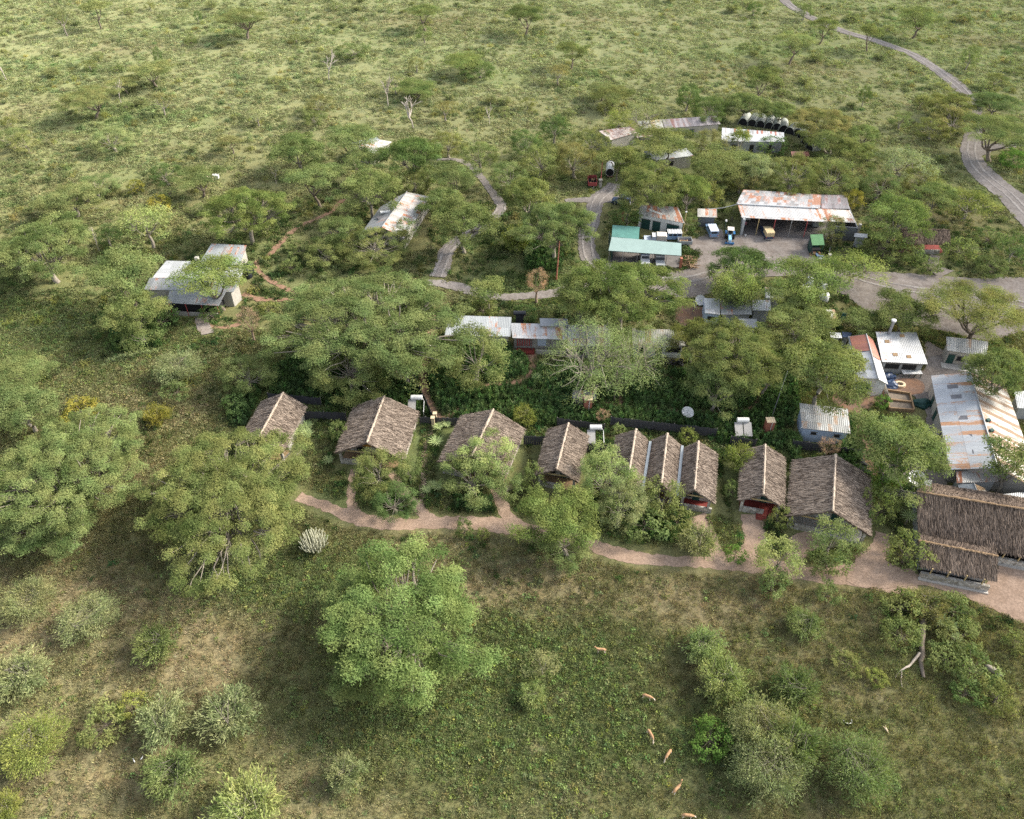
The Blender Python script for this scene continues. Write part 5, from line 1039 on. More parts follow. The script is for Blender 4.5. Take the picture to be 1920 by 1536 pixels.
def wagon(px, py, az, body, roofm, label, long=True, spare=False, canvas=None):
    """boxy four wheel drive: bonnet, cabin, glass, lamps, wheels"""
    p = G(px, py); e = empty('safari_car', p, az, label, 'car', 'four wheel drive cars'); Lc = 4.7 if long else 4.1; x0, x1 = -Lc/2, Lc/2; c0 = x1-1.45; W = 1.8
    ext(MB(), [(x0, .5), (x0, 1.12), (c0, 1.12), (c0+.1, 1.12), (x1-.08, 1.05), (x1, .9), (x1, .5), (x1-.45, .5), (x1-.6, .8), (x1-1.0, .8), (x1-1.2, .5), (x0+1.3, .5), (x0+1.1, .8), (x0+.65, .8), (x0+.5, .5)], W).build('body', M[body], e)
    if canvas:
        ext(MB(), [(x0, 1.12), (x0, 2.0), (x0+.2, 2.12), (c0-1.2, 2.12), (c0-1.15, 1.12)], W*.98).build('canvas_cover', M[canvas], e); ext(MB(), [(c0-1.12, 1.13), (c0-1.08, 1.82), (c0-.3, 1.82), (c0, 1.13)], W*.92).build('cabin', M[body], e); MB().box((c0-.68, 0, 1.86), (.9, W*.94, .07)).build('roof', M[roofm], e)
    else:
        ext(MB(), [(x0+.02, 1.13), (x0+.06, 1.88), (c0-.35, 1.88), (c0, 1.13)], W*.95).build('cabin', M[body], e); MB().box(((x0+c0-.3)/2, 0, 1.93), (c0-.25-x0, W*.99, .09)).build('roof', M[roofm], e)
        mb = MB()
        for i in range(5): mb.box((x0+.3+i*(c0-x0-.8)/4, 0, 2.0), (.04, W*.9, .03))
        mb.build('roof_rack', M['steel'], e)
        for s in (-1, 1):
            for q in ((x0+.35, .7), (x0+1.25, .8), (x0+2.2, .7)): MB().box((q[0]+.2, s*W*.478, 1.55), (q[1], .03, .42)).build('side_window', M['glass'], e)
        MB().box((x0+.03, 0, 1.55), (.05, W*.7, .42), m=Matrix.Rotation(.05, 3, 'Y')).build('rear_window', M['glass'], e)
    MB().box((c0-.14, 0, 1.52), (.05, W*.82, .52), m=Matrix.Rotation(-.44, 3, 'Y')).build('windscreen', M['glass'], e); MB().box((x1+.01, 0, .82), (.05, W*.55, .3)).build('grille', M['dark'], e)
    MB().box((x1+.08, 0, .55), (.14, W*.98, .16)).build('bumper', M['steel'], e); MB().box((x0-.06, 0, .55), (.1, W*.98, .14)).build('bumper', M['steel'], e)
    for s in (-1, 1):
        MB().tube([(x1, s*.66, .85), (x1+.05, s*.66, .85)], .12, 10).build('headlight', M['lamp'], e); MB().box((x0-.02, s*.78, .95), (.04, .12, .22)).build('tail_light', M['taillight'], e)
        wheel(e, x1-.82, s*.78); wheel(e, x0+.9, s*.78)
    if spare: MB().tube([(x0-.12, 0, 1.15), (x0-.32, 0, 1.15)], .38, 14).build('spare_wheel', M['rubber'], e)
    return e
wagon(1333, 438, 1.62, 'bluepaint', 'bluepale', 'blue wagon parked nose in beside the little shed'); wagon(1255, 449, math.pi, 'bluepaint', 'whitepaint', 'blue wagon side on in front of the garage')
wagon(1208, 491, -1.6, 'whitepaint', 'bluepale', 'white car facing out of the carport'); wagon(1236, 495, -1.6, 'greypaint', 'whitepaint', 'grey car facing out of the carport, right of the white one', long=False)
wagon(1436, 442, 1.62, 'navy', 'canvas', 'pickup with tan canvas cover under the workshop roof', canvas='canvas'); wagon(1227, 455, math.pi-.08, 'bluepale', 'whitepaint', 'truck with cream canvas cover half behind the carport roof', canvas='whitecanvas')
wagon(1164, 383, math.pi-.3, 'navy', 'navy', 'dark blue car by the track under the trees', long=False)
def trailer(px, py, az, body, label, W=1.7, L_=2.8, H_=.8, z=.55, inner='maroon', r=.38):
    p = G(px, py); e = empty('trailer', p, az, label, 'trailer'); MB().box((0, 0, z), (L_, W, .1)).build('bed', M[inner], e)
    for s in (-1, 1): MB().box((0, s*W/2, z+H_/2), (L_, .07, H_)).build('side_panel', M[body], e)
    for s in (-1, 1): MB().box((s*L_/2, 0, z+H_/2), (.07, W, H_)).build('end_panel', M[body], e)
    MB().tube([(L_/2, .4, z-.05), (L_/2+1.2, 0, z-.05), (L_/2, -.4, z-.05)], .05, 5).build('drawbar', M['steel'], e)
    for s in (-1, 1): wheel(e, -.1, s*(W/2+.1), r)
    mb = MB()
    for i in range(7): mb.box((rnd.uniform(-L_/2.6, L_/2.6), rnd.uniform(-W/3, W/3), z+.2+rnd.random()*.3), (rnd.uniform(.3, .8), rnd.uniform(.2, .4), .25), rnd.random()*3)
    mb.build('load', M['wood'], e); return e
trailer(1283, 459, math.pi, 'greypaint', 'small grey trailer behind the blue wagon'); t = trailer(1110, 347, -1.6, 'redpaint', 'old red cart standing on the grass by the track', 2.0, 3.6, .9, .7, 'dark', .45)
# tractor facing the viewer
p = G(1367, 452); e = empty('tractor', p, -1.75, 'blue tractor with a cream canopy beside the workshop', 'tractor')
ext(MB(), [(-.4, .7), (-.4, 1.25), (.1, 1.35), (1.5, 1.25), (1.6, 1.1), (1.6, .7)], .62).build('bonnet', M['lightblue'], e); MB().box((-.9, 0, .85), (1.2, .7, .5)).build('chassis', M['tractorblue'], e); MB().box((-1.0, 0, 1.25), (.5, .5, .12)).box((-1.25, 0, 1.5), (.1, .5, .5)).build('seat', M['dark'], e)
MB().tube([(-.45, 0, 1.3), (-.6, 0, 1.55)], [.03, .22], 10).build('steering_wheel', M['dark'], e)
for s in (-1, 1):
    for x in (-1.5, -.4): pole(e, x, s*.5, 1.1, 2.35, .04, 'steel', 'canopy_post')
    wheel(e, -1.0, s*.85, .72, .38); wheel(e, 1.35, s*.68, .38, .24); MB().box((-1.0, s*.82, 1.5), (1.2, .42, .07)).build('mudguard', M['tractorblue'], e); MB().tube([(1.6, s*.2, 1.05), (1.65, s*.2, 1.05)], .09, 8).build('headlight', M['lamp'], e)
MB().box((-.95, 0, 2.4), (1.5, 1.35, .08)).build('canopy', M['whitecanvas'], e); MB().tube([(.7, .2, 1.3), (.7, .2, 2.1)], .04, 6).build('exhaust', M['steel'], e); MB().box((1.75, 0, .5), (.15, 1.9, .35)).build('front_blade', M['tractorblue'], e)
# round ended tanker and gate barrier in the upper track
p = G(1143, 328); e = empty('water_bowser', p, 1.45, 'round ended bowser with a dark mouth beside the upper track', 'trailer'); n = 14
MB().tube([(-2, 0, 1.6), (2, 0, 1.6)], 1.0, n).build('barrel', M['whitepaint'], e, smooth=False); MB().tube([(-2.03, 0, 1.6), (-2.0, 0, 1.6)], .9, n).build('mouth', M['dark'], e); MB().box((0, 0, .6), (4, 1.2, .12)).build('frame', M['brick'], e)
for x in (-1, 1):
    for s in (-1, 1): wheel(e, x, s*.7, .4)
p = G(1125, 352); e = MB().box((0, 0, 1.0), (.7, .6, 2.0)).box((0, 0, 2.05), (.85, .75, .12)).build('gate_pillar', M['stone'], None); e.location = p; tag(e, 'stone gate pillar at the bend of the upper track', 'post')
a, b = Vector((0, 0, 2.3)), Vector((.55, 4.5, 4.9)); e2 = MB()
for i in range(5): e2.tube([a.lerp(b, i/5+.01), a.lerp(b, (i+1)/5-.01)], .09, 6)
o = e2.build('barrier_pole', M['redpaint'], None); o.location = G(1125.5, 352); tag(o, 'raised red barrier pole above the stone gate pillar', 'barrier')
# firewood pile by the carport
p = G(1292, 495); mb = MB()
for i in range(40): c = Vector((rnd.uniform(-1.5, 1.5), rnd.uniform(-2, 2), .15+rnd.random()*.7)); d = Vector((rnd.normalvariate(0, 1), rnd.normalvariate(0, .4), rnd.normalvariate(0, .2))).normalized()*rnd.uniform(.4, 1.2); mb.tube([c-d, c+d], rnd.uniform(.05, .12), 5)
o = mb.build('firewood_pile', M['wood'], None); o.location = p; tag(o, 'overgrown pile of firewood right of the carport', 'woodpile')
p = G(1397, 444); o = MB().tube([(0, 0, 0), (0, 0, .45)], [.16, .22], 12).build('bucket', M['white'], None); MB().tube([(.2, 0, .42), (0, 0, .62), (-.2, 0, .42)], .015, 4).build('handle', M['steel'], o); o.location = p; tag(o, 'white bucket beside the workshop pillar', 'bucket')
# white crates lying far out on the plain
for k, (px, py, mt) in enumerate(((396, 339, 'cap'), (406, 336, 'white'))):
    p = G(px, py); o = MB().box((0, 0, .6), (1.3, .9, .8)).box((0, 0, 1.04), (1.5, 1.1, .1)).build('beehive_box', M[mt], None); o.location = p; tag(o, ['tan box on the plain above the tall acacia', 'white box on the plain above the tall acacia'][k], 'box')
# ------------------------------------------------------------------ trees and shrubs: crown centre x, y, width (survey photo), height m, kind, tint, label
TREES = [
 # foreground shrubs
 (165, 1158, 122, 4, 'wisp', 'grey', 'grey green thorn shrub, upper middle one of the lower left group'),
 (52, 1128, 118, 4, 'wisp', 'grey', 'palest grey shrub at the left edge of the bare ground'),
 (35, 1265, 112, 3.6, 'wisp', 'grey', 'green grey shrub on the left edge below the palest one'),
 (292, 1208, 88, 4, 'wisp', 'mid', 'thin shrub with a leaning bare stem on brown ground'),
 (62, 1398, 136, 5, 'wisp', 'yel', 'bright yellow green shrub at the lower left'),
 (8, 1515, 74, 3, 'wisp', 'yel', 'shrub cut by the lower left corner'),
 (192, 1362, 100, 2.6, 'bush', 'olive', 'low rounded olive bush between yellow green and grey shrubs'),
 (250, 1322, 66, 2.4, 'bush', 'yel', 'small yellowish bush touching the low olive bush'),
 (308, 1352, 112, 4.6, 'wisp', 'grey', 'grey green shrub left of its twin in the lower left'),
 (428, 1340, 124, 4.6, 'wisp', 'grey', 'widest grey green shrub of the lower left group'),
 (322, 1450, 116, 4.6, 'wisp', 'mid', 'dull green shrub at the lower left beneath the twin shrubs'),
 (466, 1508, 138, 5, 'wisp', 'pale', 'pale yellow green shrub on the lower frame edge'),
 (651, 1450, 78, 3.8, 'wisp', 'grey', 'lone pale shrub below the feathery acacia'),
 (998, 1303, 56, 2.8, 'wisp', 'pale', 'little pale shrub in the middle of the green herb patch'),
 (1018, 1243, 62, 3.2, 'sparse', 'grey', 'faint thin shrub above the little pale one'),
 (1320, 1213, 84, 4, 'wisp', 'pale', 'pale shrub at the top of the lower right clump'),
 (1352, 1278, 104, 4.6, 'wisp', 'pale', 'pale green shrub second from top in the lower right clump'),
 (1430, 1365, 135, 6, 'wisp', 'grey', 'upper left of the three big grey green shrubs, lower right'), (1488, 1400, 125, 6, 'wisp', 'mid', 'right one of the three big grey green shrubs, lower right'), (1440, 1445, 150, 6, 'wisp', 'grey', 'lowest and widest of the three big grey green shrubs, lower right'),
 (1492, 1292, 100, 5, 'wisp', 'mid', 'green shrub just above the three big grey green shrubs'),
 (1612, 1440, 140, 6, 'wisp', 'mid', 'round green shrub right of the three big grey green shrubs'),
 (1335, 1385, 96, 3, 'bush', 'lush', 'dark leafy bush left of the three big grey green shrubs'),
 (1508, 1168, 74, 2.6, 'wisp', 'mid', 'low thin shrub on the slope below the path'),
 (1552, 1112, 52, 2.4, 'bush', 'g', 'small dense bush just under the pink path'),
 (870, 992, 42, 2.2, 'bush', 'dark', 'round dark bush on the lower edge of the pink path'),
 (905, 1002, 30, 1.2, 'bush', 'yel', 'low yellow green plant beside the round dark bush'),
 # thicket around the fallen trunk
 (1692, 1138, 84, 3.4, 'bush', 'olive', 'olive bush at the upper left of the thicket by the fallen trunk'),
 (1740, 1140, 84, 3.2, 'wisp', 'brown', 'brownish bush behind the fallen trunk'), (1790, 1145, 84, 3, 'bush', 'g', 'green bush at the top right of the trunk thicket'),
 (1690, 1190, 84, 3, 'bush', 'mid', 'bush left of the fallen trunk'), (1800, 1195, 96, 3, 'bush', 'olive', 'bush around the silver aloes'), (1775, 1235, 86, 2.4, 'bush', 'g', 'soft green bush right of the lying log'),
 (1825, 1250, 96, 3, 'bush', 'mid', 'bush in the middle of the trunk thicket'), (1870, 1310, 86, 3, 'bush', 'olive', 'round bush at the lower right of the thicket'), (1815, 1300, 66, 2.0, 'bush', 'dark', 'dark low bush under the thicket'),
 (1905, 1205, 60, 2.6, 'bush', 'olive', 'bush at the right frame edge beside the thicket'), (1590, 1245, 60, 1.4, 'bush', 'olive', 'low olive bush on the slope left of the fallen trunk'), (1645, 1272, 46, 1.3, 'bush', 'yel', 'yellowish low bush near the branch tip'),
 # big near trees
 (118, 868, 300, 11, 'umb', 'g', 'huge spreading acacia at the left edge of the huts'),
 (70, 960, 190, 7, 'umb', 'mid', 'darker lower acacia under the huge left one'),
 (40, 760, 150, 7, 'umb', 'g', 'acacia at the left frame edge above the huge one'),
 (425, 920, 335, 11, 'umb', 'g', 'broad acacia in front of the leftmost thatched hut'),
 (430, 1010, 150, 6, 'sparse', 'grey', 'grey twiggy crown hanging below the broad hut acacia'),
 (758, 1150, 325, 11, 'umb', 'bright', 'feathery bright acacia standing alone below the pink path'),
 (665, 1120, 120, 8, 'umb', 'g', 'left shoulder crown of the feathery bright acacia'), (690, 1240, 150, 6, 'umb', 'mid', 'lower dark crown beneath the feathery acacia'),
 (692, 590, 372, 13.5, 'umb', 'g', 'biggest acacia crown, left of the staff block'),
 (655, 690, 200, 8, 'round', 'g', 'round lower crown below the biggest acacia'), (760, 665, 150, 9, 'sparse', 'g', 'thin branchy crown right under the biggest acacia'),
 (1172, 536, 224, 12, 'umb', 'bright', 'domed green acacia between staff block and parking yard'),
 (1092, 548, 124, 10, 'umb', 'g', 'left half crown of the domed acacia'),
 (1110, 650, 215, 11, 'bare', 'pale', 'half bare pale tree hanging over the staff block'), (1140, 700, 150, 6, 'sparse', 'pale', 'lower leafy crown under the half bare pale tree'), (1190, 655, 170, 10, 'bare', 'pale', 'second half bare tree right of the pale one over the staff block'),
 (890, 668, 168, 10, 'round', 'g', 'round feathery tree in front of the clean staff roof'),
 (1380, 655, 205, 11, 'umb', 'g', 'many padded acacia right of the staff block'), (1345, 715, 130, 8, 'umb', 'g', 'lower crown below the many padded acacia'), (1445, 690, 90, 8, 'umb', 'bright', 'small bright crown right of the many padded acacia'),
 (1552, 685, 172, 11, 'umb', 'g', 'acacia leaning over the white ended office'), (1500, 597, 150, 8, 'umb', 'olive', 'olive brown crown inside the middle compound'), (1305, 625, 100, 8, 'umb', 'olive', 'olive crown left of the compound roofs'),
 (1380, 545, 104, 10, 'wisp', 'pale', 'tall pale drooping tree in the compound'), (1520, 518, 144, 10, 'flat', 'bright', 'bright layered acacia by the parking yard'), (1480, 555, 90, 8, 'flat', 'g', 'small layered crown left of the white tanks'),
 (1392, 488, 108, 7, 'umb', 'dark', 'dark acacia on the near side of the yard'), (1350, 510, 60, 5, 'round', 'dark', 'dark round tree left of the dark yard acacia'),
 (1602, 495, 124, 6, 'sparse', 'yel', 'thin pale acacia below the green roofed booth'), (1690, 832, 178, 10, 'umb', 'g', 'dense acacia left of the big store roof'), (1665, 880, 90, 6, 'round', 'lush', 'dark green lower crown of the store acacia'),
 (1700, 580, 130, 7, 'umb', 'olive', 'olive acacia above the kitchen'), (1838, 575, 184, 9, 'flat', 'olive', 'wide olive acacia above the cottage'), (1620, 600, 80, 5, 'umb', 'mid', 'low olive crown left of the kitchen flue'),
 (1885, 690, 140, 10, 'umb', 'g', 'acacia over the right end of the cottage'), (1905, 862, 96, 9, 'umb', 'g', 'acacia over the near right corner of the store'),
 # trees among the huts
 (705, 885, 112, 7, 'round', 'g', 'feathery tree right in front of the second hut'), (765, 880, 54, 4.4, 'round', 'mid', 'small tree beside the path of the second hut'), (740, 940, 100, 4.2, 'round', 'dark', 'dark bushy tree on the path island of the second hut'),
 (908, 856, 116, 7.5, 'round', 'pale', 'pale feathery tree over the third hut roof'), (885, 895, 130, 6.5, 'round', 'g', 'green tree before the third hut veranda'), (950, 905, 70, 5, 'round', 'mid', 'small tree between third hut and path'),
 (1045, 960, 150, 8, 'umb', 'bright', 'brightest green round tree on the pink path'), (1065, 1015, 120, 5, 'round', 'g', 'lower leafy crown at the foot of the brightest round tree'), (1140, 895, 128, 9, 'round', 'pale', 'grey green tree in front of the narrow middle hut'), (1165, 945, 110, 8, 'round', 'grey', 'greyish tree right of the brightest round tree'),
 (1245, 928, 84, 6, 'round', 'g', 'green tree before the middle joined roof'), (1215, 985, 100, 4, 'bush', 'mid', 'dense bush between path and joined huts'), (1270, 975, 70, 3.4, 'bush', 'olive', 'olive bush beside the red floored veranda'),
 (1388, 862, 66, 5, 'wisp', 'yel', 'yellow green shrub between the joined huts and the red stepped hut'), (1310, 1018, 82, 5, 'wisp', 'grey', 'grey green small tree on the pink path bend'), (1372, 920, 36, 2.6, 'bush', 'mid', 'bush squeezed beside the red floored hut'),
 (1460, 1045, 100, 6, 'round', 'pale', 'pale leafy tree in front of the red stepped hut'), (1450, 1095, 70, 3.2, 'bush', 'mid', 'bush at the foot of the pale leafy tree'), (1464, 973, 54, 3.6, 'bush', 'g', 'dark shrub at the red steps'),
 (1562, 1012, 92, 6.5, 'round', 'g', 'thin crowned tree before the widest hut'), (1550, 1055, 84, 2.6, 'bush', 'mid', 'bush under the thin crowned tree'), (1650, 952, 78, 6, 'bush', 'mid', 'tall dense shrub right of the widest hut'), (1700, 1035, 88, 5, 'bush', 'olive', 'round dark shrub at the corner of the thatched wing'),
 (1378, 1040, 50, 2.0, 'bush', 'lush', 'low green bush on the grass island of the path'), (636, 812, 46, 4, 'bush', 'mid', 'upright bush left of the second hut'), (770, 818, 26, 2, 'bush', 'mid', 'small bush right of the second hut'),
 (1000, 900, 60, 4, 'bush', 'mid', 'leafy bush between third and narrow hut'), (985, 780, 50, 3.5, 'wisp', 'yel', 'yellow green shrub behind the third hut'), (1130, 778, 30, 2.4, 'broom', 'twig', 'small leafless pink brown shrub behind the narrow hut'),
 (1555, 836, 44, 3.4, 'broom', 'twig', 'leafless brown shrub behind the widest hut'), (1290, 818, 40, 2.6, 'bush', 'yel', 'yellow green bush behind the joined huts'), (1160, 805, 26, 1.6, 'bush', 'pale', 'pale small plant behind the left joined roof'), (1440, 850, 30, 2, 'bush', 'g', 'small bush behind the red stepped hut'),
 (1615, 800, 40, 2.6, 'bush', 'lush', 'dark leafy bush right of the blue white hut'), (1655, 755, 36, 2.4, 'bush', 'lush', 'dark shrub beside the walled vegetable beds'),
 # left side
 (462, 700, 122, 6.5, 'round', 'g', 'yellow green tree left of the biggest acacia'), (333, 690, 92, 4.6, 'wisp', 'grey', 'grey green shrub on the lawn left of the yellow green tree'), (466, 600, 48, 7, 'broom', 'twig', 'bare brown upright tree beside the trail'),
 (265, 625, 88, 5, 'round', 'mid', 'dark round tree below the far left house'), (235, 640, 60, 3, 'bush', 'dark', 'dark bush left of the dark round tree'), (300, 600, 70, 4, 'bush', 'dark', 'dark bush before the far left house veranda'), (395, 590, 50, 2.6, 'bush', 'dark', 'dark bush under the right end of the veranda'),
 (295, 780, 56, 3, 'wisp', 'gold', 'yellow shrub on the grass left of the leftmost hut'), (150, 772, 84, 2.4, 'bush', 'gold', 'orange yellow bush above the huge left acacia'), (440, 760, 60, 3, 'bush', 'dark', 'dark bush left of the leftmost hut roof'), (330, 735, 60, 2.4, 'bush', 'mid', 'low bush below the grey green lawn shrub'),
 (75, 455, 200, 11, 'umb', 'g', 'wide acacia on the left edge in mid distance'), (225, 505, 150, 11, 'flat', 'g', 'flat crowned acacia over the left part of the far left house'), (250, 580, 120, 8, 'umb', 'g', 'lower crown hanging left of the far left house'), (400, 515, 140, 9, 'flat', 'bright', 'flat crowned acacia over the middle of the far left house'),
 (455, 385, 168, 11, 'umb', 'bright', 'tall acacia with a leaning trunk behind the annex shed'), (268, 408, 110, 9, 'sparse', 'pale', 'pale sparse tree behind the far left house'), (200, 440, 60, 5, 'round', 'dark', 'dark tree between wide acacia and pale sparse tree'), (40, 690, 110, 5, 'flat', 'g', 'thin acacia on the left grass'),
 (180, 350, 90, 5, 'round', 'mid', 'round tree in the left mid distance'), (130, 370, 120, 6, 'umb', 'far', 'pale acacia behind the wide left acacia'), (300, 385, 60, 3, 'bush', 'gold', 'small orange yellow bush on the far left plain'), (255, 352, 40, 3, 'bush', 'gold', 'orange yellow bush beside the dark bushes'), (310, 325, 70, 5, 'round', 'dark', 'dark bushy tree above the orange bushes'), (370, 330, 90, 6, 'flat', 'g', 'low acacia above the two boxes'),
 # upper middle
 (560, 275, 112, 9, 'umb', 'mid', 'dark domed acacia at the left end of the upper belt'), (590, 328, 100, 9, 'flat', 'g', 'acacia below the dark domed one'), (690, 345, 124, 10, 'umb', 'g', 'large acacia left above the rust ribbed house'), (690, 293, 90, 8, 'flat', 'g', 'flat acacia in front of the hidden house'), (660, 258, 104, 9, 'flat', 'g', 'flat acacia over the hidden house'), (640, 425, 96, 7, 'umb', 'g', 'acacia left of the rust ribbed house'), (700, 460, 170, 5, 'round', 'olive', 'olive thicket tree in front of the rust ribbed house'), (610, 470, 100, 5, 'round', 'olive', 'olive tree left of the olive thicket'),
 (772, 285, 116, 11, 'umb', 'dark', 'dark grey green tree with pale stems in the upper belt'), (775, 345, 80, 7, 'round', 'olive', 'olive tree above the rust ribbed house'), (850, 325, 96, 8, 'flat', 'g', 'acacia beside the curving grey track'), (868, 408, 140, 10, 'umb', 'g', 'padded acacia right of the rust ribbed house'), (828, 372, 90, 7, 'umb', 'g', 'small crown behind the padded acacia'), (760, 430, 60, 5, 'round', 'mid', 'tree at the near corner of the rust ribbed house'),
 (1040, 412, 156, 12, 'umb', 'g', 'big acacia left of the grey track bend'), (990, 358, 96, 11, 'umb', 'g', 'acacia just behind the big one by the track'), (970, 450, 60, 6, 'wisp', 'yel', 'slender pale tree left of the dark herb patch'), (915, 540, 74, 6, 'umb', 'mid', 'small acacia on the lower grey track'), (1007, 528, 46, 7.5, 'broom', 'twig', 'bare pinkish tree beside the lower grey track'), (985, 590, 60, 2.6, 'bush', 'dark', 'dark bush behind the staff block'), (905, 580, 60, 3, 'bush', 'olive', 'olive bush behind the clean staff roof'),
 (900, 290, 80, 7, 'round', 'g', 'green tree in the upper belt left of the dark pair'), (955, 330, 90, 7, 'round', 'g', 'green tree above the big track acacia'), (1010, 300, 110, 8, 'round', 'olive', 'olive tree in the middle of the upper belt'), (1080, 300, 110, 8, 'round', 'brown', 'brownish olive tree behind the red cart'), (1040, 240, 66, 7, 'round', 'dark', 'dark tree on the skyline side of the belt'), (985, 265, 70, 7, 'round', 'dark', 'dark tree left of the dark skyline one'), (1110, 265, 80, 7, 'round', 'olive', 'olive tree below the brown striped shed'), (1160, 290, 66, 8, 'umb', 'g', 'green tree right of the bowser'), (1190, 300, 80, 6, 'umb', 'g', 'low tree left of the cookhouse'), (840, 270, 80, 6, 'round', 'olive', 'olive tree right of the dark grey green tree'), (800, 330, 50, 6, 'round', 'mid', 'tree left of the curving track top'),
 (1228, 338, 160, 11, 'umb', 'g', 'broad acacia behind the garage'), (1293, 350, 80, 9, 'umb', 'bright', 'bright crown at the right of the broad garage acacia'), (1245, 262, 120, 8, 'flat', 'olive', 'flat olive acacia above the cookhouse'), (1328, 268, 76, 7, 'round', 'brown', 'brown olive tree between cookhouse and barracks'), (1365, 300, 120, 7, 'flat', 'olive', 'flat acacia in front of the barracks'), (1330, 330, 90, 7, 'round', 'olive', 'olive tree above the tool shed'), (1330, 365, 70, 6, 'round', 'olive', 'lower olive tree behind the tool shed'), (1420, 310, 90, 7, 'umb', 'grey', 'grey green tree behind the workshop'), (1390, 335, 80, 6, 'round', 'brown', 'brown tree touching the workshop back roof'),
 (1490, 325, 140, 8, 'round', 'olive', 'wide dark olive tree behind the workshop'), (1560, 330, 110, 8, 'round', 'olive', 'second wide olive tree behind the workshop right end'), (1390, 255, 40, 6, 'umb', 'yel', 'small yellow green tree over the barracks roof'), (1450, 275, 60, 4, 'bush', 'dark', 'dark bush below the barracks right end'), (1375, 395, 40, 4, 'round', 'g', 'small tree left of the workshop corner'), (1290, 415, 46, 4, 'round', 'mid', 'small tree right of the garage'), (1175, 405, 66, 6, 'round', 'dark', 'dark tree left of the garage'), (1180, 372, 60, 7, 'sparse', 'grey', 'grey sparse tree over the dark blue car'),
 (1205, 215, 95, 9, 'bare', 'grey', 'leafless looking grey tree beside the striped roofs'), (1160, 225, 60, 6, 'round', 'yel', 'yellow green tree behind the brown striped shed'), (1290, 180, 60, 7, 'round', 'dark', 'dark tree behind the dark striped roof'), (1330, 205, 90, 7, 'round', 'dark', 'wide dark tree behind the far cluster'), (1400, 190, 84, 7, 'umb', 'g', 'green acacia behind the arched huts'), (1465, 205, 70, 6, 'umb', 'mid', 'acacia above the curve of arched huts'), (1540, 225, 130, 7, 'umb', 'brown', 'wide brownish acacia right of the arched huts'), (1560, 265, 110, 7, 'umb', 'olive', 'olive acacia below the brownish one'), (1620, 250, 74, 6, 'umb', 'g', 'small green acacia right of the cluster'), (1612, 285, 90, 7, 'umb', 'olive', 'acacia with a dark trunk right of the red shed'), (1700, 300, 120, 8, 'sparse', 'grey', 'grey green thin acacia in the upper right'), (1650, 345, 110, 6, 'round', 'mid', 'dark round tree above the bright right acacia'), (1725, 335, 110, 6, 'round', 'olive', 'olive tree right of the dark round one'), (1755, 360, 90, 7, 'umb', 'g', 'acacia left of the right hand track'), (1820, 375, 110, 6, 'sparse', 'yel', 'sparse yellow green tree beside the right hand track'), (1600, 372, 50, 5, 'round', 'gold', 'yellowish tree at the right end of the workshop'),
 (1685, 396, 132, 10, 'umb', 'bright', 'bright acacia right of the workshop'), (1660, 465, 110, 4, 'bush', 'mid', 'dense bush under the bright right acacia'), (1560, 425, 60, 5, 'round', 'olive', 'olive tree before the workshop right bay'), (1563, 452, 34, 2.4, 'bush', 'brown', 'small clipped greyish bush right of the green booth'), (1700, 470, 70, 4, 'bush', 'mid', 'bush left of the small thatched shelter'), (1800, 470, 70, 4, 'bush', 'g', 'bush right of the small thatched shelter'), (1905, 465, 74, 6, 'round', 'dark', 'dark tree at the right edge below the track'), (1850, 445, 60, 3, 'bush', 'mid', 'bush between the shelter and the dark edge tree'), (1740, 500, 60, 2.6, 'bush', 'mid', 'low bush by the small track junction'), (1860, 500, 80, 3, 'bush', 'mid', 'low bush on the upper side of the yard road'),
 (1880, 245, 150, 9, 'flat', 'g', 'flat topped acacia at the right hand track'), (1790, 190, 96, 6, 'umb', 'olive', 'olive acacia left of the upper right road'), (1868, 190, 96, 6, 'umb', 'mid', 'acacia right of the upper right road'), (1790, 225, 104, 6, 'round', 'brown', 'brownish crown below the olive roadside acacia'), (1900, 300, 70, 3.4, 'bush', 'lush', 'dark green bush inside the track fork'), (1750, 240, 80, 5, 'round', 'olive', 'olive bushy tree in the upper right belt'), (1690, 225, 50, 4, 'round', 'mid', 'small dark tree in the upper right belt'),
 # far plain
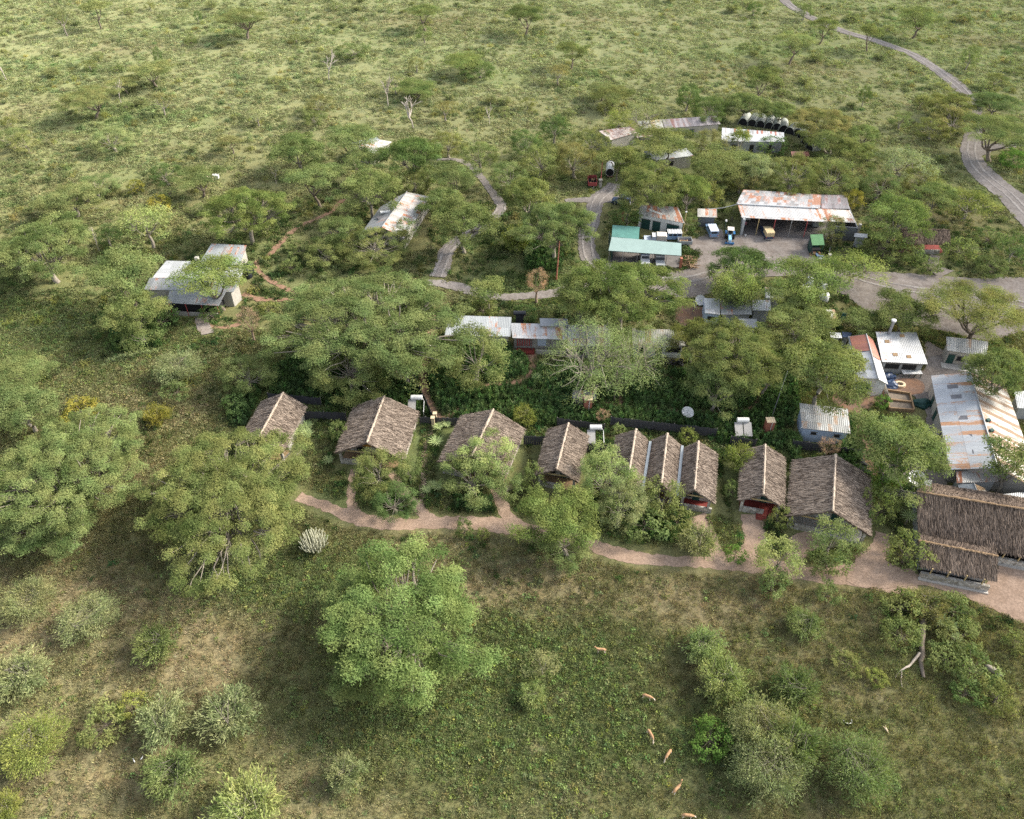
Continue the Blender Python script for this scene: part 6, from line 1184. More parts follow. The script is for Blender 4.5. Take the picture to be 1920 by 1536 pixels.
 (985, 22, 74, 8.5, 'flat', 'mid', 'isolated dark umbrella acacia at the top centre'), (795, 20, 60, 7, 'flat', 'mid', 'umbrella acacia at the top left of centre'), (455, 30, 96, 8, 'flat', 'far', 'wide olive umbrella acacia near the top'), (1725, 28, 84, 8, 'flat', 'g', 'umbrella acacia above the upper right road'), (1545, 45, 56, 7, 'flat', 'g', 'small acacia on the left side of the far road'), (1490, 75, 72, 8, 'flat', 'far', 'pale acacia left of the far road'), (1636, 58, 48, 7, 'flat', 'g', 'small acacia standing on the far road'), (1430, 140, 76, 9, 'flat', 'g', 'acacia leaning left above the far cluster'), (870, 112, 76, 5, 'flat', 'bright', 'flat bright acacia in the upper middle'), (1072, 90, 62, 7, 'flat', 'g', 'flat acacia right of the flat bright one'), (1047, 132, 54, 5, 'sparse', 'brown', 'grey brown thin tree in the upper middle'), (900, 130, 80, 4, 'round', 'dark', 'dark bush mass below the flat bright acacia'), (285, 128, 84, 6, 'flat', 'far', 'pale olive acacia in the upper left'), (232, 152, 60, 4, 'flat', 'far', 'bright low acacia in the upper left'), (165, 180, 112, 7, 'flat', 'far', 'wide umbrella acacia with a forked trunk, upper left'), (300, 185, 50, 6, 'sparse', 'brown', 'brown thin tree in the upper left'), (112, 28, 46, 8, 'sparse', 'grey', 'grey thin tree near the top left'), (175, 12, 48, 8, 'flat', 'far', 'acacia cut by the top edge at the left'), (370, 30, 20, 4, 'round', 'dark', 'small dark conical bush near the top left'), (295, 103, 20, 5, 'round', 'dark', 'small dark pointed tree in the upper left'), (1622, 178, 28, 5.5, 'round', 'dark', 'small dark round tree on a thin stem, upper right'), (210, 262, 100, 5, 'round', 'far', 'pale round crown in the left mid distance'), (20, 258, 74, 5, 'round', 'g', 'round tree on the left edge of the plain'), (45, 265, 60, 5, 'round', 'far', 'pale round tree next to the edge one'), (430, 265, 46, 4, 'flat', 'brown', 'tiny umbrella tree with a dark stem on the grass'), (480, 215, 44, 4, 'sparse', 'grey', 'small pale tree alone on the grass'), (600, 195, 60, 5, 'round', 'brown', 'brown twiggy bush tree in the upper middle'), (590, 220, 60, 4, 'round', 'mid', 'green bush tree beside the brown twiggy one'), (780, 163, 80, 4, 'flat', 'bright', 'bright low canopy between two dead trees'), (660, 95, 80, 4, 'round', 'mid', 'dark green bush patch in the upper middle left'), (795, 62, 40, 5, 'round', 'mid', 'dark small tree below the top left of centre acacia'), (780, 120, 40, 4, 'round', 'brown', 'brown bush tree in the upper middle'), (1820, 105, 40, 7, 'round', 'mid', 'dark small tree right of the far road'), (1870, 145, 36, 4, 'umb', 'olive', 'small umbrella tree near the right edge'), (1510, 20, 40, 5, 'round', 'mid', 'bush tree beside the far road top'), (1415, 15, 36, 4, 'round', 'dark', 'dark bush tree near the top right of centre'), (835, 200, 50, 5, 'sparse', 'brown', 'pale brown tree right of the forked dead tree'), (1130, 165, 60, 4, 'flat', 'far', 'pale acacia left of the striped roofs'), (1150, 175, 80, 5, 'flat', 'olive', 'olive acacia above the brown striped shed'), (740, 150, 46, 5, 'sparse', 'grey', 'grey crown on a leaning bare trunk'),
 (280, 418, 80, 3, 'bush', 'g', 'green bush behind the flat crowned house acacia'), (545, 500, 46, 2.2, 'bush', 'mid', 'low bush beside the red trail bend'), (560, 470, 60, 2.6, 'bush', 'g', 'bush above the red trail bend'), (500, 430, 50, 3, 'bush', 'mid', 'bush beside the annex shed trail'), (505, 580, 46, 2.4, 'bush', 'olive', 'olive bush where the red trail meets the biggest acacia'),
]
for t in TREES: plant(*t)
for px, py, w_, H, lb in ((12, 150, 36, 9, 'white dead tree at the left edge of the plain'), (617, 150, 44, 8, 'forked white dead tree in the upper left centre'), (728, 200, 40, 9, 'leaning dead tree with a bent trunk'), (775, 240, 52, 9, 'wide forked dead tree above the upper belt'), (918, 235, 22, 6, 'short crooked dead stump tree'), (228, 195, 24, 7, 'bare hooked trunk beside the wide umbrella acacia'), (188, 475, 18, 6, 'small dead tree right of the wide left acacia'), (1590, 80, 14, 4, 'tiny dead tree left of the far road'), (518, 345, 18, 5, 'leaning pale dead stick tree by the upper belt')):
    p = G(px, py); plant(0, 0, 0, H, 'dead', 'g', lb, at=(p.x, p.y), R=w_/2/pxm(py))
# random scrub on the plain beyond the lodge and small bushes around
def clear(x, y, m=1.0):
    for pts, hw in PATHS:
        if abs(pts[0][0]-x) > 160: continue
        if distline(np.array([x]), np.array([y]), pts[::4])[0] < hw+m: return False
    for poly in AREAS:
        if inpoly(np.array([x]), np.array([y]), poly)[0]: return False
    return True
BUILD = []
for o in bpy.data.objects:
    if o.parent is None and o.type in ('EMPTY', 'MESH') and o.get('category') in ('building', 'hut', 'carport', 'shed', 'booth', 'car', 'stall', 'tractor', 'trailer', 'shelter', 'table', 'garden bed'):
        xs, ys = [], []
        for c in o.children_recursive if o.type == 'EMPTY' else [o]:
            if c.type == 'MESH' and ('roof' in c.name or 'body' in c.name or 'shell' in c.name or 'wall' in c.name):
                for b in c.bound_box: q = Matrix.Rotation(o.rotation_euler.z, 3, 'Z') @ Vector(b); xs.append(q.x+o.location.x); ys.append(q.y+o.location.y)
        if xs: BUILD.append((min(xs), max(xs), min(ys), max(ys)))
BA = np.array(BUILD)
def inbuild(x, y, m=0.0): return ((x > BA[:, 0]-m) & (x < BA[:, 1]+m) & (y > BA[:, 2]-m) & (y < BA[:, 3]+m)).any()
r3 = random.Random(5); n = 0
KINDS = [('bush', 'far', 'low green scrub bush on the far plain', 'scattered green scrub bushes'), ('bush', 'mid', 'darker green scrub bush on the far plain', 'scattered darker scrub bushes'), ('round', 'olive', 'small olive bush tree on the far plain', 'scattered olive bush trees'), ('wisp', 'grey', 'greyish thorn bush on the far plain', 'scattered greyish thorn bushes'), ('bush', 'brown', 'brown dry bush on the far plain', 'scattered brown bushes')]
while n < 330:
    px = r3.uniform(-60, 1980); py = r3.uniform(-20, 420)**1.0
    if py > 235 and 520 < px < 1800: continue
    p = G(px, py)
    if not clear(p.x, p.y, 1.5) or inbuild(p.x, p.y, 2): continue
    d = float(fbm(np.array([p.x]), np.array([p.y]), 34, 3)[0]); 
    if r3.random() > (d-.3)*3: continue
    R = r3.choice([.9, 1.1, 1.4, 1.8, 2.4])*r3.uniform(.8, 1.2); k = r3.choices(range(5), [9, 2, 2, 4, 1])[0]; ty, ti, lb, gr = KINDS[k]
    plant(0, 0, 0, R*r3.uniform(.6, .9) if ty == 'bush' else R*1.1, ty, ti, lb, at=(p.x, p.y), R=R, group=gr); n += 1
# ------------------------------------------------------------------ aloes, cactus tree, agave row
def rosette(r, n, L, up=.5, w=.09):
    """stiff narrow leaves from one heart"""
    cs, ds, ws = [], [], []
    for i in range(n):
        a = i*2.4; e = up*(1-.8*i/n)*1.5-.1; d = np.array([math.cos(a)*math.cos(e), math.sin(a)*math.cos(e), math.sin(e)]); l = L*r.uniform(.7, 1.1)
        cs.append(d*l*.5); ds.append(d*l); ws.append(np.array([-math.sin(a), math.cos(a), 0]))
    return np.array(cs), np.array(ds), np.array(ws)
def aloe(px, py, heads, L, hgt, tint, label, z0=0, spread=.8, nm='aloe', cat='plant', n=34, W=.13):
    r = np.random.default_rng(int(px*7+py)); p = G(px, py); e = empty(nm, (p.x, p.y, z0), 0, label, cat); V, F, CV, k = [], [], [], 0; mb = MB()
    for h in range(heads):
        a = h*2.4+.5; o = np.array([math.cos(a)*spread*(h > 0), math.sin(a)*spread*(h > 0), hgt*r.uniform(.75, 1.1)]); c, d, w_ = rosette(r, n, L); l = np.linalg.norm(d, axis=1); v, f = cards(c+o, d/l[:, None], w_, l*1.0, np.full(len(l), W)); V.append(v); F.append(f+k); k += len(v); CV.append(r.uniform(.3, 1, len(l)))
        mb.tube([(0, 0, -.05), (o[0]*.6, o[1]*.6, hgt*.5), tuple(o)], [.12, .1, .09], 6)
    m = npmesh('rosette', np.concatenate(V), np.concatenate(F), np.concatenate(CV)); c = link('leaves', m, M['leaf'], e); t = TINT[tint]; c.color = (*t, 1); mb.build('stem', M['palebark'], e, smooth=True); return e
for a in ((573, 815, 5, 1.3, 1.0, 'silver', 'silver aloe clump right of the leftmost hut', 0, 1.2), (822, 808, 1, 1.1, .9, 'silver', 'left aloe of the upper pair by the third hut'), (838, 802, 1, 1.1, .9, 'silver', 'right aloe of the upper pair by the third hut'), (818, 838, 1, 1.5, 1.0, 'silver', 'largest green aloe beside the hut path'), (820, 918, 2, 1.1, .8, 'silver', 'pale aloe on the island before the third hut'), (800, 925, 1, 1.1, .8, 'silver', 'lower left aloe of the island before the third hut'), (963, 764, 1, .9, 1.0, 'silver', 'pale aloe in the garden behind the third hut'), (1005, 717, 1, 1.1, 1.4, 'silver', 'aloe beside the red trail below the staff block'), (972, 688, 1, 1.0, 1.2, 'silver', 'aloe near the maroon porch'), (617, 868, 1, 1.2, .5, 'silver', 'green aloe left of the second hut veranda'), (1757, 1178, 1, 1.2, 1.6, 'silver', 'brightest white aloe in the trunk thicket'), (1776, 1184, 1, 1.1, 1.7, 'silver', 'right upper aloe in the trunk thicket'), (1787, 1203, 1, 1.0, 1.2, 'silver', 'lower aloe in the trunk thicket'), (1695, 988, 1, 1.5, 2.8, 'silver', 'left tall aloe at the end of the long hall'), (1713, 990, 1, 1.3, 2.6, 'silver', 'right tall aloe at the end of the long hall')):
    aloe(*a)
for i in range(9):
    aloe(207+i*11, 677-i*2.6+rnd.uniform(-2, 2), 1, .95, .15, 'silver', 'silver agave in the row below the dark round tree', nm='agave', n=26)['group'] = 'row of silver agaves'
p = G(592, 1030); r = np.random.default_rng(3); e = empty('candelabra_cactus', p, 0, 'pale branching candelabra cactus below the path', 'cactus'); mb = MB()
for i in range(70):
    a = i*2.4; q = math.sqrt((i+.5)/70); b0 = Vector((math.cos(a)*.25, math.sin(a)*.25, .5)); o = Vector((math.cos(a)*1.9*q, math.sin(a)*1.9*q, 1.1+r.random()*.6)); t = Vector((math.cos(a)*2.15*q, math.sin(a)*2.15*q, 3.3-1.4*q*q+r.random()*.4))
    mb.tube([b0, (b0+o)/2+Vector((0, 0, -.2)), o, o.lerp(t, .5), t], [.06, .07, .08, .07, .03], 6)
M['cactus'] = pm('cactus', (.42, .42, .31), .8, .3, 3); mb.build('arms', M['cactus'], e, smooth=True); MB().tube([(0, 0, -.1), (0, 0, .8)], [.3, .22], 8).build('trunk', M['palebark'], e, smooth=True)
# fallen trunk with a side branch, logs, bones
mb = MB(); a, b = G(1727, 1168), G(1731, 1272); a.z = .9; b.z = .35; r = np.random.default_rng(5); limb(mb, a-a, b-a, .42, .2, r, .02, 8, 9); o = mb.build('fallen_trunk', M['bark'], None, smooth=True); o.location = a+Vector((0, 0, -.2)); tag(o, 'long fallen grey tree trunk lying in the thicket', 'log')
M['palewood'] = pm('palewood', (.36, .31, .26), .9, .3, 3); mb = MB(); a, b = G(1722, 1228), G(1678, 1272); a.z = .5; b.z = .15; limb(mb, a-a, (b-a)*.6, .2, .13, r, .1, 5, 7); limb(mb, (b-a)*.6, b-a, .13, .03, r, .1, 5, 6); limb(mb, (b-a)*.75, (b-a)*.95+Vector((.2, -1.4, 0)), .08, .03, r, .1, 4, 5); o = mb.build('dead_branch', M['palewood'], None, smooth=True); o.location = a; tag(o, 'pale forked dead branch left of the fallen trunk', 'branch')
mb = MB(); a, b = G(1845, 1250), G(1879, 1270); a.z = .3; b.z = .25; d = b-a; mb.tube([Vector((0, 0, 0)), d*.15, d*.45, d*.75, d], [.12, .34, .42, .3, .06], 9); o = mb.build('pale_log', M['palebark'], None, smooth=True); o.location = a; tag(o, 'thick pale log at the right end of the thicket', 'log')
mb = MB(); a = G(1590, 1354); mb.tube([(-.55, .25, .08), (-.4, -.12, .1), (0, -.28, .1), (.38, -.12, .1), (.45, .3, .1)], [.03, .06, .07, .06, .03], 6); o = mb.build('curved_bone', M['white'], None, smooth=True); o.location = a; tag(o, 'curved white bone lying on the grass, lower right', 'bone')
mb = MB(); a = G(1661, 1370); mb.tube([(-.2, .45, .15), (-.05, .2, .2), (.1, -.1, .16), (.2, -.4, .08)], [.12, .22, .15, .06], 8); mb.tube([(-.2, .4, .25), (-.45, .55, .4)], [.05, .02], 5); mb.tube([(-.1, .45, .25), (.1, .65, .4)], [.05, .02], 5); o = mb.build('animal_skull', M['cap'], None, smooth=True); o.location = a; o.scale = (.75, .75, .75); tag(o, 'white animal skull on the grass, lower right', 'skull')
def bird(px, py, az, label):
    p = G(px, py); mb = MB(); mb.tube([(-.28, 0, .28), (-.12, 0, .34), (.05, 0, .38), (.16, 0, .48), (.2, 0, .62), (.24, 0, .68), (.36, 0, .66)], [.02, .09, .11, .06, .04, .05, .01], 7); e = mb.build('egret', M['white'], None, smooth=True); e.location = p; e.rotation_euler.z = az; e.scale = (.75, .75, .75)
    for s in (-1, 1): MB().tube([(0, s*.04, .3), (.02, s*.04, 0)], .012, 4).build('leg', M['dark'], e)
    tag(e, label, 'bird')
bird(253, 1429, 2.2, 'left white egret beside the dull green shrub'); bird(267, 1424, .8, 'right white egret beside the dull green shrub')
# ------------------------------------------------------------------ animals and people grown from joints
def skin(name, nodes_, edges, mat, root=0, sub=2):
    me = bpy.data.meshes.new(name); me.from_pydata([n_[:3] for n_ in nodes_], edges, []); o = bpy.data.objects.new(name, me); COL.objects.link(o)
    o.modifiers.new('s', 'SKIN'); s = o.modifiers.new('u', 'SUBSURF'); s.levels = sub; s.render_levels = sub
    for i, n_ in enumerate(nodes_): v = me.skin_vertices[0].data[i]; v.radius = (n_[3], n_[4] if len(n_) > 4 else n_[3]); v.use_root = i == root
    dg = C.evaluated_depsgraph_get(); m2 = bpy.data.meshes.new_from_object(o.evaluated_get(dg)); bpy.data.objects.remove(o); m2.name = name
    m2.polygons.foreach_set('use_smooth', [True]*len(m2.polygons)); m2.materials.clear(); m2.materials.append(mat); return m2
def furmat():
    m, t, N, L, out = nodes('impala_coat'); tc = N('TexCoord'); sp = N('SeparateXYZ'); L(tc.outputs['Object'], sp.inputs[0]); r1 = N('MapRange', i_1=.64, i_2=.78); L(sp.outputs[2], r1.inputs[0]); n_ = N('TexNoise', i_Scale=6.0); L(tc.outputs['Object'], n_.inputs['Vector'])
    c = mixc(N, L, r1.outputs[0], (.58, .51, .42), (.33, .215, .125)); c = mixc(N, L, mathn(N, L, 'MULTIPLY', n_.outputs[0], .3), c, (.36, .15, .06)); b = N('BsdfDiffuse'); L(c, b.inputs[0]); L(b.outputs[0], out.inputs[0]); return m
M['fur'] = furmat()
def impala_me(graze, turn=0):
    hd = [(.62, 0, 1.02), (.74, turn*.1, 1.22), (.80, turn*.16, 1.38), (.90, turn*.2, 1.40), (1.02, turn*.22, 1.33)] if not graze else [(.66, 0, .78), (.82, turn*.1, .55), (.93, turn*.15, .33), (.98, turn*.18, .22), (1.04, turn*.2, .10)]
    n_ = [(0, 0, .80, .18, .21), (.28, 0, .79, .18, .23), (.48, 0, .84, .14, .19), (-.28, 0, .82, .18, .20), (-.46, 0, .82, .14, .16), (-.58, 0, .80, .03), (-.64, 0, .62, .018)]
    rad = [.085, .06, .055, .06, .03]; i0 = len(n_); n_ += [(*h, r_) for h, r_ in zip(hd, rad)]
    ed = [(0, 1), (1, 2), (0, 3), (3, 4), (4, 5), (5, 6), (2, i0)]+[(i0+k, i0+k+1) for k in range(4)]
    for s in (-1, 1):
        k = len(n_); n_ += [(.40, s*.09, .64, .085), (.38, s*.13, .40, .042), (.40, s*.14, .20, .034), (.42, s*.14, .02, .036)]; ed += [(2, k), (k, k+1), (k+1, k+2), (k+2, k+3)]
        k = len(n_); n_ += [(-.40, s*.10, .64, .10), (-.34, s*.13, .50, .06), (-.50, s*.14, .32, .04), (-.46, s*.15, .02, .036)]; ed += [(4, k), (k, k+1), (k+1, k+2), (k+2, k+3)]
        e = hd[2]; k = len(n_); n_ += [(e[0]-.03, e[1]+s*.10, e[2]+.10, .022)]; ed += [(i0+2, k)]
    return skin('impala_body', n_, ed, M['fur'])
IMP = [impala_me(False, .4), impala_me(True, .5), impala_me(True, -.8)]
for (px, py, a, k, lb) in ((1127, 1224, math.pi-.05, 0, 'uppermost impala, standing side on and facing left'), (1212, 1311, -.35, 1, 'second impala from the top, walking right'), (1218, 1381, -1.15, 2, 'third impala, grazing with its head towards the viewer'), (1252, 1418, -2.25, 1, 'fourth impala, grazing towards the lower left'), (1267, 1484, .75, 0, 'fifth impala, head up and turned to the right'), (1287, 1534, -.1, 1, 'sixth impala cut by the lower frame edge')):
    p = G(px, py); e = empty('impala', p, a, lb, 'impala', 'impalas walking over the grass'); e.scale = (1.0,)*3; b = link('body', IMP[k], None, e)
    for s in (-1, 1): MB().tube([(.0, 0, 0), (.005, 0, .03)], .012, 5).build('eye', M['dark'], e).location = (0, 0, 0) if False else ((.86, s*.05+.05, 1.42) if k == 0 else (.90, s*.05, .36))
def person(loc, az, pose, shirt, trousers, label):
    """one continuous body; head with nose and ears, five fingers on each hand"""
    sit = pose == 'sit'; hz = .52 if sit else .95; dz = hz-.95
    n_ = [(0, 0, .95+dz, .15, .12), (0, 0, 1.15+dz, .14, .11), (0, 0, 1.38+dz, .17, .12), (0, 0, 1.50+dz, .06), (.01, 0, 1.60+dz, .085, .09), (.02, 0, 1.70+dz, .10, .11), (.01, 0, 1.78+dz, .07), (.125, 0, 1.655+dz, .018)]
    ed = [(0, 1), (1, 2), (2, 3), (3, 4), (4, 5), (5, 6), (4, 7)]
    for s in (-1, 1):
        k = len(n_)
        if sit: n_ += [(.08, s*.11, .50, .095), (.48, s*.13, .50, .065), (.50, s*.13, .25, .05), (.48, s*.13, .07, .04), (.64, s*.14, .04, .04)]
        else: n_ += [(.02, s*.10, .82, .09), (.05*s, s*.11, .48, .062), (.03*s, s*.11, .25, .05), (.02*s, s*.11, .07, .04), (.02*s+.17, s*.12, .04, .04)]
        ed += [(0, k), (k, k+1), (k+1, k+2), (k+2, k+3), (k+3, k+4)]
        k = len(n_); hx, hz2 = (.38, .62) if sit else (.16, .88); n_ += [(0, s*.20, 1.44+dz, .065), (.03, s*.25, 1.16+dz, .048), (hx*.8, s*.20, hz2+.04, .032), (hx, s*.19, hz2, .036)]; ed += [(2, k), (k, k+1), (k+1, k+2), (k+2, k+3)]; w_ = k+3
        for f in range(4): k = len(n_); yy = s*(.16+.022*f); n_ += [(hx+.05, yy, hz2-.02, .010), (hx+.075+.008*(f in (1, 2)), yy, hz2-.06, .008)]; ed += [(w_, k), (k, k+1)]
        k = len(n_); n_ += [(hx+.02, s*.14, hz2-.01, .011), (hx+.045, s*.125, hz2-.04, .009)]; ed += [(w_, k), (k, k+1)]
        k = len(n_); n_ += [(.0, s*.105, 1.68+dz, .02)]; ed += [(5, k)]
    e = empty('person', loc, az, label, 'person'); m = skin('person_body', n_, ed, M['skin']); link('body', m, None, e)
    MB().tube([(0, 0, .93+dz), (0, 0, 1.2+dz), (0, 0, 1.44+dz), (0, 0, 1.52+dz)], [.185, .18, .22, .10], 12).build('shirt', shirt, e, smooth=True)
    for s in (-1, 1):
        MB().tube([(0, s*.17, 1.46+dz), (.015, s*.235, 1.26+dz)], [.085, .075], 9).build('sleeve', shirt, e, smooth=True)
        MB().tube([(0, s*.09, .56), (.46, s*.13, .52), (.51, s*.13, .12)] if sit else [(0, s*.09, .98), (.04*s, s*.11, .5), (.02*s, s*.115, .1)], [.12, .10, .075], 9).build('trouser_leg', trousers, e, smooth=True)
        MB().box((.58 if sit else .02*s+.08, s*.135, .04), (.27, .10, .08)).build('shoe', M['dark'], e); MB().tube([(.115, s*.035, 1.71+dz), (.125, s*.035, 1.71+dz)], .012, 6).build('eye', M['white'], e)
    MB().tube([(.112, -.03, 1.625+dz), (.118, 0, 1.622+dz), (.112, .03, 1.625+dz)], .007, 5).build('mouth', M['maroon'], e)
    MB().tube([(0, 0, 1.70+dz), (0, 0, 1.79+dz), (0, 0, 1.83+dz)], [.118, .10, .03], 10).build('hair', M['dark'], e, smooth=True); return e
M['skin'] = pm('skin', (.09, .045, .028), .6, .1, 3); M['shirtwhite'] = pm('shirtwhite', (.75, .74, .78), .9, .08, 4); M['shirtpink'] = pm('shirtpink', (.50, .20, .24), .9, .1, 4); M['trousers'] = pm('trousers', (.035, .04, .06), .9, .2, 4)
p = G(1810, 689, .3); person((p.x, p.y, .14), -1.7, 'sit', M['shirtwhite'], M['trousers'], 'person in a white shirt sitting on the cottage porch'); e = MB().box((0, 0, .47), (.42, .42, .06)).build('stool', M['wood'], None)
for sx in (-1, 1):
    for sy in (-1, 1): MB().box((sx*.16, sy*.16, .22), (.05, .05, .44)).build('leg', M['wood'], e)
e.location = (p.x, p.y, 0.10); tag(e, 'wooden stool on the cottage porch under the person in white', 'stool')
p = G(1395, 430); person((p.x, p.y, .24), -1.5, 'stand', M['shirtpink'], M['trousers'], 'person in a pink shirt standing in the left workshop bay')
# ------------------------------------------------------------------ ground cover nobody could count: grass, herbs, tall weeds, low scrub
def tuft(seed, n, R, Hh, L, W, kind):
    r = np.random.default_rng(seed)
    if kind == 'grass':
        a = r.random(n)*6.28; q = np.sqrt(r.random(n))*R; el = r.uniform(.5, 1.4, n); d = np.stack([np.cos(a)*np.cos(el), np.sin(a)*np.cos(el), np.sin(el)], 1); l = L*r.uniform(.6, 1.3, n); c = np.stack([np.cos(a)*q, np.sin(a)*q, 0*q], 1)+d*l[:, None]*.48; w_ = unit(np.cross(d, unit(r.normal(size=(n, 3))))); W_ = W*r.uniform(.7, 1.4, n)
    elif kind == 'herb':
        a = r.random(n)*6.28; q = np.sqrt(r.random(n))*R; c = np.stack([np.cos(a)*q, np.sin(a)*q, Hh*(.25+.75*r.random(n))*(1-.5*(q/R)**2)], 1); nn = unit(r.normal(size=(n, 3))*.5+np.array([0, 0, 1])); d = unit(np.cross(nn, unit(r.normal(size=(n, 3))))); w_ = np.cross(nn, d); l = L*r.uniform(.6, 1.3, n); W_ = W*r.uniform(.7, 1.3, n)
    elif kind == 'spire':
        st = 5; V = []; k = r.integers(0, st, n); ang = r.random(st)*6.28; ox, oy = np.cos(ang)*R*.6*r.random(st), np.sin(ang)*R*.6*r.random(st); z = r.random(n)**.8; hh = Hh*r.uniform(.7, 1.15, st)[k]; a = r.random(n)*6.28; el = .15+.9*z; d = np.stack([np.cos(a)*np.cos(el), np.sin(a)*np.cos(el), np.sin(el)], 1); l = L*(1.15-.65*z); c = np.stack([ox[k], oy[k], z*hh], 1)+d*l[:, None]*.45; w_ = unit(np.cross(d, np.array([0, 0, 1.0])+r.normal(size=(n, 3))*.2)); W_ = W*(1.2-.5*z)
    elif kind == 'mound':
        q = unit(r.normal(size=(n, 3))); q[:, 2] = abs(q[:, 2]); rad = r.random((n, 1))**.35; lob = 1+.3*np.sin(np.arctan2(q[:, 1:2], q[:, 0:1])*3+seed); c = q*rad*lob*np.array([R, R, Hh]); nn = unit(q+r.normal(size=(n, 3))*.6+np.array([0, 0, .5])); d = unit(np.cross(nn, unit(r.normal(size=(n, 3))))); w_ = np.cross(nn, d); l = L*r.uniform(.6, 1.4, n); W_ = W*r.uniform(.6, 1.4, n)
    v, f = cards(c, d, w_, l, W_); return npmesh(kind, v, f, np.clip(.5+r.normal(size=n)*.28, 0, 1))
M['cover'] = leafmat('cover', (.62, .62, .62), (1.35, 1.35, 1.35), .22, True)
def scatter(name, P, z, sc, tint, protos, label=None):
    col = bpy.data.collections.new(name+'_kinds')
    for i, me in enumerate(protos):
        if not me.materials: me.materials.append(M['cover'])
        o = bpy.data.objects.new('%s_kind' % name, me); col.objects.link(o)
    n = len(P); me = bpy.data.meshes.new(name); me.vertices.add(n); me.vertices.foreach_set('co', np.concatenate([P, np.full((n, 1), z)], 1).astype(np.float32).ravel())
    for nm, ty, arr in (('sc', 'FLOAT', sc), ('rz', 'FLOAT', rng.random(n)*6.283)): a = me.attributes.new(nm, ty, 'POINT'); a.data.foreach_set('value', np.asarray(arr, np.float32))
    a = me.attributes.new('vi', 'INT', 'POINT'); a.data.foreach_set('value', rng.integers(0, len(protos), n).astype(np.int32)); a = me.attributes.new('tint', 'FLOAT_COLOR', 'POINT'); a.data.foreach_set('color', np.concatenate([tint, np.ones((n, 1))], 1).astype(np.float32).ravel())
    ng = bpy.data.node_groups.new(name, 'GeometryNodeTree'); ng.interface.new_socket('Geometry', in_out='INPUT', socket_type='NodeSocketGeometry'); ng.interface.new_socket('Geometry', in_out='OUTPUT', socket_type='NodeSocketGeometry')
    A = lambda t: ng.nodes.new(t); gi, go = A('NodeGroupInput'), A('NodeGroupOutput'); ip = A('GeometryNodeInstanceOnPoints'); ci = A('GeometryNodeCollectionInfo'); ci.inputs[0].default_value = col; ci.inputs['Separate Children'].default_value = True; ci.inputs['Reset Children'].default_value = True
    def at(nm, ty): q = A('GeometryNodeInputNamedAttribute'); q.data_type = ty; q.inputs[0].default_value = nm; return q.outputs[0]
    l = ng.links.new; l(gi.outputs[0], ip.inputs['Points']); l(ci.outputs[0], ip.inputs['Instance']); ip.inputs['Pick Instance'].default_value = True; l(at('vi', 'INT'), ip.inputs['Instance Index']); cx = A('ShaderNodeCombineXYZ'); l(at('rz', 'FLOAT'), cx.inputs[2]); l(cx.outputs[0], ip.inputs['Rotation']); l(at('sc', 'FLOAT'), ip.inputs['Scale']); l(ip.outputs[0], go.inputs[0])
    o = link(name, me, None, kind='stuff', label=label); md = o.modifiers.new('scatter', 'NODES'); md.node_group = ng; print(name, n); return o
def sample(n, py0, py1, m=40):
    """points spread evenly over the part of the ground between two photo rows"""
    y0, y1 = G(960, py1).y, G(960, py0).y; hw = lambda y: (y*CP+CAM_H*SP)*math.tan(HFOV/2)+m*.3
    y = np.sqrt(rng.random(n)*(y1**2-y0**2)+y0**2) if y1 > 60 else rng.uniform(y0, y1, n); x = rng.uniform(-1, 1, n)*hw(y); return x, y
def keepfree(x, y, edge=.15, bm=.2):
    k = np.ones(x.shape, bool)
    for pts, hw in PATHS:
        p = pts[::2]+[pts[-1]]; bx0, bx1 = min(q[0] for q in p)-hw-2, max(q[0] for q in p)+hw+2; by0, by1 = min(q[1] for q in p)-hw-2, max(q[1] for q in p)+hw+2; s = np.where((x > bx0) & (x < bx1) & (y > by0) & (y < by1) & k)[0]
        if len(s): k[s] &= distline(x[s], y[s], p) > hw+edge-.55*rng.random(len(s))*1.6
    for poly in AREAS: k &= ~inpoly(x, y, poly)
    for a, b, c, d in BA: k &= ~((x > a-bm) & (x < b+bm) & (y > c-bm) & (y < d+bm))
    return k
def tints(c, j=.16, hue=.06, g=1.0):
    n = len(c); s = (1+rng.normal(size=(n, 1))*j)*g; h = 1+rng.normal(size=(n, 3))*hue; return np.clip(c*s*h, .005, 1)
ZS = [[(510, 700), (600, 640), (800, 640), (1000, 690), (1180, 690), (1300, 700), (1400, 725), (1490, 700), (1500, 800), (1350, 812), (1150, 793), (1000, 800), (850, 790), (780, 775), (640, 768), (510, 742)], [(985, 440), (1075, 435), (1048, 512), (985, 505)], [(205, 600), (310, 590), (300, 655), (215, 662)], [(1340, 800), (1500, 820), (1500, 880), (1480, 850), (1340, 830)], [(1590, 790), (1640, 800), (1600, 900), (1560, 860)], [(700, 945), (770, 940), (790, 968), (700, 970)], [(1180, 960), (1300, 975), (1260, 1015), (1170, 1000)], [(810, 640), (1000, 660), (990, 720), (810, 730)], [(440, 740), (500, 720), (460, 800), (430, 800)], [(850, 930), (930, 940), (930, 970), (860, 965)]]
ZW = [gpts(z) for z in ZS]
def dens(x, y): s = np.zeros(x.shape, bool); [s.__ior__(inpoly(x, y, z)) for z in ZW]; return s
# 1 fine grass near
x, y = sample(210000, 620, 1600); k = keepfree(x, y, .05); x, y = x[k], y[k]; c, l, b, far = field(x, y); k = rng.random(len(x)) < (.95-.55*b); x, y, c, b = x[k], y[k], c[k], b[k]
scatter('grass', np.stack([x, y], 1), 0, rng.uniform(.6, 1.5, len(x)), tints(c*1.25, .3, .08), [tuft(s, 16, .28, 0, .30, .05, 'grass') for s in range(4)], 'short grass between herbs')
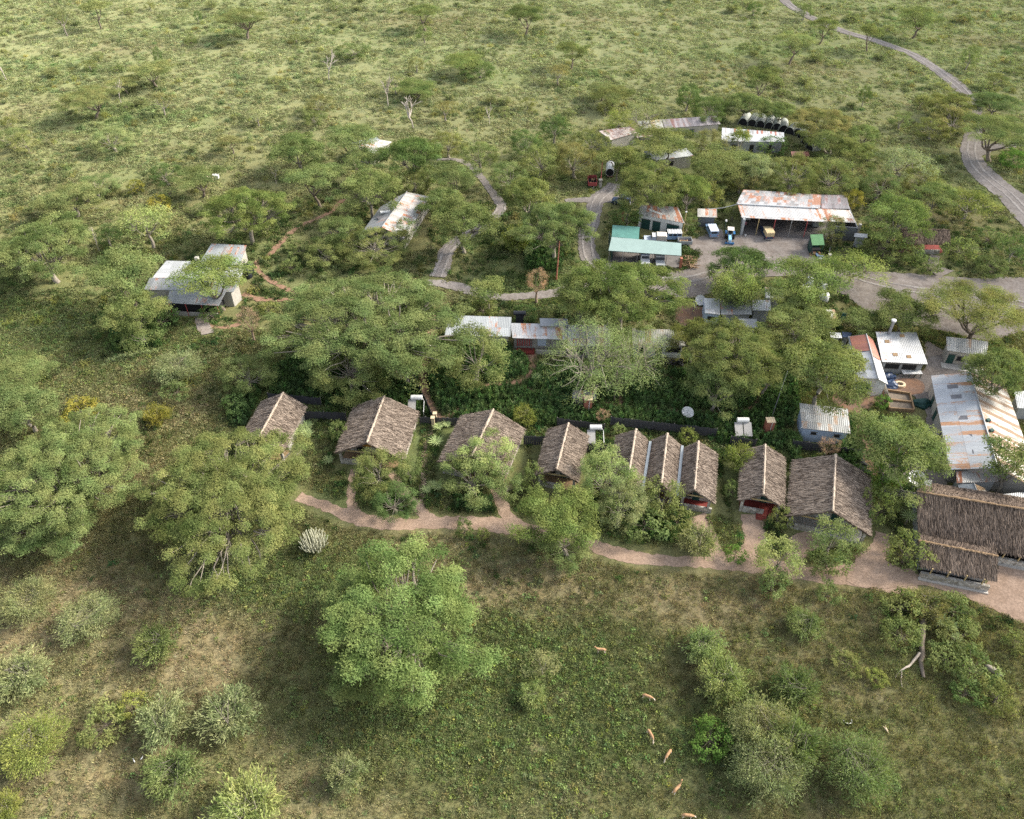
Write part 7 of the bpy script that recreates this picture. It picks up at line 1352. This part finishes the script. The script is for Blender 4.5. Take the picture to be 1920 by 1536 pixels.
# 2 leafy herbs
x, y = sample(170000, 560, 1600); k = keepfree(x, y, .3); x, y = x[k], y[k]; c, l, b, far = field(x, y); pz = fbm(x, y, 1.7, 31, 3); k = rng.random(len(x)) < np.clip((l-.18)*1.1+(pz-.52)*1.8, .0, .95)*(1-.6*b); x, y, c = x[k], y[k], c[k]; g = np.array([[.13, .165, .055]]); yl = (rng.random((len(x), 1)) < .12)*np.array([[.045, .035, 0]])
scatter('herbs', np.stack([x, y], 1), 0, rng.uniform(.45, 1.25, len(x)), tints(c*.35+g*.75+yl, .26, .10), [tuft(10+s, 20, .36, .34, .22, .13, 'herb') for s in range(4)], 'leafy green herbs')
# 3 tall dark weeds
x, y = sample(190000, 430, 1050); k = dens(x, y) & keepfree(x, y, .55, -.1); x, y = x[k], y[k]; k = rng.random(len(x)) < .85; x, y = x[k], y[k]; n = len(x); t = fbm(x, y, 5, 41, 3)[:, None]
scatter('tall_weeds', np.stack([x, y], 1), 0, rng.uniform(.6, 1.35, n), tints(np.array([[.055, .105, .045]])*(1-t)+np.array([[.11, .17, .055]])*t*1.1, .22, .08), [tuft(20+s, 60, .5, 1.3, .46, .12, 'spire') for s in range(4)], 'tall dark green weeds')
# 4 coarse grass and low scrub in the middle and far distance
x, y = sample(230000, -40, 900); k = keepfree(x, y, .4, .3); x, y = x[k], y[k]; c, l, b, far = field(x, y); pz = fbm(x, y, 4.5, 51, 4); k = rng.random(len(x)) < np.clip(.55-.12*far+(pz-.5)*2.6-.3*b, .06, 1)*np.where(y < 95, .35, 1); x, y, c, pz = x[k], y[k], c[k], pz[k]
scatter('coarse_grass', np.stack([x, y], 1), 0, rng.uniform(.5, 1.4, len(x)), tints(c*1.4, .15, .05), [tuft(30+s, 34, .75, .28, .34, .16, 'mound') for s in range(5)], 'coarse tussock grass')
x, y = sample(40000, -40, 720); k = keepfree(x, y, .8, .6); x, y = x[k], y[k]; c, l, b, far = field(x, y); pz = fbm(x, y, 9, 61, 4)+.35*(fbm(x, y, 40, 63, 3)-.5); k = rng.random(len(x)) < np.clip((pz-.50)*5.5+.25*l, .015, .9)*(1-.6*b)*(1-.45*far); x, y, c, l, far = x[k], y[k], c[k], l[k], far[k]; gs = np.array([[.085, .125, .042]])*(1-far[:, None])+np.array([[.21, .245, .115]])*far[:, None]; pick = rng.random((len(x), 1)); gs = gs*.55+c*.5; gs = np.where(pick < .12, gs*np.array([[1.35, 1.15, .85]]), np.where(pick > .8, gs*np.array([[.65, .74, .7]]), gs))
scatter('low_scrub', np.stack([x, y], 1), 0, rng.uniform(.35, 1.15, len(x))**1.3, tints(gs*1.12, .18, .06), [tuft(40+s, 130, 1.15, .95, .34, .17, 'mound') for s in range(5)], 'low leafy scrub')
# 5 weeds hugging paths and buildings of the lodge
x, y = sample(60000, 380, 1180); k = keepfree(x, y, .25, .15); x, y = x[k], y[k]; lod = (blob(x, y, [(1050, 860, 620, 110, 1), (1400, 560, 500, 160, .6), (420, 560, 200, 80, .6), (780, 420, 260, 80, .5), (1780, 1230, 130, 100, .9), (1480, 1000, 200, 50, .6)])); pz = fbm(x, y, 3.0, 71, 3); k = rng.random(len(x)) < np.clip(lod*(pz-.40)*4, 0, .8); x, y = x[k], y[k]
scatter('garden_weeds', np.stack([x, y], 1), 0, rng.uniform(.4, 1.1, len(x)), tints(np.repeat(np.array([[.062, .100, .034]]), len(x), 0), .3, .1), [tuft(60+s, 90, .75, .75, .28, .14, 'mound') for s in range(4)], 'leafy weeds around the paths')
